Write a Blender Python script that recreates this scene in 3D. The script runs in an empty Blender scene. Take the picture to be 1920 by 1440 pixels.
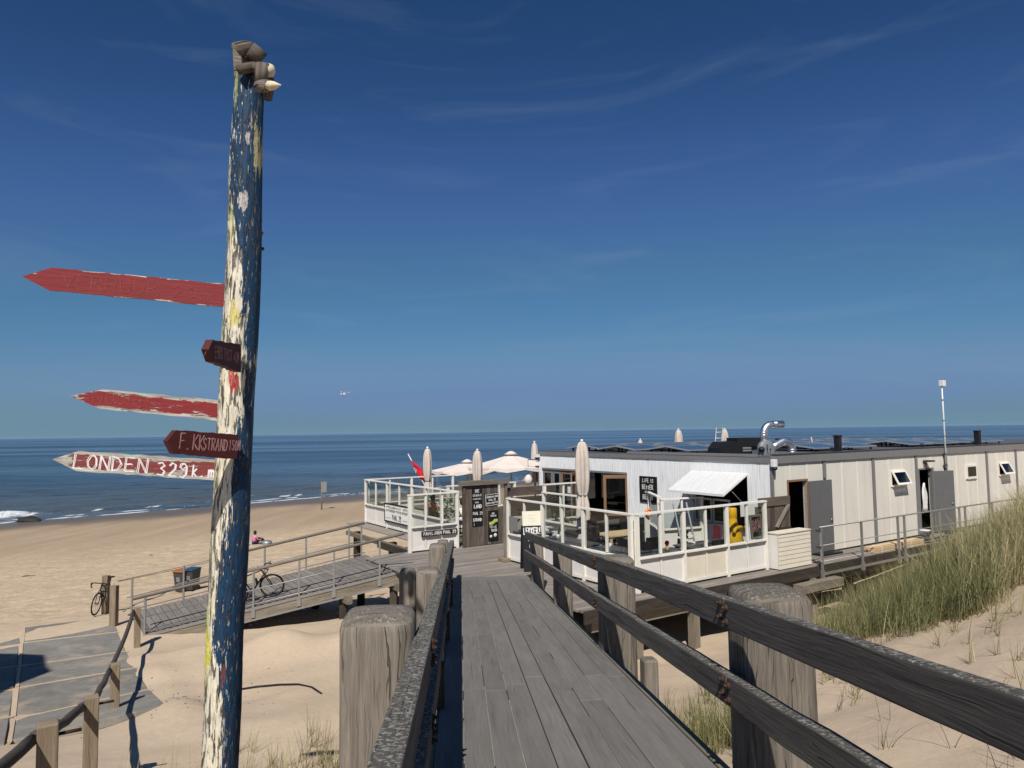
import bpy, bmesh, math, random
import numpy as np
from mathutils import Vector, Matrix, Euler, noise as mnoise
random.seed(7); rng = np.random.default_rng(7)
R = math.radians
scene = bpy.context.scene
COL = scene.collection

# ------------------------------------------------------------------ camera
EYE = Vector((0, 0, 3.8))
PITCH, ROLL = math.atan(88.5 / 1331), R(0.805)
cam_d = bpy.data.cameras.new('camera'); cam = bpy.data.objects.new('camera', cam_d); COL.objects.link(cam)
cam_d.sensor_width = 36; cam_d.lens = 36 * 1331 / 1920; cam_d.clip_start = .05; cam_d.clip_end = 40000
fw = Vector((0, math.cos(PITCH), math.sin(PITCH))); r0 = Vector((1, 0, 0)); u0 = r0.cross(fw)
cr = math.cos(ROLL) * r0 - math.sin(ROLL) * u0
cu = math.sin(ROLL) * r0 + math.cos(ROLL) * u0
m = Matrix((cr, cu, -fw)).transposed().to_4x4(); m.translation = EYE
cam.matrix_world = m
scene.camera = cam

# ------------------------------------------------------------------ light
SUN_EL, SUN_AZ = R(48.5), R(7)          # light travels towards +Y, a little to +X
world = bpy.data.worlds.new('World'); scene.world = world; world.use_nodes = True
wt = world.node_tree; wt.nodes.clear()
sky = wt.nodes.new('ShaderNodeTexSky'); sky.sky_type = 'NISHITA'; sky.sun_disc = False
sky.sun_elevation = SUN_EL; sky.sun_rotation = R(180) + SUN_AZ
sky.altitude = 0; sky.air_density = 1.0; sky.dust_density = 0.25; sky.ozone_density = 3.5
# the camera's colour response: one tone curve per channel over the whole sky
SKY_K = 0.085
sc1 = wt.nodes.new('ShaderNodeVectorMath'); sc1.operation = 'SCALE'; sc1.inputs[3].default_value = SKY_K
cur = wt.nodes.new('ShaderNodeRGBCurve')
for ch, pts in enumerate((((.0, .0), (.077, .017), (.142, .053), (.262, .089), (.42, .146), (.56, .150), (.64, .150), (1, .24)),
                          ((.0, .0), (.135, .056), (.243, .133), (.416, .223), (.586, .268), (.64, .264), (.665, .254), (1, .36)),
                          ((.0, .0), (.257, .162), (.418, .327), (.544, .372), (.60, .415), (.667, .440), (1, .60)))):
    c = cur.mapping.curves[ch]
    while len(c.points) < len(pts): c.points.new(.5, .5)
    for p, q in zip(c.points, pts): p.location = q; p.handle_type = 'AUTO_CLAMPED'
cur.mapping.update()
sc2 = wt.nodes.new('ShaderNodeVectorMath'); sc2.operation = 'SCALE'; sc2.inputs[3].default_value = 1 / SKY_K
tc = wt.nodes.new('ShaderNodeTexCoord')
mp = wt.nodes.new('ShaderNodeMapping'); mp.inputs['Rotation'].default_value = (0, R(-14), R(20)); mp.inputs['Scale'].default_value = (2.0, 3.0, 13)
ns = wt.nodes.new('ShaderNodeTexNoise'); ns.inputs['Scale'].default_value = 1.3; ns.inputs['Detail'].default_value = 7; ns.inputs['Roughness'].default_value = .58; ns.inputs['Distortion'].default_value = .9
rp = wt.nodes.new('ShaderNodeValToRGB'); rp.color_ramp.elements[0].position = .52; rp.color_ramp.elements[1].position = .9
rp.color_ramp.elements[0].color = (0, 0, 0, 1); rp.color_ramp.elements[1].color = (.21, .21, .21, 1)
mx = wt.nodes.new('ShaderNodeMix'); mx.data_type = 'RGBA'; mx.inputs[7].default_value = (3.2, 4.2, 5.6, 1)
bg = wt.nodes.new('ShaderNodeBackground'); bg.inputs[1].default_value = SKY_K / 1.072
wo = wt.nodes.new('ShaderNodeOutputWorld')
L = wt.links.new
L(sky.outputs[0], sc1.inputs[0]); L(sc1.outputs[0], cur.inputs['Color']); L(cur.outputs[0], sc2.inputs[0])
L(tc.outputs['Generated'], mp.inputs[0]); L(mp.outputs[0], ns.inputs['Vector']); L(ns.outputs['Fac'], rp.inputs[0])
L(rp.outputs[0], mx.inputs[0]); L(sc2.outputs[0], mx.inputs[6]); L(mx.outputs[2], bg.inputs[0]); L(bg.outputs[0], wo.inputs[0])
sd = bpy.data.lights.new('sun', 'SUN'); sun = bpy.data.objects.new('sun', sd); COL.objects.link(sun)
sd.energy = 5.0; sd.angle = R(.53); sd.color = (1, .95, .88)
SUNV = Vector((-math.sin(SUN_AZ) * math.cos(SUN_EL), -math.cos(SUN_AZ) * math.cos(SUN_EL), math.sin(SUN_EL)))
sun.rotation_euler = SUNV.to_track_quat('Z', 'Y').to_euler(); sun.location = SUNV * 60
vs = scene.view_settings; vs.view_transform = 'Standard'; vs.look = 'None'; vs.gamma = 1; vs.exposure = 0.1; vs.use_curve_mapping = False
scene.cycles.max_bounces = 8; scene.cycles.transparent_max_bounces = 24; scene.cycles.caustics_reflective = False; scene.cycles.caustics_refractive = False

# ------------------------------------------------------------------ materials
class NT:
    def __init__(s, name, rough=.8, spec=.3):
        s.m = bpy.data.materials.new(name); s.m.use_nodes = True; s.t = s.m.node_tree
        s.b = s.t.nodes['Principled BSDF']; s.b.inputs['Roughness'].default_value = rough
        s.b.inputs['Specular IOR Level'].default_value = spec; s.out = s.t.nodes['Material Output']
    def n(s, t): return s.t.nodes.new(t)
    def l(s, a, b): s.t.links.new(a, b)
    def put(s, sock, v):
        if hasattr(v, 'is_linked') or isinstance(v, bpy.types.NodeSocket): s.l(v, sock)
        elif isinstance(v, (tuple, list)) and len(v) == 3 and sock.type == 'RGBA': sock.default_value = (*v, 1)
        else: sock.default_value = v
    def coord(s, kind='Object', scale=(1, 1, 1), uv=None, rot=(0, 0, 0), src=None):
        mp = s.n('ShaderNodeMapping'); mp.inputs['Scale'].default_value = scale; mp.inputs['Rotation'].default_value = rot
        if src is not None: s.l(src, mp.inputs[0])
        elif uv:
            q = s.n('ShaderNodeUVMap'); q.uv_map = uv; s.l(q.outputs[0], mp.inputs[0])
        elif kind == 'Position':
            q = s.n('ShaderNodeNewGeometry'); s.l(q.outputs['Position'], mp.inputs[0])
        else:
            q = s.n('ShaderNodeTexCoord'); s.l(q.outputs[kind], mp.inputs[0])
        return mp.outputs[0]
    def noise(s, vec, scale=1, detail=3, rough=.5, dist=0):
        q = s.n('ShaderNodeTexNoise'); s.l(vec, q.inputs['Vector']); q.inputs['Scale'].default_value = scale
        q.inputs['Detail'].default_value = detail; q.inputs['Roughness'].default_value = rough; q.inputs['Distortion'].default_value = dist
        return q.outputs['Fac']
    def voro(s, vec, scale=1, feature='F1', out='Distance', rnd=1):
        q = s.n('ShaderNodeTexVoronoi'); q.feature = feature; s.l(vec, q.inputs['Vector']); q.inputs['Scale'].default_value = scale
        q.inputs['Randomness'].default_value = rnd
        return q.outputs[out]
    def ramp(s, fac, stops, interp='LINEAR'):
        q = s.n('ShaderNodeValToRGB'); s.l(fac, q.inputs[0]); e = q.color_ramp.elements; q.color_ramp.interpolation = interp
        while len(e) < len(stops): e.new(.5)
        for el, (p, c) in zip(e, stops):
            el.position = p; el.color = (c, c, c, 1) if isinstance(c, (int, float)) else (*c, 1)
        return q.outputs[0]
    def mix(s, fac, a, b, mode='MIX'):
        q = s.n('ShaderNodeMix'); q.data_type = 'RGBA'; q.blend_type = mode
        s.put(q.inputs[0], fac); s.put(q.inputs[6], a); s.put(q.inputs[7], b); return q.outputs[2]
    def math(s, op, a, b=0.0, c=0.0):
        q = s.n('ShaderNodeMath'); q.operation = op; s.put(q.inputs[0], a); s.put(q.inputs[1], b)
        if op in ('MULTIPLY_ADD', 'SMOOTH_MIN'): s.put(q.inputs[2], c)
        return q.outputs[0]
    def maprange(s, v, a, b, c=0, d=1, smooth=True):
        q = s.n('ShaderNodeMapRange'); q.interpolation_type = 'SMOOTHSTEP' if smooth else 'LINEAR'
        s.put(q.inputs[0], v)
        for i, x in zip((1, 2, 3, 4), (a, b, c, d)): q.inputs[i].default_value = x
        return q.outputs[0]
    def sep(s, vec):
        q = s.n('ShaderNodeSeparateXYZ'); s.l(vec, q.inputs[0]); return q.outputs
    def rand(s):
        return s.n('ShaderNodeObjectInfo').outputs['Random']
    def color(s, c): s.put(s.b.inputs['Base Color'], c)
    def rough(s, c): s.put(s.b.inputs['Roughness'], c)
    def bump(s, h, strength=.4, dist=.01, prev=None):
        q = s.n('ShaderNodeBump'); q.inputs['Strength'].default_value = strength; q.inputs['Distance'].default_value = dist
        s.l(h, q.inputs['Height'])
        if prev is not None: s.l(prev, q.inputs['Normal'])
        s.l(q.outputs[0], s.b.inputs['Normal']); return q.outputs[0]

def flat(name, c, rough=.6, spec=.3, metal=0, var=.12, dirt=.0, scale=6):
    t = NT(name, rough, spec); t.b.inputs['Metallic'].default_value = metal
    v = t.coord('Object')
    n1 = t.noise(v, scale, 5, .6)
    k = t.ramp(n1, [(.3, 1 - var), (.7, 1.0)])
    col = t.mix(1, c, k, 'MULTIPLY')
    if dirt:
        n2 = t.noise(v, scale * .35, 8, .7)
        col = t.mix(t.ramp(n2, [(.45, 0.0), (.75, dirt)]), col, (.10, .085, .065))
    t.color(col); t.bump(n1, .08, .004)
    return t.m

def wood(name, dark, light, rough=.85, lichen=0, moss=0, gs=1.0, crack=.6, var=.35, spec=.2, bump=.5, ck=(.30, .36), cs=(.8, 38), warp=.12):
    t = NT(name, rough, spec)
    wq = t.n('ShaderNodeUVMap'); wq.uv_map = 'UVMap'
    wn = t.noise(t.coord(scale=(1.1, 5, 1), uv='UVMap'), 1, 3, .6, .3)
    wc = t.n('ShaderNodeCombineXYZ'); t.l(t.math('MULTIPLY', t.math('SUBTRACT', wn, .5), warp), wc.inputs[1])
    wa = t.n('ShaderNodeVectorMath'); wa.operation = 'ADD'; t.l(wq.outputs[0], wa.inputs[0]); t.l(wc.outputs[0], wa.inputs[1]); WU = wa.outputs[0]
    v = t.coord(scale=(2.2 * gs, 70 * gs, 1), src=WU)
    fine = t.noise(v, 1, 6, .65, .3)
    v2 = t.coord(scale=(.9 * gs, 9 * gs, 1), uv='UVMap')
    big = t.noise(v2, 1, 4, .6, .8)
    v3 = t.coord(scale=(cs[0], cs[1] * gs, 1), src=WU)
    crk = t.noise(v3, 1, 3, .5, .2)
    f = t.math('ADD', t.math('MULTIPLY', fine, .55), t.math('MULTIPLY', big, .45))
    col = t.ramp(f, [(.36, dark), (.5, tuple((a + b) / 2 for a, b in zip(dark, light))), (.64, light)])
    cm = t.ramp(crk, [(ck[0], 1.0), (ck[1], 0.0)])
    col = t.mix(t.math('MULTIPLY', cm, crack), col, tuple(x * .22 for x in dark))
    blot = t.noise(t.coord(scale=(1.7, 5, 1), uv='UVMap'), 1, 5, .65)
    col = t.mix(1, col, t.ramp(blot, [(.3, 1 - var * .8), (.7, 1 + var * .3)]), 'MULTIPLY')
    col = t.mix(1, col, t.ramp(t.rand(), [(0, 1 - var), (1, 1 + var * .25)]), 'MULTIPLY')
    h = t.math('SUBTRACT', fine, t.math('MULTIPLY', cm, 1.0))
    if lichen:
        nz = t.sep(t.n('ShaderNodeNewGeometry').outputs['Normal'])[2]
        top = t.maprange(nz, .45, .85)
        vp = t.coord('Position')
        ln = t.noise(t.coord('Position', (1, 1, 1)), 46, 4, .62, .3)
        ln2 = t.noise(vp, 7, 3, .6)
        lm = t.math('MULTIPLY', t.ramp(ln, [(.49, 0.0), (.55, 1.0)]), top)
        lm = t.math('MULTIPLY', lm, t.ramp(ln2, [(.3, .35), (.6, 1.0)]))
        lcol = t.ramp(t.noise(vp, 60, 3), [(.35, (.20, .20, .165)), (.65, (.40, .395, .35))])
        col = t.mix(t.math('MULTIPLY', top, .35), col, tuple(x * .6 for x in dark))
        col = t.mix(t.math('MULTIPLY', lm, lichen), col, lcol)
        h = t.math('ADD', h, t.math('MULTIPLY', lm, .8))
    if moss:
        mn = t.noise(t.coord('Position'), 5, 5, .7)
        col = t.mix(t.ramp(mn, [(.5, 0.0), (.7, moss)]), col, (.10, .11, .04))
    t.color(col); t.bump(h, bump, .006)
    return t.m

SEA_N = (-.69, .724)        # unit vector towards the sea
def sea_dist(t):
    p = t.sep(t.coord('Position'))
    return t.math('ADD', t.math('MULTIPLY', p[0], SEA_N[0]), t.math('MULTIPLY', p[1], SEA_N[1]))

M = {}
# sand
t = NT('sand', .95, .1)
vp = t.coord('Position')
n1 = t.noise(vp, .35, 6, .6); n2 = t.noise(vp, 9, 5, .65); n3 = t.noise(vp, 160, 2, .7); n4 = t.noise(vp, 1.6, 6, .68, .6)
col = t.ramp(n1, [(.3, (.46, .36, .255)), (.7, (.54, .43, .312))])
col = t.mix(1, col, t.ramp(n3, [(.3, .82), (.7, 1.1)]), 'MULTIPLY')
col = t.mix(1, col, t.ramp(n2, [(.3, .93), (.7, 1.04)]), 'MULTIPLY')
s = sea_dist(t)
beach = t.maprange(s, 19, 30)
foot = t.voro(t.coord('Position', (2.3, 2.3, 2.3)), 1, 'SMOOTH_F1')
foot2 = t.voro(t.coord('Position', (5.3, 5.3, 5.3)), 1, 'SMOOTH_F1')
fh = t.math('ADD', t.math('MULTIPLY', foot, .8), t.math('MULTIPLY', t.math('ADD', foot2, n4), .7))
col = t.mix(beach, col, t.mix(t.ramp(n4, [(.35, 0.0), (.62, 1.0)]), (.40, .305, .205), (.50, .39, .272)))
sn = t.math('ADD', s, t.math('MULTIPLY', t.math('SUBTRACT', t.noise(vp, .06, 5, .6), .5), 16))
damp = t.maprange(sn, 44, 64); wet = t.maprange(sn, 72, 80)
streak = t.noise(t.coord('Position', (.5, .05, .05), rot=(0, 0, R(-44))), 1, 5, .6)
col = t.mix(t.math('MULTIPLY', damp, t.ramp(streak, [(.3, .5), (.65, 1.0)])), col, (.30, .225, .152))
col = t.mix(wet, col, (.125, .095, .068))
t.color(col)
t.rough(t.maprange(wet, 0, 1, .95, .35))
pv = t.bump(n3, .18, .004)
hh = t.math('MULTIPLY', fh, t.math('MULTIPLY', beach, t.math('SUBTRACT', 1.0, t.math('MULTIPLY', damp, .75))))
pv = t.bump(hh, .55, .08, pv)
rip = t.noise(t.coord('Position', (3, 1.2, 3)), 2.2, 4, .55, .8)
t.bump(t.math('ADD', t.math('MULTIPLY', rip, .5), n4), .35, .05, pv)
M['sand'] = t.m

# sea
t = NT('sea_water', .12, .5); t.b.inputs['IOR'].default_value = 1.33
s = sea_dist(t); vp = t.coord('Position')
RS = (0, 0, R(-44))
sn = t.math('ADD', s, t.math('MULTIPLY', t.math('SUBTRACT', t.noise(t.coord('Position', (.05, .05, .05)), 1, 5, .6), .5), 7))
deep = t.maprange(s, 86, 190)
col = t.mix(deep, (.075, .085, .082), (.015, .035, .060))
band = t.math('ADD', t.math('MULTIPLY', t.noise(t.coord('Position', (.00022, .0016, .001), rot=(0, 0, R(4))), 1, 5, .65, .4), .5), t.math('MULTIPLY', t.noise(t.coord('Position', (.0016, .011, .01), rot=(0, 0, R(6))), 1, 5, .65, .4), .5))
col = t.mix(t.ramp(band, [(.44, 0.0), (.56, 1.0)]), col, (.036, .068, .104))
chop = t.math('ADD', t.math('MULTIPLY', t.noise(t.coord('Position', (.09, .34, .2), rot=(0, 0, R(-14))), 1, 6, .68, .5), .5), t.math('MULTIPLY', t.noise(t.coord('Position', (.018, .085, .1), rot=(0, 0, R(-10))), 1, 6, .66, .5), .5))
col = t.mix(t.math('MULTIPLY', t.ramp(chop, [(.42, 1.0), (.50, 0.0)]), .75), col, (.006, .016, .032))
col = t.mix(t.math('MULTIPLY', t.ramp(chop, [(.51, 0.0), (.58, 1.0)]), .5), col, (.060, .090, .115))
cap = t.noise(t.coord('Position', (.5, .05, .2), rot=RS), 1, 4, .6, .6)
# foam lines that run along the shore
fn = t.noise(t.coord('Position', (.35, .06, .2), rot=RS), 1, 6, .7, .5)
def foam(c, w, th):
    d = t.math('ABSOLUTE', t.math('SUBTRACT', sn, c))
    return t.math('MULTIPLY', t.maprange(d, 0, w, 1, 0), t.ramp(fn, [(th, 0.0), (th + .06, 1.0)]))
fm = foam(85.5, .6, .46)
for c, w, th in ((87.6, .7, .5), (91.5, .8, .56), (97, 1.2, .62)):
    fm = t.math('MAXIMUM', fm, foam(c, w, th))
col = t.mix(fm, col, (.62, .64, .64))
al = t.sep(t.coord('Position')); al = t.math('ADD', t.math('MULTIPLY', al[0], .724), t.math('MULTIPLY', al[1], .69))
brk = t.math('MULTIPLY', t.maprange(t.math('ABSOLUTE', t.math('SUBTRACT', s, 92.4)), .4, 1.6, 1, 0), t.maprange(al, 14, 17.5, 1, 0))
fm = t.math('MAXIMUM', fm, t.math('MULTIPLY', brk, t.ramp(t.noise(t.coord('Position', (.8, .8, .8)), 1, 5, .7), [(.40, 0.0), (.52, 1.0)])))
col = t.mix(fm, col, (.62, .64, .64))
t.color(col); t.rough(t.math('ADD', t.math('MULTIPLY', fm, .6), t.ramp(band, [(.44, .26), (.56, .10)])))
w1 = t.noise(t.coord('Position', (.5, .14, .3), rot=RS), 1, 5, .62, .3)
w2 = t.noise(t.coord('Position', (2.6, 1.2, 2), rot=RS), 1, 4, .6, .3)
w3 = t.noise(t.coord('Position', (.06, .016, .05), rot=RS), 1, 5, .6, .3)
pv = t.bump(w3, .5, 3.0); pv = t.bump(w1, .8, .75, pv); t.bump(w2, .6, .12, pv)
M['sea'] = t.m

M['rail'] = wood('weathered_rail', (.068, .060, .052), (.165, .148, .130), lichen=.8, crack=.7, var=.15, bump=.7, gs=.7, ck=(.34, .39), cs=(.8, 90))
M['post'] = wood('weathered_post', (.115, .098, .078), (.30, .258, .212), lichen=.55, crack=.75, var=.2, bump=1.0, gs=.8, ck=(.33, .37), cs=(1.3, 85), warp=.16)
M['plank'] = wood('boardwalk_plank', (.140, .130, .118), (.198, .186, .170), gs=.8, crack=.38, var=.14, bump=.28, ck=(.31, .35), cs=(.7, 75), warp=.10)
M['plank_end'] = wood('mossy_edge_board', (.12, .11, .08), (.21, .195, .14), moss=.45, crack=.4)
M['deck'] = wood('deck_plank', (.19, .165, .145), (.33, .29, .255), crack=.45, var=.25, bump=.35)
M['ramp'] = wood('ramp_plank', (.15, .132, .118), (.25, .225, .20), crack=.4, var=.18)
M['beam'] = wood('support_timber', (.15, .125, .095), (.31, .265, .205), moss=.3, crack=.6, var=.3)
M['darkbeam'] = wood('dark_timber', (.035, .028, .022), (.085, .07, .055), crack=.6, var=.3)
M['hrail'] = wood('handrail_wood', (.14, .115, .09), (.27, .235, .195), crack=.4, var=.2)
M['stake'] = wood('fence_stake', (.17, .125, .08), (.33, .26, .18), crack=.5, var=.3)
M['gatewood'] = wood('gate_board', (.085, .066, .052), (.19, .155, .128), crack=.5, var=.45)
M['newwood'] = wood('fresh_timber', (.52, .36, .19), (.68, .51, .31), crack=.1, var=.15, bump=.2)
M['teak'] = wood('oiled_door_wood', (.16, .085, .045), (.30, .17, .095), crack=.2, var=.15, bump=.2)
M['log'] = wood('bare_log', (.065, .050, .038), (.27, .23, .19), crack=.9, var=.4, bump=1.0, gs=1.3, ck=(.36, .42), cs=(3, 40))
M['seam'] = flat('sand_in_seams', (.36, .325, .285), .95, .1, var=.4, scale=14)
M['panelframe'] = flat('panel_frame', (.36, .38, .41), .35, .5, .3)
M['cutwood'] = flat('pale_cut_wood', (.72, .62, .46), .8, var=.3, scale=18)
M['white'] = flat('white_paint', (.78, .745, .66), .55, dirt=.16, scale=3)
M['cream'] = flat('cream_board', (.72, .65, .52), .6, dirt=.06, scale=2)
M['offwhite'] = flat('white_board', (.74, .71, .66), .6, dirt=.08, scale=2)
M['panel'] = flat('wall_panel', (.66, .625, .545), .6, dirt=.05, scale=1.3, var=.06)
pt = NT('wall_panel_streaked', .6, .3); a1 = pt.noise(pt.coord('Position', (5, 5, .35)), 1, 5, .65, .2); a2 = pt.noise(pt.coord('Position', (.8, .8, .8)), 1, 5, .6)
pc = pt.mix(pt.ramp(a1, [(.52, 0.0), (.75, .35)]), pt.mix(1, (.66, .625, .545), pt.ramp(a2, [(.3, .92), (.7, 1.02)]), 'MULTIPLY'), (.36, .32, .25)); pt.color(pc); M['panel'] = pt.m
M['batten'] = flat('panel_batten', (.74, .71, .63), .6, dirt=.05)
M['greytrim'] = flat('grey_trim', (.19, .185, .18), .55, dirt=.1)
M['greydoor'] = flat('grey_door', (.125, .125, .125), .5, dirt=.06)
M['roof'] = flat('roof_felt', (.10, .105, .115), .7, var=.3, scale=1.2)
M['galv'] = flat('galvanised_steel', (.33, .32, .30), .5, .5, .55, var=.2, scale=10)
M['chrome'] = flat('shiny_duct', (.80, .81, .82), .34, .5, 1.0, var=.12, scale=12)
M['black'] = flat('black_plastic', (.015, .015, .016), .45)
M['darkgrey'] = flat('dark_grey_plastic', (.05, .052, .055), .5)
M['midgrey'] = flat('grey_metal', (.28, .29, .30), .4, .5, .4)
M['canvas'] = flat('parasol_canvas', (.58, .50, .43), .9, .1, dirt=.1, scale=5)
M['canvasopen'] = flat('parasol_roof_canvas', (.68, .60, .54), .9, .1, dirt=.05, scale=3)
M['chalkboard'] = flat('chalkboard', (.012, .013, .014), .55, var=.3)
M['chalk'] = flat('chalk', (.75, .74, .70), .9, var=.2, scale=40)
M['signwhite'] = flat('sign_white', (.80, .79, .74), .7, dirt=.1)
M['brownboard'] = flat('brown_board', (.045, .028, .018), .7, var=.4)
M['blackpaint'] = flat('black_paint', (.01, .01, .01), .6)
M['green'] = flat('lime_green', (.42, .55, .12), .7)
M['yellow'] = flat('yellow_shell', (.72, .40, .01), .35, .5, dirt=.05)
M['orange'] = flat('orange_plastic', (.75, .22, .03), .4, .4)
M['redflag'] = flat('red_cloth', (.62, .02, .03), .8, .1)
M['rubber'] = flat('rubber', (.012, .012, .012), .7)
M['binlid'] = flat('bin_lid_orange', (.40, .12, .025), .45)
M['binblue'] = flat('bin_lid_blue', (.02, .07, .15), .45)
M['skin'] = flat('skin', (.48, .29, .2), .6)
M['hair'] = flat('dark_hair', (.02, .014, .01), .7)
M['pink'] = flat('pink_shirt', (.66, .17, .46), .85, .1)
M['shirtorange'] = flat('orange_shirt', (.80, .22, .10), .85, .1)
M['denim'] = flat('blue_cloth', (.05, .07, .15), .85, .1)
M['dark_cloth'] = flat('dark_cloth', (.02, .02, .025), .85, .1)
M['towel'] = flat('pale_towel', (.70, .68, .64), .9, .1)
M['magenta'] = flat('dark_red_seat', (.16, .02, .035), .8)
M['navycloth'] = flat('navy_cloth', (.03, .05, .12), .8)
M['rock'] = flat('wet_rock', (.028, .028, .026), .75, .3, var=.5, scale=3)
M['feather'] = flat('gull_feather', (.78, .78, .78), .8)
M['pipe_white'] = flat('mast_paint', (.70, .71, .71), .4, .4)
M['rope'] = flat('handrail_pole', (.075, .062, .052), .85, var=.4, scale=20)
M['paper'] = flat('paper', (.72, .69, .55), .8)
M['tabletop'] = flat('grey_table_top', (.085, .087, .09), .35, .5)
M['greysheet'] = flat('grey_board_back', (.20, .20, .19), .6)

# concrete slab
t = NT('concrete_slab', .9, .2); v = t.coord('Position')
a1 = t.noise(v, 1.1, 7, .68, .4); a2 = t.noise(v, 22, 4, .6); a3 = t.noise(v, .9, 6, .7)
c = t.ramp(a1, [(.3, (.150, .143, .128)), (.7, (.245, .232, .206))])
c = t.mix(1, c, t.ramp(a2, [(.3, .85), (.7, 1.1)]), 'MULTIPLY')
c = t.mix(1, c, t.ramp(t.rand(), [(0, .86), (1, 1.08)]), 'MULTIPLY')
c = t.mix(t.ramp(a3, [(.5, 0.0), (.68, .75)]), c, (.40, .32, .235))
t.color(c); t.bump(a2, .25, .004); M['slab'] = t.m

# white vertical siding (whitewashed boards)
t = NT('whitewashed_siding', .7, .2)
v = t.coord(scale=(1.1, 26, 1), uv='UVMap'); a1 = t.noise(v, 1, 5, .65, .3)
c = t.ramp(a1, [(.33, (.55, .555, .55)), (.47, (.79, .795, .79)), (.7, (.86, .865, .86))])
c = t.mix(t.ramp(t.noise(t.coord(scale=(.9, 40, 1), uv='UVMap'), 1, 4, .6), [(.27, .8), (.35, 0.0)]), c, (.36, .35, .33))
t.color(c); t.bump(a1, .3, .004); M['siding'] = t.m

# glass: clear sheet, fresnel reflection
def glassmat(name, tint, rough=0.02, ior=1.5):
    t = NT(name); t.t.nodes.remove(t.b)
    tr = t.n('ShaderNodeBsdfTransparent'); tr.inputs[0].default_value = (*tint, 1)
    gl = t.n('ShaderNodeBsdfGlossy'); gl.inputs['Roughness'].default_value = rough
    lw = t.n('ShaderNodeLayerWeight'); lw.inputs[0].default_value = .5
    fr = t.math('MULTIPLY_ADD', t.math('POWER', lw.outputs['Facing'], 5.0), .9, .045)
    mxs = t.n('ShaderNodeMixShader'); t.l(fr, mxs.inputs[0]); t.l(tr.outputs[0], mxs.inputs[1]); t.l(gl.outputs[0], mxs.inputs[2])
    t.l(mxs.outputs[0], t.out.inputs[0]); return t.m
t = NT('whitewashed_flap', .75, .2); a1 = t.noise(t.coord(scale=(2, 40, 1), uv='UVMap'), 1, 6, .65, .4)
t.color(t.ramp(a1, [(.34, (.50, .50, .49)), (.5, (.62, .62, .61)), (.7, (.66, .66, .65))])); t.bump(a1, .4, .004); M['flapboard'] = t.m
M['glass'] = glassmat('screen_glass', (.90, .92, .91))
M['winglass'] = glassmat('window_glass', (.35, .38, .40))

# solar panel
t = NT('solar_cells', .12, .6); v = t.coord(uv='UVMap')
q = t.n('ShaderNodeTexBrick'); t.l(v, q.inputs[0]); q.offset = 0; q.inputs['Scale'].default_value = 6; q.inputs['Mortar Size'].default_value = .012
q.inputs['Brick Width'].default_value = 1; q.inputs['Row Height'].default_value = 1
q.inputs['Color1'].default_value = (.010, .014, .032, 1); q.inputs['Color2'].default_value = (.012, .016, .036, 1); q.inputs['Mortar'].default_value = (.05, .055, .07, 1)
t.color(q.outputs[0]); M['solar'] = t.m

# marram grass: blade colour comes from a per-blade UV
t = NT('marram_blade', .7, .25)
uv = t.sep(t.coord(uv='UVMap'))
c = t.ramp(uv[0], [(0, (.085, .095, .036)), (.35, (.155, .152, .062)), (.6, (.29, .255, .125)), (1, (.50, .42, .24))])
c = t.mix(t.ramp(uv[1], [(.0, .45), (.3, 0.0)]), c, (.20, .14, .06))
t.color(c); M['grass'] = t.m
t.b.inputs['Subsurface Weight'].default_value = 0
t = NT('shrub_leaf', .6, .3); c = t.ramp(t.noise(t.coord('Position'), 9, 3), [(.3, (.02, .045, .012)), (.7, (.07, .11, .03))]); t.color(c); M['leaf'] = t.m

# arrow boards: red paint flaking off grey wood.  UV 'Board' runs 0-1 over the face
def board_mat(name, red, wear, edge=.1, pale=(.42, .38, .33), left=0.0):
    t = NT(name, .62, .3)
    b = t.sep(t.coord(uv='Board')); v = t.coord(scale=(4, 60, 1), uv='UVMap'); g = t.noise(v, 1, 6, .65, .4)
    wv = t.coord(scale=(6, 30, 1), uv='UVMap'); fl = t.noise(wv, 1, 7, .72, .5)
    e = t.math('MINIMUM', b[1], t.math('SUBTRACT', 1.0, b[1]))
    m0 = t.maprange(e, 0, edge, 1, 0)
    m1 = t.maprange(b[0], 0.0, .16, 1, 0)
    k = t.math('ADD', t.math('MULTIPLY', m0, .26), t.math('MULTIPLY', m1, .14 + left))
    k = t.math('ADD', k, fl)
    k = t.ramp(k, [(wear, 0.0), (wear + .02, 1.0)])
    rc = t.mix(1, red, t.ramp(g, [(.3, .78), (.7, 1.12)]), 'MULTIPLY')
    wc = t.ramp(g, [(.35, tuple(x * .45 for x in pale)), (.55, pale), (.7, (.62, .58, .50))])
    wc = t.mix(t.ramp(t.noise(t.coord(scale=(9, 22, 1), uv='UVMap'), 1, 4), [(.58, 0.0), (.64, .8)]), wc, (.33, .45, .34))
    t.color(t.mix(k, rc, wc)); t.bump(t.math('SUBTRACT', g, t.math('MULTIPLY', k, 1.2)), .6, .004)
    return t.m
M['board1'] = board_mat('red_board_paint', (.20, .022, .024), .715, .13)
M['board2'] = board_mat('peeling_red_board_paint', (.22, .020, .022), .60, .30)
M['board3'] = board_mat('worn_red_board_paint', (.20, .040, .038), .575, .34, left=.13)
M['board4'] = board_mat('dark_red_board_paint', (.075, .014, .013), .84)
M['ghost'] = flat('faded_letter_red', (.27, .065, .06), .8, var=.5, scale=30)
M['ghostpink'] = flat('scratched_letter', (.50, .26, .25), .8, var=.5, scale=30)
M['letter'] = flat('white_letter', (.80, .76, .74), .8, var=.25, scale=30)

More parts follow.
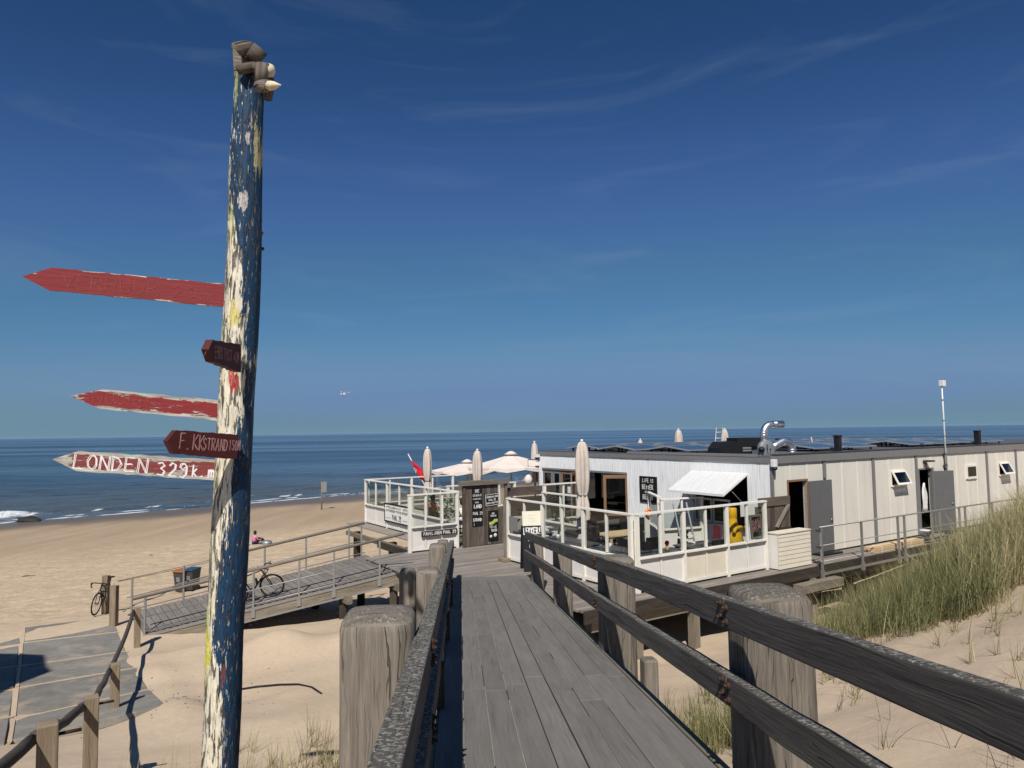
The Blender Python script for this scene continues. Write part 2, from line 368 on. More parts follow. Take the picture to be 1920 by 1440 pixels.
# signpost pole: blue paint over cream, flaking to bare wood
t = NT('peeling_pole_paint', .6, .3)
ab = t.sep(t.coord(uv='Across'))          # x: 0 left .. 1 right as one faces the pole, y: height 0..1
v = t.coord(scale=(5, 60, 1), uv='UVMap'); g = t.noise(v, 1, 7, .72, .5)
vb = t.coord(scale=(1.6, 9, 1), uv='UVMap'); gb = t.noise(vb, 1, 6, .7, .7)
bound = t.ramp(ab[1], [(0, .80), (.10, .72), (.16, .42), (.24, .36), (.30, .48), (.38, .60), (.44, .66), (.50, .85), (.57, .92), (.66, .68), (.74, .50), (.80, .18), (.9, .12), (1, .1)])
d = t.math('SUBTRACT', ab[0], bound)
d = t.math('ADD', d, t.math('MULTIPLY', t.math('SUBTRACT', gb, .5), .75))
d = t.math('ADD', d, t.math('MULTIPLY', t.math('SUBTRACT', g, .5), .7))
blue = t.ramp(t.math('ADD', d, .5), [(.49, 0.0), (.51, 1.0)])
fib = t.noise(t.coord(scale=(6, 52, 1), uv='UVMap'), 1, 4, .62, .7)           # fibres
fib2 = t.noise(t.coord(scale=(12, 74, 1), uv='UVMap'), 1, 3, .6, .5)
left = t.maprange(ab[0], .02, .42, 1, 0)
# thin blue streaks that are left over on the weathered left side
lb = t.math('MULTIPLY', t.ramp(t.math('ADD', fib2, t.math('MULTIPLY', left, .10)), [(.585, 0.0), (.61, 1.0)]), left)
bluem = t.math('MAXIMUM', blue, lb)
bluec = t.ramp(fib, [(.3, (.004, .018, .045)), (.7, (.010, .050, .110))])
creamc = t.ramp(fib2, [(.3, (.46, .41, .30)), (.6, (.72, .67, .53))])
c = t.mix(bluem, creamc, bluec)
# open cracks and bare grey wood where the cream has gone
worn = t.ramp(gb, [(.35, -.05), (.65, .07)])
cr_ = t.math('SUBTRACT', fib, t.math('ADD', t.math('MULTIPLY', left, .045), worn))
bare = t.ramp(cr_, [(.40, 1.0), (.43, 0.0)])
barec = t.ramp(fib2, [(.35, (.028, .022, .018)), (.65, (.16, .14, .115))])
c = t.mix(t.math('MULTIPLY', bare, t.maprange(blue, 0, 1, .95, .35)), c, barec)
# white flecks where the blue has flaked down to the undercoat
fk = t.math('ADD', fib2, t.math('MULTIPLY', t.math('SUBTRACT', gb, .5), .35))
spm = t.math('MULTIPLY', t.ramp(t.math('ADD', fk, t.math('MULTIPLY', left, .07)), [(.625, 0.0), (.65, 1.0)]), t.math('MULTIPLY', blue, t.maprange(ab[0], .55, .95, 1, .25)))
c = t.mix(spm, c, (.52, .52, .47))
# yellow-green smears on the left, a red one under the small board
ym = t.noise(t.coord(scale=(1.1, 16, 1), uv='UVMap'), 1, 5, .7, .4)
yw = t.math('MULTIPLY', t.maprange(ab[0], .12, .40, 1, 0), t.ramp(ym, [(.54, 0.0), (.60, .85)]))
c = t.mix(yw, c, (.50, .52, .11))
def blob(cx, cy, rx, ry):
    dx = t.math('DIVIDE', t.math('SUBTRACT', ab[0], cx), rx); dy = t.math('DIVIDE', t.math('SUBTRACT', ab[1], cy), ry)
    r = t.math('ADD', t.math('MULTIPLY', dx, dx), t.math('MULTIPLY', dy, dy))
    return t.ramp(t.math('ADD', t.math('ADD', r, t.math('MULTIPLY', t.math('SUBTRACT', fib, .5), 5.0)), t.math('MULTIPLY', t.math('SUBTRACT', gb, .5), 2.0)), [(.55, .9), (.72, 0.0)])
for (cx, cy, rx, ry, cc) in ((.56, .545, .17, .022, (.42, .05, .04)), (.68, .13, .10, .022, (.16, .05, .045)), (.5, .635, .2, .022, (.58, .50, .16)), (.16, .165, .15, .04, (.62, .56, .06)), (.62, .80, .16, .017, (.50, .46, .42)), (.72, .895, .1, .012, (.52, .46, .42)), (.93, .885, .1, .045, (.45, .40, .20))):
    c = t.mix(blob(cx, cy, rx, ry), c, cc)
t.color(c); t.bump(t.math('SUBTRACT', t.math('ADD', fib, t.math('MULTIPLY', gb, .6)), bare), .9, .008); M['pole'] = t.m

# ------------------------------------------------------------------ mesh helpers
WM = {}                      # world matrices of the roots
def mw(o):
    m = WM.get(o.name)
    if m is None:
        m = Matrix.Translation(o.location) @ o.rotation_euler.to_matrix().to_4x4()
        if o.parent: m = mw(o.parent) @ m
        WM[o.name] = m
    return m
def V(*a): return Vector(a)

class MB:
    """collects pieces in world space (or in the local space given) and links them as ONE object"""
    def __init__(s): s.v = []; s.f = []; s.uv = []; s.mi = []; s.uv2 = []; s.sm = []
    def add(s, vs, faces, uvs, mi=0, uv2=None, smooth=False):
        o = len(s.v); s.v += [tuple(x) for x in vs]
        for i, fc in enumerate(faces):
            s.f.append([o + k for k in fc]); s.uv += uvs[i]; s.mi.append(mi); s.sm.append(smooth)
            s.uv2 += (uv2[i] if uv2 else [(0, 0)] * len(fc))
    def obox(s, c, ax, size, mi=0, long=None):
        """oriented box: centre, 3 axis vectors, 3 full sizes"""
        h = [x / 2 for x in size]; c = Vector(c); ax = [Vector(a) for a in ax]
        if long is None: long = max(range(3), key=lambda i: size[i])
        ou, ov = random.uniform(0, 50), random.uniform(0, 50)
        vs = [c + ax[0] * (h[0] * i) + ax[1] * (h[1] * j) + ax[2] * (h[2] * k) for i in (-1, 1) for j in (-1, 1) for k in (-1, 1)]
        P = [(h[0] * i, h[1] * j, h[2] * k) for i in (-1, 1) for j in (-1, 1) for k in (-1, 1)]
        faces = [(0, 1, 3, 2), (4, 6, 7, 5), (0, 4, 5, 1), (2, 3, 7, 6), (0, 2, 6, 4), (1, 5, 7, 3)]
        nax = [0, 0, 1, 1, 2, 2]; uvs = []
        for fc, n in zip(faces, nax):
            o = [i for i in range(3) if i != n]
            if long in o: a = long; b = [i for i in o if i != long][0]; sc = 1
            else: a, b = o; sc = 1
            uvs.append([(P[k][a] * sc + ou, P[k][b] + ov + n * .37) for k in fc])
        if Vector(ax[0]).cross(ax[1]).dot(ax[2]) < 0: faces = [tuple(reversed(f)) for f in faces]; uvs = [list(reversed(u)) for u in uvs]
        s.add(vs, faces, uvs, mi); return s
    def box(s, lo, hi, mi=0):
        lo, hi = Vector(lo), Vector(hi)
        return s.obox((lo + hi) / 2, (V(1, 0, 0), V(0, 1, 0), V(0, 0, 1)), hi - lo, mi)
    def beam(s, p0, p1, w, h, mi=0, up=(0, 0, 1), ext=0):
        p0, p1 = Vector(p0), Vector(p1); d = p1 - p0; l = d.length; d.normalize(); up = Vector(up)
        if abs(d.dot(up)) > .98: up = V(0, 1, 0)
        y = up.cross(d).normalized(); z = d.cross(y)
        return s.obox((p0 + p1) / 2, (d, y, z), (l + ext, w, h), mi, 0)
    def tube(s, pts, r, n=8, mi=0, cap=True, smooth=True, closed=False):
        pts = [Vector(p) for p in pts]; k = len(pts); rs = r if isinstance(r, (list, tuple)) else [r] * k
        tg = [((pts[(i + 1) % k] - pts[i - 1]) if closed else (pts[min(i + 1, k - 1)] - pts[max(i - 1, 0)])).normalized() for i in range(k)]
        ref = V(0, 0, 1) if abs(tg[0].z) < .9 else V(1, 0, 0)
        a = (ref - tg[0] * ref.dot(tg[0])).normalized(); vs = []; ul = [0]
        for i in range(k):
            a = (a - tg[i] * a.dot(tg[i])).normalized(); b = tg[i].cross(a)
            for j in range(n):
                an = 2 * math.pi * j / n; vs.append(pts[i] + (a * math.cos(an) + b * math.sin(an)) * rs[i])
            if i: ul.append(ul[-1] + (pts[i] - pts[i - 1]).length)
        ul.append(ul[-1] + .1); faces = []; uvs = []; ou, ov = random.uniform(0, 30), random.uniform(0, 30)
        for i in range(k if closed else k - 1):
            for j in range(n):
                i2 = (i + 1) % k; j2 = (j + 1) % n; faces.append((i * n + j, i * n + j2, i2 * n + j2, i2 * n + j))
                c = 2 * math.pi * rs[i] / n
                uvs.append([(ul[i] + ou, j * c + ov), (ul[i] + ou, (j + 1) * c + ov), (ul[i + 1] + ou, (j + 1) * c + ov), (ul[i + 1] + ou, j * c + ov)])
        if cap and not closed:
            for base, rev in ((0, True), ((k - 1) * n, False)):
                fc = tuple(base + j for j in range(n)); fc = tuple(reversed(fc)) if rev else fc
                faces.append(fc); uvs.append([(ou + math.cos(2 * math.pi * j / n) * .02, ov + math.sin(2 * math.pi * j / n) * .1) for j in range(n)])
        s.add(vs, faces, uvs, mi, smooth=smooth); return s
    def lathe(s, prof, c=(0, 0, 0), n=16, mi=0, smooth=True, pleat=0, pn=8):
        vs = []; c = Vector(c)
        for r, z in prof:
            for j in range(n):
                an = 2 * math.pi * j / n; rr = r * (1 + pleat * math.cos(an * pn)); vs.append(c + V(rr * math.cos(an), rr * math.sin(an), z))
        faces = []; uvs = []
        for i in range(len(prof) - 1):
            for j in range(n):
                j2 = (j + 1) % n; faces.append((i * n + j, i * n + j2, (i + 1) * n + j2, (i + 1) * n + j))
                uvs.append([(prof[i][1], j / n), (prof[i][1], (j + 1) / n), (prof[i + 1][1], (j + 1) / n), (prof[i + 1][1], j / n)])
        k = len(prof) - 1
        faces.append(tuple(reversed(range(n)))); uvs.append([(0, 0)] * n); faces.append(tuple(k * n + j for j in range(n))); uvs.append([(0, 0)] * n)
        s.add(vs, faces, uvs, mi, smooth=smooth); return s
    def prism(s, poly, th, mat4, mi=0):
        """polygon (x,y) extruded from z=-th to 0 in the frame mat4; fills UV 'Board' 0..1"""
        n = len(poly); xs = [p[0] for p in poly]; ys = [p[1] for p in poly]
        x0, x1, y0, y1 = min(xs), max(xs), min(ys), max(ys); ou = random.uniform(0, 20)
        vs = [mat4 @ V(x, y, 0) for x, y in poly] + [mat4 @ V(x, y, -th) for x, y in poly]
        nb = [((x - x0) / (x1 - x0), (y - y0) / (y1 - y0)) for x, y in poly]; gu = [(x + ou, y + ou) for x, y in poly]
        faces = [tuple(range(n)), tuple(reversed(range(n, 2 * n)))]; uvs = [gu, list(reversed(gu))]; u2 = [nb, list(reversed(nb))]
        for i in range(n):
            j = (i + 1) % n; faces.append((i, i + n, j + n, j)); uvs.append([gu[i], (gu[i][0], gu[i][1] + th), (gu[j][0], gu[j][1] + th), gu[j]]); u2.append([(.5, .02)] * 4)
        s.add(vs, faces, uvs, mi, u2); return s
    def build(s, name, mats, parent=None, label=None, cat=None, kind=None, group=None, bevel=0, smooth=False, loc=None, local=False):
        me = bpy.data.meshes.new(name)
        mats = mats if isinstance(mats, (list, tuple)) else [mats]
        if loc is not None: T = Matrix.Translation(loc)
        elif parent is not None: T = mw(parent)
        else: T = Matrix.Identity(4)
        vs = s.v
        if not local and T != Matrix.Identity(4):
            inv = T.inverted(); vs = [tuple(inv @ Vector(x)) for x in vs]
        me.from_pydata(vs, [], s.f)
        l = me.uv_layers.new(name='UVMap'); l.data.foreach_set('uv', [c for p in s.uv for c in p])
        if any(p != (0, 0) for p in s.uv2):
            l = me.uv_layers.new(name='Board'); l.data.foreach_set('uv', [c for p in s.uv2 for c in p])
        for mt in mats: me.materials.append(M[mt] if isinstance(mt, str) else mt)
        me.polygons.foreach_set('material_index', s.mi)
        me.polygons.foreach_set('use_smooth', [smooth or x for x in s.sm])
        o = bpy.data.objects.new(name, me); COL.objects.link(o)
        if parent is not None: o.parent = parent; WM[o.name] = mw(parent)
        elif loc is not None: o.location = loc; WM[o.name] = T
        if bevel:
            b = o.modifiers.new('edge', 'BEVEL'); b.width = bevel; b.segments = 2; b.limit_method = 'ANGLE'
        tag(o, label, cat, group, kind)
        return o

def tag(o, label=None, cat=None, group=None, kind=None):
    for k, x in (('label', label), ('category', cat), ('group', group), ('kind', kind)):
        if x: o[k] = x
    return o
def thing(name, label, cat, loc=(0, 0, 0), rz=0, group=None, kind=None):
    o = bpy.data.objects.new(name, None); COL.objects.link(o); o.empty_display_size = .2
    o.location = loc; o.rotation_euler = (0, 0, rz); tag(o, label, cat, group, kind)
    WM[o.name] = Matrix.Translation(Vector(loc)) @ Matrix.Rotation(rz, 4, 'Z')
    return o
KIDS = {}
def copy_tree(o, loc=None, rz=None, label=None, parent=None):
    c = o.copy(); COL.objects.link(c)
    if parent is not None: c.parent = parent
    if loc is not None: c.location = loc
    if rz is not None: c.rotation_euler = (0, 0, rz)
    if label: c['label'] = label
    for ch in [x for x in COL.objects if x.parent == o]: copy_tree(ch, parent=c)
    return c
def box1(name, lo, hi, mt, parent=None, **k): return MB().box(lo, hi).build(name, mt, parent, **k)
def smoothstep(x, a, b):
    t = np.clip((x - a) / (b - a), 0, 1); return t * t * (3 - 2 * t)

# pavilion frame: C is the corner of the two visible walls, +a runs along the cream wall, +b runs back along the white wall
C0 = Vector((7.4, 20.5, 0)); PA = R(33.5)
AU = V(math.cos(PA), math.sin(PA), 0); AV = V(-math.sin(PA), math.cos(PA), 0); AZ = V(0, 0, 1)
def P(a, b, z=0): return C0 + AU * a + AV * b + AZ * z
def lbox(mb, a0, a1, b0, b1, z0, z1, mi=0, long=None):
    return mb.obox(P((a0 + a1) / 2, (b0 + b1) / 2, (z0 + z1) / 2), (AU, AV, AZ), (abs(a1 - a0), abs(b1 - b0), abs(z1 - z0)), mi, long)

# stroke lettering (cells 4 wide, 6 high)
FONT = {
 'A': [[(0,0),(2,6),(4,0)],[(.8,2.3),(3.2,2.3)]], 'B': [[(0,0),(0,6),(3,5.6),(3,3.6),(0,3.1),(3.6,2.4),(3.4,.4),(0,0)]], 'C': [[(3.8,5),(2,6),(.3,4.6),(.2,1.6),(1.8,0),(3.8,.9)]],
 'D': [[(0,0),(0,6),(2.6,5.2),(3.8,3),(2.6,.6),(0,0)]], 'E': [[(3.6,6),(0,6),(0,0),(3.8,0)],[(0,3.1),(2.9,3.2)]], 'F': [[(3.6,6),(.2,6),(0,0)],[(0,3.1),(2.8,3.2)]],
 'G': [[(3.8,5),(2,6),(.3,4.6),(.2,1.6),(1.8,0),(3.7,1),(3.7,2.8),(2.3,2.8)]], 'H': [[(0,0),(.1,6)],[(3.7,6),(3.6,0)],[(0,3),(3.7,3.1)]], 'I': [[(2,0),(2,6)]],
 'J': [[(3,6),(3,1.2),(1.8,0),(.4,1)]], 'K': [[(0,0),(0,6)],[(3.6,6),(.1,2.8),(3.8,0)]], 'L': [[(.3,6),(0,0),(3.6,.1)]], 'M': [[(0,0),(.4,6),(2,2),(3.6,6),(4,0)]],
 'N': [[(0,0),(.1,6),(3.7,0),(3.8,6)]], 'O': [[(2,0),(.4,1.2),(.1,3.4),(1,5.5),(2.4,6),(3.7,4.6),(3.8,2),(2.9,.4),(2,0)]], 'P': [[(0,0),(0,6),(3,5.7),(3.4,3.9),(2.4,2.9),(0,2.8)]],
 'R': [[(0,0),(0,6),(3,5.7),(3.3,4.1),(2.2,3.1),(0,2.9)],[(1.4,3),(3.8,0)]], 'S': [[(3.6,5.1),(2,6),(.4,5),(.7,3.6),(3.1,2.5),(3.6,1.1),(2,0),(.2,.9)]], 'T': [[(0,6),(4,6)],[(2,6),(2,0)]],
 'U': [[(0,6),(.2,1.3),(1.8,0),(3.5,1.2),(3.8,6)]], 'V': [[(0,6),(2,0),(4,6)]], 'W': [[(0,6),(1,0),(2,4),(3,0),(4,6)]], 'Z': [[(0,6),(3.8,6),(0,0),(3.9,0)]], 'Y': [[(0,6),(2,3)],[(4,6),(1.6,0)]],
 '0': [[(2,0),(.4,1.2),(.2,4.4),(2,6),(3.6,4.6),(3.6,1.4),(2,0)]], '1': [[(1,4.8),(2.2,6),(2.2,0)]], '2': [[(.3,4.8),(1.6,6),(3.4,5.2),(3.2,3.4),(.1,0),(3.8,.1)]],
 '3': [[(.2,5.4),(2,6),(3.4,4.7),(1.6,3.2),(3.6,2),(2.6,.2),(.1,.4)]], '4': [[(2.8,0),(2.8,6),(0,2),(3.8,2)]], '5': [[(3.6,6),(.6,6),(.4,3.4),(2.6,3.6),(3.6,1.8),(2.2,0),(.2,.5)]],
 '9': [[(3.4,4.4),(2,3),(.4,4),(.8,5.6),(2.4,6),(3.5,4.6),(3.4,1.2),(2,-.6),(.6,0)]], '.': [[(.8,0),(1.4,.3)]], '!': [[(2,6),(1.9,2)],[(1.9,.4),(2,0)]], '-': [[(.6,3),(3.4,3)]],
 'k': [[(.4,0),(.5,4.6)],[(2.6,3.2),(.6,1.6),(2.9,0)]], 'm': [[(.2,0),(.3,3)],[(.3,2.2),(1.3,3.1),(1.9,2.2),(1.9,0)],[(1.9,2.2),(3,3.1),(3.6,2.2),(3.6,0)]], 'o': [[(2,0),(.5,1.4),(1.6,3),(3,2.2),(2.6,.4),(2,0)]],
 't': [[(1.6,5),(1.5,.6),(2.6,0)],[(.4,3.4),(3,3.5)]], 's': [[(3,3),(1,2.8),(2.8,1),(.6,0)]], '~': [[(-.5,2),(.6,3.2),(1.8,2.2),(3,3.2),(4,2.2)]],
}
def lettering(text, x0, y0, h, w, adv, mat4, jit=.25, slope=0, mb=None, dbl=0, up=.004):
    """strokes lying up in front of the frame's z=0 plane; h letter height, adv letter advance, w stroke width (m)"""
    mb = mb or MB(); x = x0; i = 0
    for ch in text:
        if ch == ' ': x += adv * .75; continue
        g = FONT.get(ch) or FONT.get(ch.upper())
        sx = adv * .74 / 4; sy = h / 6; dy = random.uniform(-1, 1) * jit * h * .08
        for rep in range(1 + (1 if dbl else 0)):
            for pl in g:
                pts = [(x + (px + random.uniform(-jit, jit)) * sx + rep * dbl, y0 + dy + (x - x0) * slope + (py + random.uniform(-jit, jit)) * sy - rep * dbl * .5) for px, py in pl]
                for (ax, ay), (bx, by) in zip(pts, pts[1:]):
                    d = V(bx - ax, by - ay, 0); l = d.length
                    if l < 1e-5: continue
                    d.normalize(); nrm = V(-d.y, d.x, 0); c = mat4 @ V((ax + bx) / 2, (ay + by) / 2, up / 2 + i * 1e-5); i = (i + 1) % 40
                    R3 = mat4.to_3x3(); ww = w * random.uniform(.8, 1.15)
                    mb.obox(c, (R3 @ d, R3 @ nrm, R3 @ V(0, 0, 1)), (l + ww * .6, ww, up))
        x += adv * random.uniform(.94, 1.06)
    return mb
def frame(origin, xdir, ydir=None):
    x = Vector(xdir).normalized(); y = Vector(ydir).normalized() if ydir else V(0, 0, 1)
    y = (y - x * y.dot(x)).normalized(); z = x.cross(y)
    m = Matrix((x, y, z)).transposed().to_4x4(); m.translation = Vector(origin); return m

# ------------------------------------------------------------------ terrain
SEA_Z = -4.5
def base_z(s):
    return np.interp(s, [-60, -30, -8, 0, 8, 14, 21, 30, 45, 60, 68, 85.3, 100, 160, 400], [3.6, 3.2, 2.3, 1.6, .3, -.9, -1.5, -2.25, -3.45, -3.95, -4.15, -4.5, -5.2, -7, -9])
def seadist(x, y): return SEA_N[0] * x + SEA_N[1] * y
CTRL = [  # x, y, z
    (-9.7, 18.4, -1.56), (-7.0, 12.7, -1.16), (-4.7, 8.1, -.1), (-3.5, 5.5, .62), (-3.2, 3.2, 1.15), (-11.6, 21, -1.52), (-14, 20, -1.55), (-10.2, 15, -1.3), (-13.5, 16, -1.4),
    (-8.6, 11, -.85), (-6.6, 8, 0), (-6, 5, .8), (-11, 11, -.9), (-2.1, 5.1, .45), (-3, 9.6, -.35), (-.8, 6, .25), (-4.6, 13.6, -.95), (-2.6, 14, -.95), (-4.6, 17, -1.0), (-2.2, 17, -1.05), (-7.0, 17.0, -1.3),
    (-6.2, 15.2, -1.1), (-3.6, 12, -.62), (0, 10, -.3), (0, 15, -1.1), (0, 3.5, .8), (0, 0, 1.3), (2.3, 8, .22), (2.65, 9.2, .1), (3.0, 12.5, -.7), (3.2, 15.6, -1.35), (5, 17, -1.35), (6.5, 15, -.5), (5.2, 12.6, -.1),
    (6.1, 11, .45), (7.4, 10.5, 1.3), (3.3, 6.5, 1.0), (3.46, 5, 1.2), (5.2, 7.6, 1.15), (2.6, 3.5, 1.2), (6.2, 5, 1.75), (8.2, 15, .1), (9.5, 15, .75), (10.8, 15, 1.75), (9.6, 12, 1.75), (12.5, 14.6, 2.1), (9, 8, 2.2),
    (12, 18.3, .1), (12.2, 19.9, -.8), (14.5, 20.5, .0), (16, 19, 1.2), (19, 22, .9), (23, 24.4, .9), (8.0, 17.2, -1.1), (8.2, 18.6, -1.3), (9.6, 18.3, -1.0), (10.2, 19.6, -1.25), (6.9, 16.6, -1.1), (11, 21.2, -1.3), (14.2, 23.4, -1.0), (18, 25.6, -.9), (5, 22, -1.6), (0, 22, -1.7), (10, 26, -1.8), (2, 30, -2.0), (18, 33, -2.2), (28, 38, -2.4), (-4, 22, -1.5), (-6, 27, -2.0), (30, 30, .5),
    (22, 12, 3.2), (15, 8, 2.9), (-8, 0, 1.5),
]
CP = np.array(CTRL, float)
SIG = 2.6
def _phi(d2): return np.exp(-d2 / (2 * SIG * SIG))
_D = ((CP[:, None, :2] - CP[None, :, :2]) ** 2).sum(-1)
_Wt = np.linalg.solve(_phi(_D) + .06 * np.eye(len(CP)), CP[:, 2] - base_z(seadist(CP[:, 0], CP[:, 1])))
_hn = rng.random((64, 64))
def vnoise(x, y, sc):
    x = x * sc; y = y * sc; xi = np.floor(x).astype(int); yi = np.floor(y).astype(int); fx = x - xi; fy = y - yi
    fx = fx * fx * (3 - 2 * fx); fy = fy * fy * (3 - 2 * fy)
    g = lambda i, j: _hn[(xi + i) % 64, (yi + j) % 64]
    return (g(0, 0) * (1 - fx) + g(1, 0) * fx) * (1 - fy) + (g(0, 1) * (1 - fx) + g(1, 1) * fx) * fy - .5
def path_mask(x, y):
    dx, dy = x - C0.x, y - C0.y; a = dx * AU.x + dy * AU.y; b = dx * AV.x + dy * AV.y
    return (1 - smoothstep(a, -15.9, -14.9)) * smoothstep(b, -2.5, -.5) * (1 - smoothstep(b, 11, 13))
def ground_z(x, y, detail=True):
    x = np.asarray(x, float); y = np.asarray(y, float); s = seadist(x, y)
    z = base_z(s)
    d2 = (x[..., None] - CP[:, 0]) ** 2 + (y[..., None] - CP[:, 1]) ** 2
    z = z + (_phi(d2) * _Wt).sum(-1)
    if detail:
        near = np.exp(-((x / 45) ** 2 + ((y - 12) / 45) ** 2))
        n = vnoise(x, y, .55) * .16 + vnoise(x + 9, y + 4, 1.4) * .07 + vnoise(x, y, 4.1) * .018
        beach = smoothstep(s, 18, 27)
        n2 = vnoise(x, y, 1.1) * .10 + vnoise(x + 3, y, 2.3) * .07 + vnoise(x, y + 7, 5.0) * .05
        wet = 1 - smoothstep(s, 48, 66)
        z = z + (n * (1 - beach) * near + n2 * beach * wet * .8) * (1 - path_mask(x, y) * .9)
        ax_ = (x - C0.x) * AU.x + (y - C0.y) * AU.y; bx_ = (x - C0.x) * AV.x + (y - C0.y) * AV.y
        z = z + .075 * np.exp(-((ax_ + 15.35) / .42) ** 2) * np.clip(.75 + 1.8 * vnoise(x, y, .9), 0, 1.6) * smoothstep(bx_, -1, 1) * (1 - smoothstep(bx_, 8.5, 10))
        z = z + .20 * np.exp(-((ax_ + 15.5) / .75) ** 2 - ((bx_ - .4) / 1.3) ** 2)
        # wind-blown humps under the ramp
        for hx, hy, hh, sx, sy in ((-5.4, 16.4, .38, .8, .8), (-3.2, 16.6, .42, .9, .8), (-7.4, 17.1, .2, 1.1, .6), (-1.6, 15.8, .3, .8, .7)):
            z = z + hh * np.exp(-(((x - hx) / sx) ** 2 + ((y - hy) / sy) ** 2))
    return z
def gz(x, y): return float(ground_z(np.array([x]), np.array([y]))[0])
def axis(lo, hi, f0, f1, fine):
    out = list(np.arange(f0, f1, fine)); st = fine; x = f1
    while x < hi: out.append(x); st *= 1.09; x += st
    out.append(hi); st = fine; x = f0 - fine
    while x > lo: out.insert(0, x); st *= 1.09; x -= st
    out.insert(0, lo); return np.array(out)
gx = axis(-900, 1500, -19, 15, .14); gy = axis(-40, 1800, 1.5, 50, .16)
X, Y = np.meshgrid(gx, gy, indexing='ij'); Z = ground_z(X, Y)
nx, ny = X.shape
me = bpy.data.meshes.new('sand'); idx = np.arange(nx * ny).reshape(nx, ny)
quads = np.stack([idx[:-1, :-1], idx[1:, :-1], idx[1:, 1:], idx[:-1, 1:]], -1).reshape(-1, 4)
me.vertices.add(nx * ny); me.vertices.foreach_set('co', np.stack([X, Y, Z], -1).ravel())
me.loops.add(quads.size); me.loops.foreach_set('vertex_index', quads.ravel().astype(np.int32))
me.polygons.add(len(quads)); me.polygons.foreach_set('loop_start', np.arange(0, quads.size, 4, dtype=np.int32)); me.polygons.foreach_set('loop_total', np.full(len(quads), 4, np.int32))
me.update(); me.validate(); me.polygons.foreach_set('use_smooth', [True] * len(me.polygons)); me.materials.append(M['sand'])
ground = bpy.data.objects.new('sand_beach', me); COL.objects.link(ground); tag(ground, 'pale dune sand running down to the dark wet beach', kind='structure')

# sea: a sheet with low swell near the shore, running out past the horizon
def build_sea():
    ss = [80, 83]; st = .45; x = 84.0
    while x < 130: ss.append(x); x += st
    while x < 9500: ss.append(x); st *= 1.35; x += st
    ss.append(9500)
    tt = []; st = .8; x = 0
    while x < 150: tt.append(x); x += st
    while x < 9500: tt.append(x); st *= 1.35; x += st
    tt.append(9500); tneg = []; st = .8; x = -.8
    while x > -60: tneg.append(x); x -= st
    while x > -9500: tneg.append(x); st *= 1.35; x -= st
    tneg.append(-9500); tt = np.array(sorted(tneg) + tt); ss = np.array(ss)
    S, T = np.meshgrid(ss, tt, indexing='ij'); nrm = np.array(SEA_N); nrm = nrm / np.linalg.norm(nrm); tg = np.array([nrm[1], -nrm[0]])
    Xs = nrm[0] * S + tg[0] * T; Ys = nrm[1] * S + tg[1] * T
    ph = S + 5 * vnoise(S * .1, T, .05) + 1.5 * vnoise(S, T, .2)
    amp = np.where((S > 86) & (S < 160), .16, 0) * smoothstep(S, 86, 92) * (1 - smoothstep(S, 110, 160)) * (.6 + vnoise(T, S, .06) * 1.4)
    Zs = SEA_Z + amp * np.sin(ph * .95)
    # a small breaker off the left end of the beach
    Zs = Zs + .55 * np.exp(-((S - 93) / .9) ** 2) * smoothstep(T, -8, -2) * (1 - smoothstep(T, 13, 18))
    n0, n1 = S.shape; i = np.arange(n0 * n1).reshape(n0, n1)
    q = np.stack([i[:-1, :-1], i[:-1, 1:], i[1:, 1:], i[1:, :-1]], -1).reshape(-1, 4)
    me = bpy.data.meshes.new('sea'); me.from_pydata(np.stack([Xs, Ys, Zs], -1).reshape(-1, 3).tolist(), [], q.tolist())
    if me.polygons[0].normal.z < 0: me.flip_normals()
    me.polygons.foreach_set('use_smooth', [True] * len(me.polygons)); me.materials.append(M['sea'])
    o = bpy.data.objects.new('sea', me); COL.objects.link(o); tag(o, 'dark blue sea with thin foam along the shore', kind='structure')
build_sea()

# ------------------------------------------------------------------ concrete slab path
path = thing('path', 'grey concrete slabs laid down the dune to the ramp', None, (-8, 12, 0), kind='structure')
for ia in range(4):
    for ib in range(2, 7):
        a1 = -15.62 - 2.21 * ia; a0 = a1 - 2.13; b0 = -4.0 + 2.26 * ib; b1 = b0 + 2.15
        pts = [P(a, b) for a, b in ((a0, b0), (a1, b0), (a1, b1), (a0, b1))]
        zs = [gz(p.x, p.y) for p in pts]; zc = sum(zs) / 4
        # each slab lies as one flat plate
        gu = ((zs[1] + zs[2]) - (zs[0] + zs[3])) / 2 / (a1 - a0); gv = ((zs[2] + zs[3]) - (zs[0] + zs[1])) / 2 / (b1 - b0)
        lift = .016 + random.uniform(-.004, .006) - (.05 if ia == 3 else 0)
        xu = (AU + AZ * gu).normalized(); yv = (AV + AZ * gv).normalized(); nz = xu.cross(yv).normalized()
        c = P((a0 + a1) / 2, (b0 + b1) / 2, zc + lift)
        MB().obox(c - nz * .07, (xu, yv, nz), (a1 - a0 - .02, b1 - b0 - .02, .14)).build('slab', 'slab', path, bevel=.012)
        js = MB(); js.obox(c + yv * ((b1 - b0) / 2 + .0) + nz * .004, (xu, yv, nz), (a1 - a0 + .08, random.uniform(.035, .06), .016)); js.obox(c - xu * ((a1 - a0) / 2 + .03) + nz * .0045, (xu, yv, nz), (random.uniform(.06, .09), b1 - b0 + .1, .016))
        js.build('joint_sand', 'sand', path, kind='stuff')

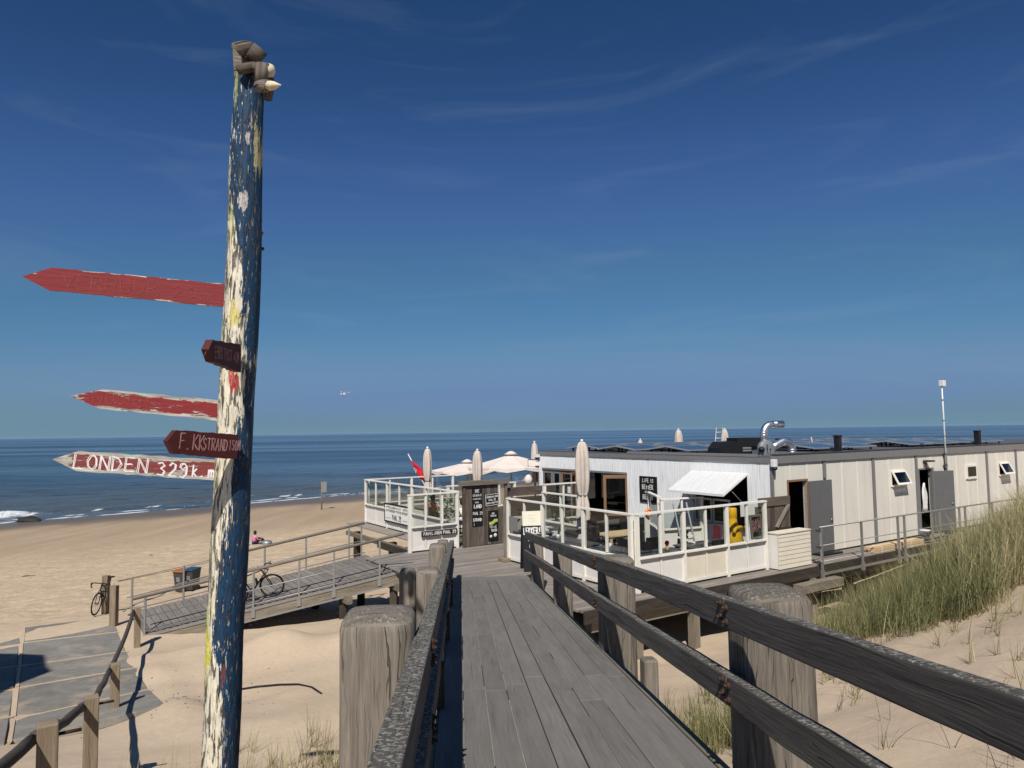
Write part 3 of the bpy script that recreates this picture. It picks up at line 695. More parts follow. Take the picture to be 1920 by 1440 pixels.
# ------------------------------------------------------------------ boardwalk the viewer stands on
def pix(px, py): return fw + cr * ((px - 960) / 1331) + cu * ((720 - py) / 1331)
DW = pix(864, 957); DW = DW / math.hypot(DW.x, DW.y)          # runs downhill towards the terrace
RW = V(DW.y, -DW.x, 0)                                        # to the right, level
NW = RW.cross(DW).normalized(); DN = DW.normalized()
def WK(lat, dist, h=0): return V(0, 0, 2.1) + RW * lat + DW * dist + AZ * h
bw = thing('boardwalk', 'grey weathered plank walkway sloping down to the beach terrace', None, (0, 3, 1.7), kind='structure')
END = 18.55
w = 1.86 / 9; lat0 = -.2
for i in range(9):
    d0 = -.6 - random.uniform(0, 1.5); first = True
    l0 = lat0 + i * w; g = .006 if i != 4 else .013
    while d0 < END:
        ln = random.choice((3.1, 3.9, 4.2, 4.6)); d1 = min(d0 + ln, END - .9)
        if END - .9 - d1 < .8: d1 = END - .9
        c = (WK(l0 + w / 2, d0) + WK(l0 + w / 2, d1)) / 2 - NW * .0225 + NW * random.uniform(-.003, .003)
        MB().obox(c, (DN, -RW, NW), ((d1 - d0) * DW.length - .005, w - g, .045), long=0).build('plank', 'plank', bw, bevel=.004)
        if d1 >= END - .9: break
        d0 = d1
sm = MB()
for i in range(1, 9):
    if i in (4, 5): continue
    l0 = lat0 + i * w; d0 = -.5
    while d0 < END - 1.2:
        d1 = min(d0 + random.uniform(.5, 2.2), END - 1); sm.obox((WK(l0, d0) + WK(l0, d1)) / 2 - NW * .012, (DN, -RW, NW), ((d1 - d0) * DW.length, .008, .012)); d0 = d1 + random.choice((.1, .4, 1.0, 1.6))
sm.build('seam_sand', 'seam', bw, kind='stuff')
for k in range(5):                       # cross planks where the slope meets the landing
    d = END - .9 + .09 + k * .18
    MB().obox(WK(.73, d) - NW * .024, (RW, DN, NW), (1.9 + .16 * (k > 1), .172, .045), long=0).build('plank', 'plank', bw, bevel=.004)
for lt, mt in ((-.235, 'plank_end'), (1.71, 'plank_end')):
    MB().obox((WK(lt, -.5) + WK(lt, END)) / 2 - NW * .06, (DN, -RW, NW), (END + .6, .07, .11), long=0).build('edge_board', mt, bw, bevel=.006)
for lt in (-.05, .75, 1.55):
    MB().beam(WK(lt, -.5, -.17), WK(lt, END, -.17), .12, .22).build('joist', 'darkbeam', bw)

def timber_post(parent, base, top, size, name='post', mat='post', chamfer=.08, twist=0, yax=None, seed=0, round_=.3):
    """squared pile with rounded, slightly domed and uneven head and split faces"""
    rr = random.Random(seed); n = 20; rings = []; h = (top - base).length; axz = (top - base).normalized()
    y = Vector(yax or DW); y = (y - axz * y.dot(axz)).normalized(); x = y.cross(axz)
    def ring(sc, z, wob):
        out = []
        for j in range(n):
            an = 2 * math.pi * (j + .5) / n; c, s_ = math.cos(an), math.sin(an); e = round_
            rad = 1 / ((abs(c) ** (2 / e) + abs(s_) ** (2 / e)) ** (e / 2))
            rad *= (1 + wob * mnoise.noise((c * 2 + seed, s_ * 2, z * .8)))
            out.append(base + axz * z + (x * c + y * s_) * (rad * size / 2 * sc))
        return out
    prof = [(1.0, 0), (1.0, h * .3), (1.01, h * .55), (.995, h * .8), (.99, h - chamfer), (.95, h - chamfer * .5), (.86, h - chamfer * .15), (.6, h + .004), (.25, h + .012)]
    vs = []; per = 4 * size; ou, ov = rr.uniform(0, 30), rr.uniform(0, 30)
    for sc, z in prof: vs += ring(sc, z, .05)
    faces = []; uvs = []
    for i in range(len(prof) - 1):
        for j in range(n):
            j2 = (j + 1) % n; faces.append((i * n + j, i * n + j2, (i + 1) * n + j2, (i + 1) * n + j))
            if prof[i + 1][1] <= h - chamfer * .4:
                uvs.append([(prof[i][1] + ou, per * j / n + ov), (prof[i][1] + ou, per * (j + 1) / n + ov), (prof[i + 1][1] + ou, per * (j + 1) / n + ov), (prof[i + 1][1] + ou, per * j / n + ov)])
            else:
                uvs.append([tuple(((vs[k] - base).dot(x) + ou, (vs[k] - base).dot(y) + ov)) for k in faces[-1]])
    k = len(prof) - 1; faces.append(tuple(k * n + j for j in range(n))); uvs.append([tuple(((vs[q] - base).dot(x) + ou, (vs[q] - base).dot(y) + ov)) for q in faces[-1]])
    mb = MB(); mb.add(vs, faces, uvs, smooth=True)
    return mb.build(name, mat, parent)

def split_strip(parent, p0, p1, mat='beam'): MB().beam(p0, p1, .012, .02).build('splinter', mat, parent)

def add_railing(label, side, group):
    inner = 1.60 if side > 0 else -.18
    sgn = 1 if side > 0 else -1
    r = thing('boardwalk_railing', label, 'railing', WK(inner, 2), group=group)
    posts = [(1, 4.27 + .22, .44, 1.165, .05), (2, 8.54 + .2, .42, 1.10, 0), (3, 12.81 + .15, .33, 1.04, -.02), (4, 17.1, .29, 1.03, -.02)] if side > 0 else \
            [(1, 4.5, .45, 1.10, .01), (2, 8.75, .28, 1.02, .03), (3, 12.9, .30, 1.12, .02), (4, 17.0, .27, 1.02, 0)]
    joints = [-1.2] + [p[1] - .17 for p in posts] + [18.35]
    for k, d, sz, hh, off in posts:
        lt = inner + sgn * ((.085 if side > 0 else .112) + sz / 2) + off
        top = WK(lt, d, hh); b = V(top.x, top.y, gz(top.x, top.y) - .3)
        timber_post(r, b, top, sz, seed=k * 7 + (3 if side > 0 else 40), round_=.36)
        # bearer under the deck, one per post
    for hi, (lo, up_) in enumerate(((.95, 1.13), (.49, .67))) if side > 0 else enumerate(((.77, .955), (.33, .51))):
        hw = .04 if side > 0 else .054; lt = inner + sgn * hw
        for j, (d0, d1) in enumerate(zip(joints, joints[1:])):
            if side > 0 and d1 > 18.3 and hi == 0: d1 = 18.0
            j0, j1 = random.uniform(-.006, .006), random.uniform(-.006, .006)
            # uneven plank: subdivide along, wobble the top edge
            n = max(2, int((d1 - d0) / .35)); mb = MB(); vs = []; uvs = []; fs = []
            ou, ov = random.uniform(0, 40), random.uniform(0, 40)
            for q in range(n + 1):
                d = d0 + .006 + (d1 - d0 - .012) * q / n; wob = mnoise.noise((d * 2.1, side * 5 + hi, 3)) * .008
                for (la, h) in ((lt - hw, lo + wob * .6), (lt + hw, lo + wob * .6), (lt + hw, up_ + wob), (lt - hw, up_ + wob)):
                    vs.append(WK(la + wob * .5, d, h))
            for q in range(n):
                for e in range(4):
                    e2 = (e + 1) % 4; fs.append((q * 4 + e, q * 4 + e2, q * 4 + 4 + e2, q * 4 + 4 + e))
                    u0_, u1_ = ou + q * .35, ou + (q + 1) * .35; a0 = ov + (0, .09, .27, .36, .54)[e]; a1 = ov + (.09, .27, .36, .54, .6)[e + 1 if e < 3 else 4]
                    uvs.append([(u0_, a0), (u0_, a1), (u1_, a1), (u1_, a0)])
            fs += [(3, 2, 1, 0), tuple(n * 4 + e for e in range(4))]; uvs += [[(0, 0), (.0, .08), (.02, .08), (.02, 0)]] * 2
            mb.add(vs, fs, uvs); o = mb.build('rail', 'rail', r, bevel=.009)
            bm = bmesh.new(); bm.from_mesh(o.data); bmesh.ops.recalc_face_normals(bm, faces=bm.faces); bm.to_mesh(o.data); bm.free()
            # bolts on either side of the joint
            if 0 <= j < 3:
                for dd, sg2 in ((d1 - .045, 0), (d1 + .05, 1)):
                    for hh2 in (lo + .045, up_ - .05):
                        c = WK(inner - sgn * .003, dd, hh2 + (.02 if sg2 else 0))
                        bb = MB(); bb.tube([c + RW * (sgn * .01), c - RW * (sgn * .012)], [.022, .022], 8); bb.tube([c - RW * (sgn * .010), c - RW * (sgn * .03)], [.012, .010], 6)
                        bb.build('bolt', 'rust', r)
    return r
M['rust'] = flat('rusty_bolt', (.06, .03, .018), .7, var=.5, scale=60)
left_rail = add_railing('left railing of the boardwalk, lichen on top, beside the painted signpost', -1, 'boardwalk railings')
right_rail = add_railing('right railing of the boardwalk with dark planks bolted to thick piles', 1, 'boardwalk railings')
# loose splinters peeling off the right piles and the blocks bolted beside them
for k, d in ((1, 4.30), (2, 8.5), (3, 12.8)):
    p = WK(1.68, d - .1, .46); MB().tube([p, p + V(.03, -.02, -.35), p + V(.11, -.03, -.75)], [.006, .008, .006], 5).build('splinter', 'beam', right_rail)
p = WK(2.2, 8.45, -.45); MB().obox(p, (RW, DN, AZ), (.17, .25, .75)).build('block', 'post', right_rail, bevel=.03)
# second pile and cross block beside the left railing
pl = thing('timber_pile', 'short squared pile standing left of the second railing pile', 'pile', WK(-.66, 8.95, -1.4))
tp = WK(-.66, 8.95, 1.0); timber_post(pl, V(tp.x, tp.y, gz(tp.x, tp.y) - .2), tp, .20, 'pile_timber', seed=91)
# brackets between the left railing and the deck
for d in (3.2, 6.4, 9.6, 13.0):
    MB().obox(WK(-.205, d, .20), (RW, DN, NW), (.10, .12, .36)).build('bracket', 'darkbeam', left_rail)

# ------------------------------------------------------------------ bike ramp
def at_px(px, py, depth): d = pix(px, py); return EYE + d * (depth / d.y)      # a point that far ahead
def unp(px, py, z): d = pix(px, py); return EYE + d * ((z - EYE.z) / d.z)
TN, TF = unp(757, 1066, -.02), unp(741, 1040, -.02)
FN, FF = unp(268, 1188, -1.50), unp(226, 1154, -1.50)
rdir = (TN - FN).normalized()
rside = V(-rdir.y, rdir.x, 0).normalized(); RWID = 2.35
RLEN = (TN - FN).length; rn = rdir.cross(AV).normalized()
rn = rn if rn.z > 0 else -rn
RSK = AV * (2.83 / 2.35)
def RP(t, s_, h=0): return FN + rdir * (t * RLEN) + RSK * s_ + AZ * h
rampo = thing('ramp', 'plank ramp climbing from the slab path to the terrace', None, FN, kind='structure')
npl = int(RLEN / .2)
for k in range(npl):
    t0 = (k + .5) / npl
    # the lower planks are set wider apart and slightly skewed
    wax = rn.cross(AV).normalized(); MB().obox(RP(t0, RWID / 2 + random.uniform(-.012, .012)) - rn * .02, (AV, wax, rn), (2.86, abs(rdir.dot(wax)) * RLEN / npl - .014, .04), long=0).build('plank', 'ramp', rampo)
for s_ in (-.03, RWID * .5, RWID + .03):
    MB().beam(RP(-.01, s_, -.20), RP(1.0, s_, -.20), .09, .30).build('stringer', 'beam' if s_ < 1 else 'darkbeam', rampo)
MB().beam(RP(0, -.085, -.05), RP(1, -.085, -.05), .016, .08).build('edge_strip', 'galv', rampo)
MB().beam(RP(0, -.085, -.35), RP(1, -.085, -.35), .016, .05).build('edge_strip', 'galv', rampo)
for t_ in (.77, .97):
    for s_ in (.15, RWID - .15):
        p = RP(t_, s_, -.3); q = V(p.x, p.y, gz(p.x, p.y) - .3); MB().beam(q, p, .2, .2).build('support_post', 'darkbeam', rampo)
    MB().beam(RP(t_, -.25, -.43), RP(t_, RWID + .25, -.43), .16, .2).build('crossbeam', 'beam', rampo)

def ramp_rail(label, s_, t_lo, t_full, stan, group, near):
    r = thing('ramp_railing', label, 'railing', RP(.5, s_), group=group)
    H_ = 1.0
    for t_ in stan:
        b = RP(t_, s_, -.16 if near else -.05)
        MB().obox((b + RP(t_, s_, H_)) / 2, (rdir, rside, AZ), (.05, .05, (RP(t_, s_, H_) - b).length)).build('stanchion', 'galv', r)
        MB().obox(RP(t_, s_, -.16), (rdir, rside, AZ), (.11, .09, .26)).build('bracket', 'galv', r)
    MB().tube([RP(t_lo, s_, H_), RP(1.0, s_, H_ - .01)], .042, 8).build('handrail', 'hrail', r)
    MB().tube([RP(-.02, s_, .45), RP(1.0, s_, .45)], .016, 6).build('midrail', 'galv', r)
    MB().tube([RP(0, s_, .06), RP(1.0, s_, .06)], .016, 6).build('midrail', 'galv', r)
    return r
near_r = ramp_rail('near railing of the bike ramp, passing in front of the standing bicycle', -.06, -.04, 1, (.005, .33, .41, .585, .72, .90), 'ramp railings', True)
far_r = ramp_rail('far railing of the bike ramp, partly strung with thin cables', RWID + .06, .43, 1, (.0, .215, .45, .56, .74, .93, .985), 'ramp railings', False)
for dz in (0, .05):
    MB().tube([RP(-.06, RWID + .06, 1.02 - dz * .3), RP(.2, RWID + .06, .98 - dz), RP(.44, RWID + .06, 1.0 - dz)], .008, 5).build('cable', 'rope', far_r)
MB().tube([RP(-.02, RWID + .05, .12), RP(.03, RWID + .2, .18), RP(.12, RWID + .3, .2), RP(.2, RWID + .32, .42), RP(.4, RWID + .2, .5)], .022, 6).build('cable', 'hrail', far_r)

# ------------------------------------------------------------------ pole-and-post fence down the left side
fp = [(V(-2.75, 3.2, 0), 2.06), (V(-3.53, 5.5, 0), 1.66), (V(-4.72, 8.1, 0), .93), (V(-7.0, 12.7, 0), -.15), (V(-9.58, 18.35, 0), -.52)]
rf = thing('post_fence', 'low fence of square stakes joined by a bent pole, beside the slabs', 'fence', (-5, 8, 0))
tops = []
for i, (p, zt) in enumerate(fp):
    zb = gz(p.x, p.y) - .25; tp = V(p.x, p.y, zt); tops.append(tp)
    o = MB().obox((tp + V(p.x, p.y, zb)) / 2, (AU, AV, AZ), (.14, .14, zt - zb)).build('stake', 'stake', rf, bevel=.012)
for a, b in zip(tops, tops[1:]):
    k = 7; pts = []
    for q in range(k + 1):
        t_ = q / k; sag = -.10 * 4 * t_ * (1 - t_) if (b - a).length > 3 else -.03 * 4 * t_ * (1 - t_)
        pts.append(a.lerp(b, t_) + AZ * (sag - .1) + AU * (mnoise.noise((a.x + q, 3, 1)) * .03 - .09) + AZ * mnoise.noise((a.y + q * 1.3, 7, 1)) * .03)
    MB().tube(pts, .045, 8).build('pole_rail', 'rope', rf)
for tp in tops[:3]: MB().tube([tp + AU * .02 - AZ * .1, tp + AU * .22 - AZ * .1], .014, 6).build('bolt', 'rust', rf)
# two more stakes at the ramp's foot
for lab, px, py, zt in (('pale square stake at the foot of the far ramp railing', 213, 1176, 1.12), ('brown stake behind the bicycle at the ramp foot', 198, 1146, 1.15)):
    p = unp(px, py, -1.55); z0 = gz(p.x, p.y)
    MB().box((p.x - .085, p.y - .085, z0 - .2), (p.x + .085, p.y + .085, z0 + zt)).build('stake', 'stake', None, lab, 'stake', group='stakes at the ramp foot', loc=V(p.x, p.y, z0))

# ------------------------------------------------------------------ terrace deck
deck = thing('terrace_deck', 'weathered plank deck around the white beach pavilion', None, P(-7, 3, 0), kind='structure')
POLY_ENT = [(-9.15, 7.9), (-9.2, 4.9), (-8.35, 1.0), (-7.9, -1.12), (28, -1.12), (28, 0.0), (0, 0), (0, 16.4), (-6.55, 16.4), (-6.55, 8.1), (-7.95, 8.1)]
def spans(b):
    xs = []
    n = len(POLY_ENT)
    for i in range(n):
        (a0, b0), (a1, b1) = POLY_ENT[i], POLY_ENT[(i + 1) % n]
        if (b0 > b) != (b1 > b): xs.append(a0 + (b - b0) / (b1 - b0) * (a1 - a0))
    xs.sort(); return list(zip(xs[::2], xs[1::2]))
b = -1.12; pw = .15; nd = 0
far_mb = MB()
while b < 16.3:
    bc = b + pw / 2
    for a0, a1 in spans(bc):
        a = a0
        while a < a1 - .01:
            ln = min(random.uniform(3.6, 5.2), a1 - a)
            if a1 - a - ln < .6: ln = a1 - a
            mbx = MB() if nd < 285 and (bc < 8.2) else far_mb
            lbox(mbx, a + .002, a + ln - .003, b + .004, b + pw - .004, -.04 + random.uniform(-.003, 0), 0 + random.uniform(-.004, .002), long=0)
            if mbx is not far_mb: mbx.build('plank', 'deck', deck); nd += 1
            a += ln
    b += pw
far_mb.build('planks', 'deck', deck, kind='stuff')
jm = MB()
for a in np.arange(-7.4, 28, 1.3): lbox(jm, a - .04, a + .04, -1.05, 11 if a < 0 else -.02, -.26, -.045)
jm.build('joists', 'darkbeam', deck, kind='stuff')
lbox(MB(), -7.9, 28, -1.16, -1.122, -.28, -.005).build('edge_beam', 'darkbeam', deck)
lbox(MB(), .5, 28, -1.185, -1.163, -.27, -.20).build('edge_strip', 'galv', deck)
# bearers and piles below
for a0, a1 in ((-7.6, .75), (1.0, 6.4), (6.0, 12), (12, 18)):
    lbox(MB(), a0, a1, -.98 if a0 != -7.6 else -1.02, -.80, -.52, -.285).build('bearer', 'beam', deck)
lbox(MB(), -.9, .95, -1.5, -1.22, -.54, -.32).build('bearer', 'beam', deck)
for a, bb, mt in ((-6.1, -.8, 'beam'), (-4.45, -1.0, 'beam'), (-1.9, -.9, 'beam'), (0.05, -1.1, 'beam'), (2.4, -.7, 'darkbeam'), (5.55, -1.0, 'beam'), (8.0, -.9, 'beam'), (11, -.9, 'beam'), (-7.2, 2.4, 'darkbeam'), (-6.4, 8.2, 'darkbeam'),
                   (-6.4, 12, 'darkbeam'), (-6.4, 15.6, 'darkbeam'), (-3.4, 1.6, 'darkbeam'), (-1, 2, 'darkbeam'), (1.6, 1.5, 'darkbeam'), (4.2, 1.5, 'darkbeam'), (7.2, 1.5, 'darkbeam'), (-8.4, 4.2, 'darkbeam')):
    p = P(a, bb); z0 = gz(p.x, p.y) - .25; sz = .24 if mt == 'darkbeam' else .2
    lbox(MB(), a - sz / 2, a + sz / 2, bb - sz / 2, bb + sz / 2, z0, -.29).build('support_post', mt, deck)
for a0, z0, a1, z1, bb in ((-6.6, -1.6, -7.6, -.3, 2.4), (-6.5, -1.7, -6.5, -.4, 9.6)):
    MB().beam(P(a0, bb, z0), P(a1, bb + (1.3 if a0 == a1 else 0), z1), .1, .18).build('brace', 'darkbeam', deck)
MB().beam(P(-6.5, 8.4, -1.3), P(-6.5, 10.6, -.35), .1, .16).build('brace', 'darkbeam', deck)
MB().beam(P(-6.75, 15.8, -.32), P(-6.75, 7.4, -.32), .14, .16).build('bearer', 'beam', deck)

# ------------------------------------------------------------------ glass wind screens
def screen(label, pts_a, pts_b, n, h=1.84, sill=.80, posts_every=2, mats=('white',), group='glass wind screens around the terrace', cap=True, panel_mats=None, name='wind_screen', z0=0.0, base_gap=.06):
    """framed screen from local point A to B: n bays, glass above, board below"""
    A_, B_ = P(*pts_a), P(*pts_b); d = (B_ - A_); Ln = d.length; d.normalize(); out = V(d.y, -d.x, 0)
    r = thing(name, label, 'wind screen', A_ + AZ * z0, group=group)
    bay = Ln / n
    def F(t, o=0, z=0): return A_ + d * t + out * o + AZ * (z + z0)
    for i in range(n + 1):
        big = i % posts_every == 0 or i == n
        wd = .095 if big else .06; t_ = min(max(i * bay, wd / 2), Ln - wd / 2)
        mb = MB()
        if big: mb.obox(F(t_, 0, (h - .045) / 2 + .0), (d, out, AZ), (wd, .09, h - .045 - .01))
        else: mb.obox(F(t_, 0, (sill + h - .045) / 2 + .02), (d, out, AZ), (wd, .06, h - .045 - sill - .04))
        mb.build('post' if big else 'mullion', 'white', r)
        if not big: MB().obox(F(t_, .012, (base_gap + .07 + sill - .06) / 2), (d, out, AZ), (.035, .03, sill - .06 - base_gap - .07 - .004)).build('cover_strip', 'white', r)
    MB().obox(F(Ln / 2, 0, h - .021), (d, out, AZ), (Ln + .02, .12, .042)).build('top_rail', 'white', r)
    for i in range(n):
        t0, t1 = i * bay, (i + 1) * bay
        l_ = (.095 if (i % posts_every == 0) else .06) / 2; r_ = (.095 if ((i + 1) % posts_every == 0 or i + 1 == n) else .06) / 2
        if i == 0: l_ = .095
        if i == n - 1: r_ = .095
        a, b_ = t0 + l_, t1 - r_; c = (a + b_) / 2; w_ = b_ - a
        MB().obox(F(c, 0, (sill + h - .05) / 2 + .01), (d, out, AZ), (w_ - .004, .008, h - sill - .09)).build('pane', 'glass', r)
        pm = (panel_mats or ['offwhite'])[i % len(panel_mats or [1])]
        MB().obox(F(c, -.01, (sill - .035 + base_gap + .07) / 2), (d, out, AZ), (w_ - .002, .025, sill - .035 - base_gap - .07 - .004)).build('panel', pm, r)
    segs = [(i, min(i + posts_every, n)) for i in range(0, n, posts_every)]
    for i0, i1 in segs:
        a = i0 * bay + (.0475 if i0 else .096); b_ = i1 * bay - (.0475 if i1 < n else .096)
        MB().obox(F((a + b_) / 2, .015, sill), (d, out, AZ), (b_ - a - .003, .14, .04)).build('sill', 'white', r)
        MB().obox(F((a + b_) / 2, 0, base_gap + .03), (d, out, AZ), (b_ - a - .003, .07, .07)).build('bottom_rail', 'white', r)
    return r
scr_front = screen('cream glass wind screen at the front of the terrace, facing the right handrail', (-5.9, -.62), (-1.14, -.62), 6, panel_mats=['offwhite', 'offwhite', 'cream', 'cream', 'offwhite', 'offwhite'])
scr_left = screen('white glass wind screen running back from the front corner to the entrance', (-5.95, 4.75), (-5.95, -.56), 6, panel_mats=['offwhite'])
scr_wing = screen('short white screen carrying the brown name plank', (-7.75, 7.75), (-5.95, 7.75), 3, posts_every=3, panel_mats=['offwhite'])
scr_long = screen('long white screen on the seaward deck, with the framed name sign on it', (-5.9, 15.95), (-5.9, 7.85), 7, posts_every=2, panel_mats=['offwhite'])
scr_back = screen('white screen along the far sea side of the left terrace', (-5.8, 16.0), (-.6, 16.0), 5, posts_every=2, panel_mats=['offwhite'])
scr_mid = screen('low white screen standing inside the left terrace behind the people', (-4.3, 11.6), (-1.1, 11.6), 4, posts_every=2, h=1.72, panel_mats=['offwhite'])
scr_in1 = screen('inner white screen nearest the brown terrace doors', (-3.3, 6.6), (-1.6, 6.6), 2, posts_every=2, h=2.0, panel_mats=['offwhite'])
scr_in2 = screen('inner white return screen running towards the pavilion door', (-3.35, 6.55), (-3.35, 4.6), 2, posts_every=2, h=1.75, panel_mats=['offwhite'])
scr_hatch = screen('inner white screen in front of the serving hatch', (-2.0, 2.45), (-.55, 2.1), 2, posts_every=2, h=1.72, panel_mats=['offwhite'])
scr_hatch2 = screen('narrow inner screen standing left of the serving hatch', (-1.05, 3.9), (-1.9, 2.6), 1, posts_every=1, h=1.78, panel_mats=['offwhite'])
MB().beam(P(-6.02, 4.80, .02), P(-6.02, 4.80, 1.78), .09, .09).build('entrance_post', 'hrail', None, 'grey square post at the entrance end of the side screen', 'post', loc=P(-6.02, 4.8))
MB().obox(P(-6.08, 4.72, .05), (AU, AV, AZ), (.3, .3, .1)).build('stone_block', 'stake', None, 'small square block on the deck at the foot of the entrance post', 'block', loc=P(-6.08, 4.72), bevel=.01)
MB().obox(P(-6.02, 4.35, 1.12), (AU, AV, AZ), (.02, .42, .40)).build('blank_board', 'greysheet', None, 'small grey blank board hung in the screen beside the entrance', 'board', loc=P(-6.02, 4.35, 1.1))

# ------------------------------------------------------------------ entrance gate with chalk boards
gate = thing('entrance_gate', 'dark wooden gate wall carrying three chalkboards at the terrace entrance', 'gate', P(-5.2, 7.6))
GA0, GA1, GB = -5.84, -4.12, 7.62
n = 11; w_ = (GA1 - GA0 - .16) / n
for i in range(n):
    a = GA0 + .08 + w_ * i
    if i >= n - 2: zlo = (.0, 1.02); rng_z = [(.02, 1.2)]
    else: rng_z = [(.02, 2.02)]
    for z0, z1 in rng_z: lbox(MB(), a + .003, a + w_ - .003, GB - .012 + random.uniform(-.004, .004), GB + .012, z0, z1, long=2).build('board', 'gatewood', gate)
for a in (GA0 + .035, GA1 - .035): lbox(MB(), a - .045, a + .045, GB - .045, GB + .045, .0, 2.02, long=2).build('post', 'hrail' if a > -5 else 'gatewood', gate)
lbox(MB(), GA0 - .12, GA1 + .06, GB - .1, GB + .1, 2.02, 2.17, long=0).build('lintel', 'hrail', gate)
lbox(MB(), GA1 + .12, GA1 + 2.2, GB + .1, GB + .16, 1.55, 1.85, long=0).build('top_board', 'gatewood', gate)
lbox(MB(), GA1 + .12, GA1 + 2.2, GB + .1, GB + .14, .85, 1.5, long=0).build('back_board', 'darkbeam', gate)

def board_thing(name, label, cat, org, xdir, w_, h, mat, th=.025, border=None, lines=(), ydir=None, group=None, bm=.03, rot=0, inset=None):
    F = frame(org, xdir, ydir)
    if rot: F = F @ Matrix.Rotation(rot, 4, 'Z')
    r = thing(name, label, cat, org, group=group)
    MB().prism([(0, 0), (w_, 0), (w_, h), (0, h)], th, F).build('board', mat, r)
    if border:
        b = bm; mb = MB()
        for x0, x1, y0, y1 in ((-b * .2, b, -b * .2, h + b * .2), (w_ - b, w_ + b * .2, -b * .2, h + b * .2), (b, w_ - b, -b * .2, b), (b, w_ - b, h - b, h + b * .2)):
            R3 = F.to_3x3(); mb.obox(F @ V((x0 + x1) / 2, (y0 + y1) / 2, .003), (R3 @ V(1, 0, 0), R3 @ V(0, 1, 0), R3 @ V(0, 0, 1)), (x1 - x0 - .001, y1 - y0 - .001, .022))
        mb.build('frame', border, r)
    for ln in lines:
        text, x, y, hh, st, adv, mt = ln[:7]; k = ln[7] if len(ln) > 7 else {}
        lettering(text, x, y, hh, st, adv, F @ Matrix.Translation((0, 0, .001)), **k).build('lettering', mt, r)
    return r, F
fy = GB - .03
cb, F = board_thing('chalkboard', 'tall chalkboard with white handwriting, left one on the entrance gate', 'chalkboard', P(-5.50, fy, .66), AU, .40, 1.25, 'chalkboard',
   lines=(('DE', .12, 1.12, .09, .016, .09, 'chalk'), ('Lekkerste', .03, .99, .07, .009, .038, 'chalk'), ('hamburgers', .03, .88, .045, .005, .034, 'chalk'), ('van', .10, .76, .05, .007, .05, 'chalk'), ('LAND', .07, .60, .11, .022, .075, 'chalk'),
          ('PAAL 29', .03, .38, .09, .012, .055, 'chalk'), ('STRAND', .03, .17, .09, .017, .058, 'chalk'), ('J', .04, .03, .09, .008, .05, 'chalk')))
cb, F = board_thing('chalkboard', 'tilted black sign with a white outline, right of the tall chalkboard on the gate', 'chalkboard', P(-4.99, fy, 1.27), AU, .56, .42, 'chalkboard', rot=R(4),
   lines=(('STRANDPAVILJOEN', .05, .28, .06, .008, .031, 'chalk'), ('PAAL 29', .15, .18, .06, .010, .042, 'chalk'), ('BURGH-HAAMSTEDE', .05, .08, .055, .007, .031, 'chalk')))
mb = MB(); R3 = F.to_3x3()
for x0, x1, y0, y1 in ((.02, .54, .02, .034), (.02, .54, .386, .40), (.02, .034, .036, .384), (.526, .54, .036, .384)):
    mb.obox(F @ V((x0 + x1) / 2, (y0 + y1) / 2, .003), (R3 @ V(1, 0, 0), R3 @ V(0, 1, 0), R3 @ V(0, 0, 1)), (x1 - x0, y1 - y0, .004))
mb.build('outline', 'chalk', cb)
cb, F = board_thing('chalkboard', 'narrow chalkboard with a lime green ribbon, low on the right of the gate', 'chalkboard', P(-4.90, fy - .03, .16), AU, .38, .98, 'chalkboard', ydir=V(-.04, -.05, 1),
   lines=(('OOK', .13, .86, .05, .008, .04, 'chalk'), ('TERRAS', .07, .78, .05, .009, .04, 'chalk'), ('Frisse', .06, .40, .08, .010, .046, 'chalk'), ('TACOS', .10, .28, .08, .014, .05, 'chalk')))
mb = MB(); R3 = F.to_3x3()
for x, y, ww, hh, an in ((.10, .56, .15, .10, 8), (.19, .59, .12, .10, 35), (.28, .64, .15, .10, 5)):
    q = Matrix.Rotation(R(an), 3, 'Z'); mb.obox(F @ V(x, y, .004), (R3 @ (q @ V(1, 0, 0)), R3 @ (q @ V(0, 1, 0)), R3 @ V(0, 0, 1)), (ww, hh, .004 + x * .01))
mb.build('ribbon', 'green', cb)
mb = MB()
for x, y, rr in ((.10, .13, .05), (.26, .14, .065)): mb.lathe([(rr, .002), (rr * .96, .006)], (0, 0, 0), 12)
mb.v = [tuple(F @ (V(x, y, z) + (V(.10, .12, 0) if i < 24 else V(.27, .15, 0)))) for i, (x, y, z) in enumerate(mb.v)]
mb.build('drawing', 'chalk', cb)

sg, F = board_thing('name_plank', 'long dark plank with white letters under the short screen sill', 'sign', P(-7.32, 7.66, .48), AU + V(0, 0, .0), 1.28, .17, 'brownboard', th=.05, ydir=V(0, -.06, 1),
   lines=(('PAVILJOEN PAAL 29', .06, .04, .095, .018, .073, 'chalk', dict(jit=.12)),))
sg, F = board_thing('name_sign', 'white framed sign with black letters on the long seaward screen', 'sign', P(-5.97, 13.75, .30), -AV, 2.3, .72, 'signwhite', border='blackpaint', bm=.045,
   lines=(('STRANDPAVILJOEN', .16, .40, .20, .026, .136, 'blackpaint', dict(jit=.1)), ('~', .14, .10, .12, .012, .22, 'blackpaint'), ('~', .40, .10, .12, .012, .2, 'blackpaint'), ('PAAL 29', .75, .11, .19, .03, .125, 'blackpaint', dict(jit=.1)), ('~', 1.72, .10, .12, .012, .2, 'blackpaint'), ('~', 1.95, .10, .12, .012, .2, 'blackpaint')))
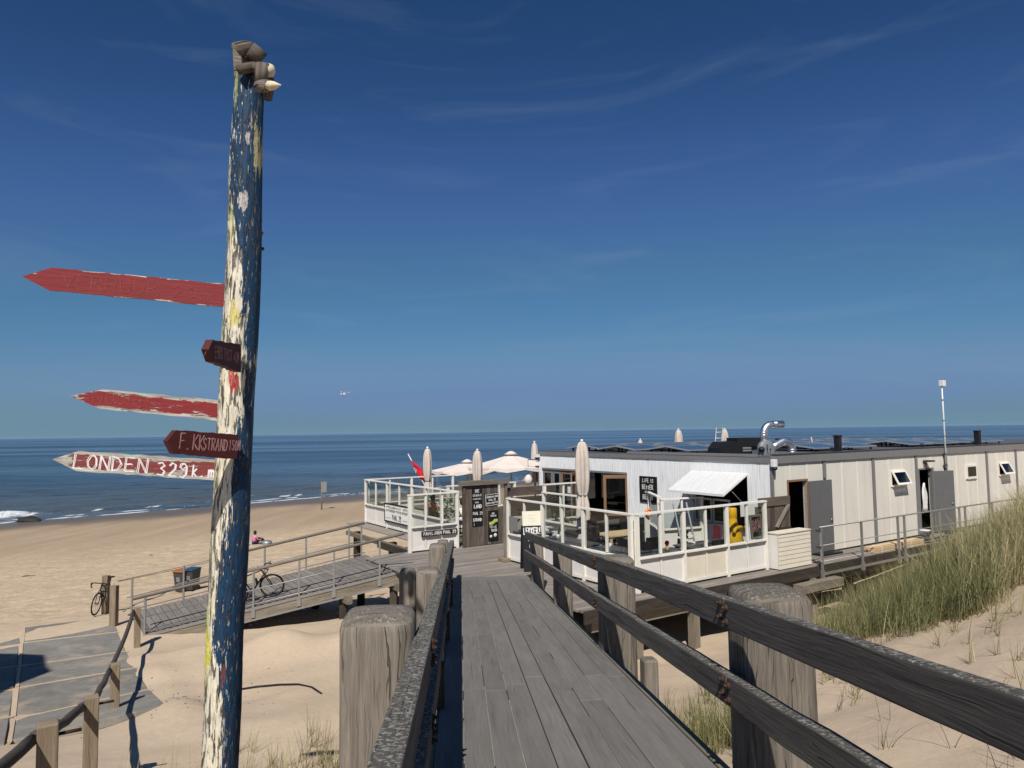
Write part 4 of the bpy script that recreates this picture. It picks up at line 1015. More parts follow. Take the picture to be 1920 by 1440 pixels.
# sandwich board by the right railing
sb = thing('sandwich_board', 'black folding pavement board reading LEKKER with a cream sheet pinned on top', 'sandwich board', P(-6.35, 3.1), rz=0)
xd = (AU * .92 - AV * .38).normalized(); zn = V(xd.y, -xd.x, 0)
org = P(-6.55, 3.05) + AZ * .02; up_ = (AZ - zn * .16).normalized()
F = frame(org, xd, up_)
MB().prism([(0, 0), (.56, 0), (.56, 1.2), (0, 1.2)], .025, F).build('front_leaf', 'chalkboard', sb)
lettering('LEKKER!', .04, .98, .17, .026, .072, F, jit=.12).build('lettering', 'chalk', sb)
lettering('to go', .14, .80, .09, .012, .07, F).build('lettering', 'chalk', sb)
lettering('ijs', .16, .62, .08, .008, .06, F).build('lettering', 'chalk', sb)
lettering('snacks', .10, .34, .07, .008, .055, F).build('lettering', 'chalk', sb)
MB().prism([(.02, 1.205), (.55, 1.205), (.55, 1.60), (.02, 1.60)], .012, F).build('pinned_sheet', 'paper', sb)
for k in range(3): lettering('--~--', .16, 1.30 + k * .08, .05, .006, .05, F).build('lettering', 'newwood', sb)
F2 = frame(org - zn * .5, xd, (AZ + zn * .16).normalized()); MB().prism([(0, 0), (.56, 0), (.56, 1.2), (0, 1.2)], .02, F2).build('back_leaf', 'chalkboard', sb)

# ------------------------------------------------------------------ pavilion
pav = thing('pavilion', 'long low beach pavilion with white plank front and cream panel side under a flat roof', 'building', P(0, 0))
WL, WB, WT = 27.0, 11.4, 2.80
# white vertical boards with real openings (b runs back)
OPEN = [(6.02, 11.22, .0, 2.27), (.85, 2.95, .86, 2.36)]
mb = MB(); b = 0.0
while b < WB - .001:
    bw_ = .118; b1 = min(b + bw_, WB); bc = (b + b1) / 2; zs = [(0.02, WT)]
    for o0, o1, z0, z1 in OPEN:
        if o0 <= bc <= o1:
            zs = [(q0, q1) for q0, q1 in ((0.02, z0), (z1, WT)) if q1 - q0 > .05]
    for z0, z1 in zs: lbox(mb, -.022 + random.uniform(-.004, .003), 0, b + .0025, b1 - .0025, z0, z1, long=2)
    b = b1
mb.build('siding', 'siding', pav, kind='stuff')
# backing walls behind the boards
mb = MB()
def wall_a(mb, b0, b1, z0, z1): lbox(mb, .002, .12, b0, b1, z0, z1)
for b0, b1, z0, z1 in ((0, .85, 0, WT), (.85, 2.95, 0, .86), (.85, 2.95, 2.36, WT), (2.95, 6.02, 0, WT), (6.02, 11.22, 2.27, WT), (11.22, WB, 0, WT)): wall_a(mb, b0, b1, z0, z1)
mb.build('wall', 'siding', pav)
ROP = [(.76, 1.64, .0, 2.2), (8.12, 9.0, .0, 2.25), (6.32, 7.12, 1.78, 2.30), (11.5, 12.3, 1.80, 2.30), (14.2, 15.0, 1.80, 2.30)]
mb = MB(); xs = sorted({0.12, WL, *[q for o in ROP for q in o[:2]]})
for a0, a1 in zip(xs, xs[1:]):
    zs = [(0, WT + .1)]
    for o0, o1, z0, z1 in ROP:
        if o0 - .001 <= a0 and a1 <= o1 + .001: zs = [(q0, q1) for q0, q1 in ((0, z0), (z1, WT + .1)) if q1 > q0 + .02]
    for z0, z1 in zs: lbox(mb, a0, a1, .03, .12, z0, z1)
mb.build('wall', 'panel', pav)
GP = [(.06, 2.5, 0), (2.64, 5.2, 0), (5.34, 7.9, 0), (8.04, 9.92, 0), (10.06, 13.17, 0), (13.31, 15.73, 0), (15.87, 18.5, 0), (18.64, 21.2, 0), (21.34, 24, 0), (24.14, 26.9, 0)]
for a0, a1, _ in GP:
    k = 3 if a1 - a0 > 2 else 2; w_ = (a1 - a0) / k
    if abs(a0 - 10.06) < .01: k = 4; w_ = (a1 - a0) / 4
    for i in range(k):
        q0, q1 = a0 + i * w_, a0 + (i + 1) * w_; cuts = [(q0 + .02, q1 - .02)]; hole = None
        for o0, o1, z0, z1 in ROP:
            if o0 < q1 - .02 and o1 > q0 + .02:
                c0, c1 = max(o0, q0 + .02), min(o1, q1 - .02)
                hole = (c0, c1, z0, z1)
        if hole is None: lbox(MB(), q0 + .02, q1 - .02, .0, .03, .03, WT - .03).build('panel', 'panel', pav)
        else:
            c0, c1, z0, z1 = hole; mbp = MB()
            if c0 - (q0 + .02) > .01: lbox(mbp, q0 + .02, c0, 0, .03, .03, WT - .03)
            if (q1 - .02) - c1 > .01: lbox(mbp, c1, q1 - .02, 0, .03, .03, WT - .03)
            if z0 > .05: lbox(mbp, c0, c1, 0, .03, .03, z0)
            lbox(mbp, c0, c1, 0, .03, z1, WT - .03); mbp.build('panel', 'panel', pav)
        if i < k - 1:
            zz = [(.03, WT - .03)]
            for o0, o1, z0, z1 in ROP:
                if o0 - .03 < q1 < o1 + .03: zz = [t for t in ((.03, z0 - .03), (z1 + .03, WT - .03)) if t[1] > t[0] + .05]
            for z0, z1 in zz: lbox(MB(), q1 - .022, q1 + .022, -.012, .012, z0, z1).build('batten', 'batten', pav)
for a in (2.57, 5.27, 7.97, 9.99, 13.24, 15.80, 18.57, 21.27, 24.07):
    z0 = 2.24 if a == 2.57 else .02
    lbox(MB(), a - .06, a + .06, -.03, .03, z0, WT - .02, long=2).build('trim_post', 'greytrim', pav)
lbox(MB(), -.03, .05, -.05, .03, .02, WT, long=2).build('corner_post', 'greytrim', pav)
# fascia and roof
lbox(MB(), -.03, WL, -.06, .0, WT - .04, 3.0, long=0).build('fascia', 'greytrim', pav)
lbox(MB(), -.06, 0.02, .02, WB, WT - .01, 2.93, long=1).build('fascia', 'greytrim', pav)
lbox(MB(), 0.021, WL, 0.001, WB, WT + .1, 2.965).build('roof', 'roof', pav)
lbox(MB(), -.03, WL, -.075, -.02, 3.0, 3.035, long=0).build('roof_edge', 'darkgrey', pav)
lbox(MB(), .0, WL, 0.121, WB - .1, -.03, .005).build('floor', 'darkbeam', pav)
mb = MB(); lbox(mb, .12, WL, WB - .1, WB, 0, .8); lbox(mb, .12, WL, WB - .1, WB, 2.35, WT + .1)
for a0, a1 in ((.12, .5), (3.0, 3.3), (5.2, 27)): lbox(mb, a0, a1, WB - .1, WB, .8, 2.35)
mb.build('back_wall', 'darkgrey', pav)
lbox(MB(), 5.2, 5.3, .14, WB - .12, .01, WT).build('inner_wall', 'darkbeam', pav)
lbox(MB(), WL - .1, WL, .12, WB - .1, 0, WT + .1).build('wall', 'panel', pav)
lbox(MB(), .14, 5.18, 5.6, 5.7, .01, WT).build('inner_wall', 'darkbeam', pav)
lbox(MB(), .5, 5.1, WB - .06, WB - .05, .8, 2.35).build('pane', 'winglass', pav)
# terrace doors (folding wooden leaves) in the big opening
lbox(MB(), -.02, .1, 6.02, 11.22, 2.2, 2.27, long=1).build('door_head', 'greytrim', pav)
def leaf(a0, b0, a1, b1, mat='teak', w2=.10, name='terrace_door', z1=2.18):
    A_, B_ = P(a0, b0), P(a1, b1); d = B_ - A_; Ln = d.length; d.normalize(); o = V(d.y, -d.x, 0)
    f = MB()
    for t_ in (w2 / 2, Ln - w2 / 2): f.obox(A_ + d * t_ + AZ * (z1 / 2 + .01), (d, o, AZ), (w2, .055, z1 - .02))
    for z, hh in ((.02 + .1, .2), (.78, .09), (z1 - .06, .12)): f.obox(A_ + d * (Ln / 2) + AZ * z, (d, o, AZ), (Ln - 2 * w2 - .002, .05, hh))
    fo = f.build(name, mat, pav)
    MB().obox(A_ + d * (Ln / 2) + AZ * ((.83 + z1 - .13) / 2), (d, o, AZ), (Ln - 2 * w2, .01, z1 - .13 - .83)).build('pane', 'winglass', fo)
    MB().obox(A_ + d * (Ln / 2) + AZ * .47, (d, o, AZ), (Ln - 2 * w2, .012, .5)).build('pane', 'winglass', fo)
    return fo
leaf(.04, 6.04, -.62, 6.62); leaf(.05, 9.95, .05, 9.0); leaf(.05, 11.2, .05, 10.55, 'greytrim'); leaf(.05, 10.52, .05, 9.98, 'greytrim'); leaf(.0, 8.98, -.6, 8.5)
MB().obox(P(-.02, 9.38, 1.45), (AU, AV, AZ), (.01, .2, .26)).build('notice', 'signwhite', pav)
# serving hatch: raised flap, window behind, stays
A0, B0, A1, B1 = .80, 2.98, -1.15, -1.15
fl = thing('serving_hatch_flap', 'white boarded flap propped open above the serving window', 'flap', P(0, 1.9, 2.4))
n = 9
for i in range(n):
    b0_ = A0 + (B0 - A0) * i / n; b1_ = A0 + (B0 - A0) * (i + 1) / n; bc = (b0_ + b1_) / 2
    pa, pb = P(-.03, bc, 2.46), P(-1.12, bc, 1.90); d = (pb - pa); Ln = d.length; d.normalize()
    MB().obox((pa + pb) / 2, (d, AV, d.cross(AV)), (Ln, b1_ - b0_ - .004, .022), long=0).build('board', 'flapboard', fl)
pa, pb = P(-.03, 0, 2.43), P(-1.12, 0, 1.87); d = (pb - pa).normalized()
for bb in (A0 + .02, B0 - .02): MB().beam(P(-.03, bb, 2.43), P(-1.13, bb, 1.865), .05, .05, up=(0, 0, 1)).build('edge_strip', 'offwhite', fl)
MB().beam(P(-1.135, A0, 1.875), P(-1.135, B0, 1.875), .02, .07).build('edge_strip', 'offwhite', fl)
for bb in (A0 + .09, B0 - .09): MB().tube([P(-.01, bb, 1.45), P(-.75, bb, 2.04)], .012, 6).build('stay', 'galv', fl)
for b0_, b1_ in ((2.25, 2.95), (1.55, 2.2)):
    f = MB(); lbox(f, .03, .07, b0_, b0_ + .05, .88, 1.62); lbox(f, .03, .07, b1_ - .05, b1_, .88, 1.62); lbox(f, .03, .07, b0_ + .051, b1_ - .051, .88, .94); lbox(f, .03, .07, b0_ + .051, b1_ - .051, 1.56, 1.62)
    o = f.build('hatch_window', 'white', pav); lbox(MB(), .045, .053, b0_ + .05, b1_ - .05, .94, 1.56).build('pane', 'winglass', o)
lbox(MB(), -.16, .02, .82, 2.98, .825, .86, long=1).build('hatch_counter', 'white', pav)
# side wall doors and windows
lbox(MB(), 1.68, 2.82, -.075, -.035, .05, 2.18, long=2).build('side_door', 'greydoor', pav)
o = [x for x in COL.objects if x.name == 'side_door'][0]
MB().tube([P(2.72, -.08, 1.0), P(2.72, -.14, 1.0), P(2.62, -.14, 1.0)], .012, 6).build('handle', 'chrome', o)
f = MB(); lbox(f, .70, .76, -.02, .10, .02, 2.26); lbox(f, 1.64, 1.68, -.03, .10, .02, 2.26); lbox(f, .761, 1.639, -.02, .10, 2.2, 2.26); f.build('door_frame', 'teak', pav)
A_, B_ = P(9.04, -.03), P(9.95, -.28); d = (B_ - A_).normalized(); oo = V(d.y, -d.x, 0)
dl = MB().obox((A_ + B_) / 2 + AZ * 1.11, (d, oo, AZ), ((B_ - A_).length, .045, 2.12), long=2).build('side_door', 'greydoor', pav)
MB().tube([B_ - d * .1 + oo * .02 + AZ * 1.02, B_ - d * .1 + oo * .08 + AZ * 1.02, B_ - d * .2 + oo * .08 + AZ * 1.02], .012, 6).build('handle', 'chrome', dl)
f = MB(); lbox(f, 8.05, 8.12, -.025, .10, .02, 2.3); lbox(f, 9.0, 9.06, -.05, .10, .02, 2.3); lbox(f, 8.121, 8.999, -.02, .10, 2.25, 2.3); f.build('door_frame', 'greytrim', pav)
lbox(MB(), 8.45, 8.6, -.05, .02, 2.36, 2.5).build('lamp_bracket', 'teak', pav)
MB().obox(P(8.55, -.16, 2.55), (AU, AV, AZ), (.3, .28, .06)).build('wall_lamp', 'darkgrey', pav, bevel=.015)
for ac, tilt in ((6.72, 1), (11.9, 0), (14.6, 1)):
    z0, z1, hw = 1.76, 2.32, .44 if ac < 8 else .42
    f = MB(); lbox(f, ac - hw, ac - hw + .05, -.03, .06, z0, z1); lbox(f, ac + hw - .05, ac + hw, -.03, .06, z0, z1); lbox(f, ac - hw + .051, ac + hw - .051, -.03, .06, z1 - .05, z1); lbox(f, ac - hw + .051, ac + hw - .051, -.06, .06, z0, z0 + .05)
    fr_ = f.build('window', 'white', pav)
    th = R(26) if tilt else 0
    hinge = P(ac, -.045, z1 - .03); dn = (-AZ * math.cos(th) - AV * math.sin(th)); nn = AU.cross(dn); hh = z1 - z0 - .05
    s_ = MB(); 
    for da in (-hw + .045, hw - .045): s_.obox(hinge + AU * da + dn * hh / 2, (AU, dn, nn), (.07, hh, .035))
    for q in (.035, hh - .035): s_.obox(hinge + dn * q, (AU, dn, nn), (2 * hw - .165, .07, .035))
    so = s_.build('sash', 'white', fr_)
    MB().obox(hinge + dn * hh / 2, (AU, dn, nn), (2 * hw - .16, hh - .14, .008)).build('pane', 'winglass', fr_)
    if tilt: MB().tube([P(ac - hw + .06, -.03, z0 + .06), hinge - AU * (hw - .06) + dn * (hh - .06)], .01, 5).build('stay', 'darkgrey', fr_)
# dark interior behind the side door with hanging white cloth
mb = MB(); k = 7
vs = []; fs = []; uvs = []
for i in range(k):
    for j in range(5):
        w0 = .10 + .05 * i; vs.append(P(8.52 + (j / 4 - .5) * w0 * 1.2, .04 + .03 * math.sin(j * 2.1 + i), 1.78 - i * .17))
for i in range(k - 1):
    for j in range(4): fs.append((i * 5 + j, i * 5 + j + 1, i * 5 + 6 + j, i * 5 + 5 + j)); uvs.append([(0, 0)] * 4)
mb.add(vs, fs, uvs, smooth=True); o = mb.build('hanging_cloth', 'towel', None, 'white cloth hanging in the dark side doorway', 'cloth', loc=P(8.5, .3, 1.7)); so = o.modifiers.new('t', 'SOLIDIFY'); so.thickness = .006
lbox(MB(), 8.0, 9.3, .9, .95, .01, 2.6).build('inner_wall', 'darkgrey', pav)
# camera on the corner, cable box, conduit
cc = thing('security_camera', 'white camera hanging from the roof corner above the grey corner post', 'camera', P(-.02, -.14, 2.75))
MB().obox(P(-.02, -.12, 2.78), (AU, AV, AZ), (.16, .14, .22)).build('housing', 'pipe_white', cc, bevel=.02)
MB().lathe([(.02, 0), (.07, .03), (.08, .09)], P(-.02, -.14, 2.575), 12).build('dome', 'black', cc)
MB().obox(P(-.05, -.03, 1.62), (AU, AV, AZ), (.09, .06, .3)).build('meter_box', 'greytrim', pav)
# board on the white wall
board_thing('chalkboard', 'black chalkboard with white script on the white plank wall', 'chalkboard', P(-.05, 5.35, 1.3), -AV, .82, .88, 'chalkboard',
  lines=(('LIFE IS', .14, .68, .12, .016, .082, 'chalk'), ('Better', .12, .44, .15, .02, .09, 'chalk'), ('AT THE', .24, .31, .07, .01, .055, 'chalk'), ('Beach', .14, .10, .15, .02, .10, 'chalk')), border='blackpaint', bm=.02)

# ------------------------------------------------------------------ roof furniture
RZ = 2.965
def solar(loc_a, loc_b, tilt, label, proto=None):
    r = thing('solar_panel', label, 'solar panel', P(loc_a, loc_b, RZ), PA, 'solar panels on the flat roof')
    T = Matrix.Translation((0, 0, .17)) @ Matrix.Rotation(tilt, 4, 'X')
    mb = MB(); mb.obox(T @ V(0, 0, 0), [T.to_3x3() @ V(*e) for e in ((1, 0, 0), (0, 1, 0), (0, 0, 1))], (1.62, 1.0, .03)); mb.build('cells', 'solar', r, local=True)
    f = MB()
    for x0, x1, y0, y1 in ((-.85, .85, .5, .53), (-.85, .85, -.53, -.5), (-.85, -.811, -.499, .499), (.811, .85, -.499, .499)):
        f.obox(T @ V((x0 + x1) / 2, (y0 + y1) / 2, .004), [T.to_3x3() @ V(*e) for e in ((1, 0, 0), (0, 1, 0), (0, 0, 1))], (x1 - x0, y1 - y0, .045))
    f.build('frame', 'panelframe', r, local=True)
    s_ = MB()
    for x in (-.6, .6): s_.box((x - .03, -.45, 0), (x + .03, -.4, .17 - .45 * math.sin(tilt))); s_.box((x - .03, .4, 0), (x + .03, .45, .17 + .43 * math.sin(tilt) - .02))
    s_.build('mount', 'darkgrey', r, local=True)
    return r
rows = [('front', 1.9), ('second', 4.1), ('third', 6.3), ('last', 8.6)]
p0 = solar(3.9, 1.9, R(7), '')
def col_word(i): return ['first', 'second', 'third', 'fourth', 'fifth', 'sixth', 'seventh', 'eighth', 'ninth'][i]
k = 0
for ri, (rn_, b_) in enumerate(rows):
    for ci in range(9):
        a_ = 1.0 + ci * 2.05 + (ri % 2) * .35
        if ri == 0 and a_ < 3.4: continue
        if ri == 0 and ci == 4: continue
        for si, db in ((0, 0), (1, 1.02)):
            lab = f'{"seaward" if si else "landward"} panel of the {col_word(ci)} solar tent in the {rn_} roof row'
            if k == 0: o = p0; o.location = P(a_, b_, RZ); o['label'] = lab
            else: o = copy_tree(p0, P(a_, b_ + db, RZ), PA + (math.pi if si else 0), lab)
            k += 1
def elbow(pts, r, name, parent, mat='chrome'):
    o = MB().tube(pts, r, 14).build(name, mat, parent); return o
def arc(c, r, a0, a1, n, ax, ay): return [c + ax * (r * math.cos(R(a0 + (a1 - a0) * i / n))) + ay * (r * math.sin(R(a0 + (a1 - a0) * i / n))) for i in range(n + 1)]
ex = thing('extractor', 'steel kitchen extractor with two bent ducts on the roof corner', 'extractor', P(.95, 1.2, RZ))
B = P(1.25, 1.15, RZ)
fanc = B + AZ * .29 - AZ * .12
XR = V(.95, .31, 0).normalized(); YB = V(-XR.y, XR.x, 0)
mb = MB(); mb.lathe([(.27, 0), (.28, .01), (.28, .16), (.27, .17)], (0, 0, 0), 20); mb.v = [tuple(fanc + XR * x + AZ * y - YB * z) for x, y, z in mb.v]; mb.build('fan_housing', 'midgrey', ex)
mb = MB(); mb.tube([fanc - YB * .19 + AZ * .15 - XR * .03, fanc - YB * .19 - AZ * .1 - XR * .04, fanc - YB * .19 - AZ * .14 + XR * .06, fanc - YB * .19 + AZ * .02 + XR * .08], .018, 6); mb.build('handle', 'black', ex)
mb = MB(); mb.tube([fanc - YB * .05 - XR * .12, fanc - YB * .26 - XR * .30], .09, 10); mb.build('motor', 'black', ex)
elbow([fanc + AZ * .22, fanc + AZ * .42] + arc(fanc + AZ * .46 + XR * .30, .30, 180, 90, 6, XR, AZ) + [fanc + AZ * .76 + XR * .45, fanc + AZ * .77 + XR * .72], .115, 'duct', ex)
for q in (.42, .5): MB().tube([fanc + AZ * q, fanc + AZ * (q + .03)], .124, 14).build('duct_band', 'chrome', ex)
for q in (.36, .42): MB().tube([fanc + AZ * .76 + XR * q, fanc + AZ * .76 + XR * (q + .03)], .124, 14).build('duct_band', 'chrome', ex)
c2 = fanc + XR * .78 - AZ * .02
elbow([fanc + XR * .26 + AZ * .02, fanc + XR * .42 + AZ * .10] + arc(c2, .26, 125, 0, 8, XR, AZ) + [c2 + XR * .26 - AZ * .16], .125, 'duct', ex)
for q in (.0, .07, .13): MB().tube([c2 + XR * .26 - AZ * q, c2 + XR * .26 - AZ * (q + .03)], .135, 14).build('duct_band', 'chrome', ex)
MB().obox(B + AZ * .07 - XR * .05, (XR, YB, AZ), (.5, .4, .14)).build('base_box', 'midgrey', ex)
ac = thing('cooling_unit', 'black boxy air handling unit behind the steel extractor', 'air unit', P(1.2, 2.3, RZ))
q = B + YB * .75 - XR * .05
prf = [(-1.02, 0), (-1.02, .2), (-.84, .40), (-.1, .40), (-.1, 0)]
mb = MB(); mb.prism(prf, .7, Matrix(((XR.x, 0, -YB.x, q.x), (XR.y, 0, -YB.y, q.y), (0, 1, 0, q.z), (0, 0, 0, 1)))); mb.build('hood', 'black', ac)
MB().obox(q + XR * .22 + AZ * .26 + YB * .5, (XR, YB, AZ), (.9, .6, .52)).build('cabinet', 'black', ac)
MB().obox(q + XR * .5 + AZ * .13, (XR, YB, AZ), (.6, .5, .26)).build('cabinet', 'black', ac)
for z in (.06, .12, .18):
    MB().obox(q + XR * .55 - YB * .262 + AZ * z, (XR, YB, AZ), (.36, .02, .035)).build('louvre', 'midgrey', ac)
for z in (.14, .22): MB().obox(q - XR * .55 - YB * .71 + YB * 0 + AZ * z, (XR, YB, AZ), (.3, .02, .05)).build('louvre', 'midgrey', ac)
for a_, b_, h, rr, lab in ((4.95, 1.0, .5, .11, 'black square vent pipe at the roof edge near the first open window'), (15.15, 1.1, .55, .12, 'black square vent pipe near the far right end of the roof')):
    v_ = thing('vent_pipe', lab, 'vent pipe', P(a_, b_, RZ), group='black roof vents')
    MB().obox(P(a_, b_, RZ + h / 2), (AU, AV, AZ), (rr * 1.7, rr * 1.7, h)).build('pipe', 'black', v_, bevel=.02); MB().obox(P(a_, b_, RZ + h + .02), (AU, AV, AZ), (rr * 1.95, rr * 1.95, .05)).build('cap', 'black', v_)
ms = thing('antenna_mast', 'thin white mast with a small box on top, clamped to the cream wall', 'mast', P(9.86, -.10, 1.9))
MB().tube([P(9.86, -.1, 2.25), P(9.86, -.1, 4.2), P(9.86, -.1, 5.22)], [.034, .03, .022], 8).build('mast_tube', 'pipe_white', ms)
for z in (3.4, 3.95, 4.7): MB().tube([P(9.86, -.1, z), P(9.86, -.1, z + .05)], .042, 8).build('collar', 'midgrey', ms)
MB().obox(P(9.9, -.1, 5.32), (AU, AV, AZ), (.2, .18, .22)).build('antenna_box', 'pipe_white', ms, bevel=.02)
for z in (2.35, 2.75): MB().obox(P(9.86, -.08, z), (AU, AV, AZ), (.12, .1, .05)).build('bracket', 'darkgrey', ms)
MB().tube([P(10.02, -.06, .9), P(10.02, -.06, 2.98)], .02, 6).build('conduit', 'greytrim', pav)
ld = thing('ladder', 'grey ladder top rising behind the solar panels', 'ladder', P(11.3, 11.5, 1))
for s_ in (-.24, .24): MB().tube([P(11.3 + s_, 12.1, -1.6), P(11.2 + s_, 11.3, 3.85)], .03, 6).build('stile', 'galv', ld)
for z in np.arange(.0, 3.8, .3):
    t_ = (z + 1.6) / 5.45; MB().tube([P(11.3 - .24 - .1 * t_, 12.1 - .8 * t_, z), P(11.3 + .24 - .1 * t_, 12.1 - .8 * t_, z)], .018, 6).build('rung', 'pipe_white', ld)
ds = thing('satellite_dish', 'tiny white dish tilted on the roof right of the steel duct', 'dish', P(3.6, 8, RZ))
mb = MB(); mb.lathe([(.01, 0), (.07, .01), (.13, .035), (.133, .04), (.07, .02)], (0, 0, 0), 14); q = Euler((R(78), R(0), R(52))).to_matrix(); c = at_px(1521, 826, 27.5)
mb.v = [tuple(c + q @ V(*x)) for x in mb.v]; mb.build('reflector', 'pipe_white', ds); MB().tube([V(c.x, c.y, RZ), c], .012, 6).build('stand', 'midgrey', ds)
for a_, b_ in ((4.6, 4.9), (10.2, 8.0), (8.3, 5.7)):
    v_ = thing('roof_cowl', {4.6: 'low black cowl standing among the panels right of the duct', 10.2: 'small round black cowl left of the ladder', 8.3: 'low black cowl in the middle of the panel rows'}[a_], 'roof vent', P(a_, b_, RZ), group='low roof cowls')
    MB().lathe([(.05, 0), (.05, .3), (.2, .32), (.2, .36), (.02, .4)], P(a_, b_, RZ), 10).build('cowl', 'black', v_)
lbox(MB(), 0.2, 1.5, .15, .3, RZ + .002, RZ + .08).build('cable_tray', 'galv', pav)
lbox(MB(), -.02, .1, .5, 6.0, RZ - .02, RZ + .06).build('cable_tray', 'midgrey', pav)

# ------------------------------------------------------------------ service deck on the right
sbx = thing('siding_box', 'cream clapboard box wall beside the front glass screen', 'partition', P(-.4, -.9))
n = 8
for i in range(n):
    z0 = .03 + i * .118; q = MB(); c = P(-.36, -.93, z0 + .059); dn = (AZ + AV * .09).normalized()
    q.obox(c, (AU, dn.cross(AU), dn), (1.42, .02, .122), long=0); q.build('clapboard', 'cream', sbx)
lbox(MB(), -1.06, .34, -.905, -.60, .03, .95).build('core', 'offwhite', sbx)
lbox(MB(), -1.08, .36, -.96, -.58, .955, .985, long=0).build('cap', 'cream', sbx)
gt = thing('service_gate', 'dark plank gate with a diagonal brace, above the cream clapboard box', 'gate', P(-.2, -.3))
for i in range(6):
    a = -1.0 + i * .215; lbox(MB(), a + .004, a + .211, -.33 + random.uniform(-.004, .004), -.305, .85, 1.62, long=2).build('board', 'gatewood', gt)
lbox(MB(), -1.02, .32, -.36, -.29, 1.62, 1.86, long=0).build('top_rail', 'gatewood', gt); lbox(MB(), -1.02, .32, -.37, -.331, .9, 1.0, long=0).build('bottom_rail', 'darkbeam', gt)
MB().beam(P(-.35, -.36, 1.02), P(.22, -.36, 1.62), .05, .11, up=AV).build('brace', 'hrail', gt)
for a in (-1.0, .3): lbox(MB(), a - .04, a + .04, -.288, -.2, .0, 1.62).build('gate_post', 'gatewood', gt)
sr = thing('service_railing', 'thin grey metal railing along the service deck', 'railing', P(6, -1.2))
for a in (.42, 2.38, 4.35, 4.72, 6.4, 6.9, 8.2, 8.6, 10.6, 12.6, 14.6, 16.6, 18.6):
    lbox(MB(), a - .028, a + .028, -1.245, -1.19, -.30, 1.03, long=2).build('stanchion', 'galv', sr)
    lbox(MB(), a - .05, a + .05, -1.26, -1.187, -.34, -.12).build('bracket', 'galv', sr)
for z, rr in ((1.05, .024), (.55, .014), (.12, .014)):
    MB().tube([P(.35, -1.22, z), P(19, -1.22, z)], rr, 6).build('rail', 'galv', sr)
for z in (.1, .5, .95): MB().obox(P(.39, -1.16, z), (AU, AV, AZ), (.1, .12, .06)).build('clamp', 'darkgrey', sr)
lum = thing('timber_bundle', 'bundle of pale new planks lying on the service deck by the railing', 'timber', P(5.2, -.8))
for i in range(3):
    for j in range(2):
        o0 = random.uniform(-.06, .06); lbox(MB(), 3.35 + o0, 6.15 + o0, -1.05 + i * .105, -.95 + i * .105, .01 + j * .085, .09 + j * .085, long=0).build('plank', 'newwood', lum)
for a in (3.7, 5.4): lbox(MB(), a, a + .03, -1.056, -.744, .0, .182).build('strap', 'towel', lum)
lbox(MB(), 6.35, 8.0, -1.0, -.75, .005, .07).build('dark_board', 'darkbeam', None, 'dark flat board on the service deck right of the timber bundle', 'board', loc=P(7, -.9))
bk = thing('bucket', 'white plastic bucket with a dark band beside the second side door', 'bucket', P(7.35, -.5))
MB().lathe([(.13, .0), (.155, .26), (.165, .26), (.165, .3), (.15, .3)], P(7.35, -.5, .002), 14).build('pail', 'pipe_white', bk); MB().lathe([(.143, .09), (.15, .16)], P(7.35, -.5, .002), 14).build('band', 'binblue', bk)
MB().tube([P(7.35 - .16, -.5, .28)] + [P(7.35 - .16 * math.cos(R(x)), -.5 - .13 * math.sin(R(x)), .28 - .06 * math.sin(R(x))) for x in (30, 60, 90, 120, 150)] + [P(7.35 + .16, -.5, .28)], .006, 5).build('handle', 'midgrey', bk)
lbox(MB(), 1.7, 2.7, -.42, -.1, .005, .06).build('door_mat', 'black', None, 'black mat under the open grey side door', 'mat', loc=P(2.2, -.25))
lbox(MB(), 9.0, 10.1, -.5, -.34, .005, .07).build('door_sill', 'black', None, 'black threshold strip at the far side door', 'threshold', loc=P(9.5, -.4))

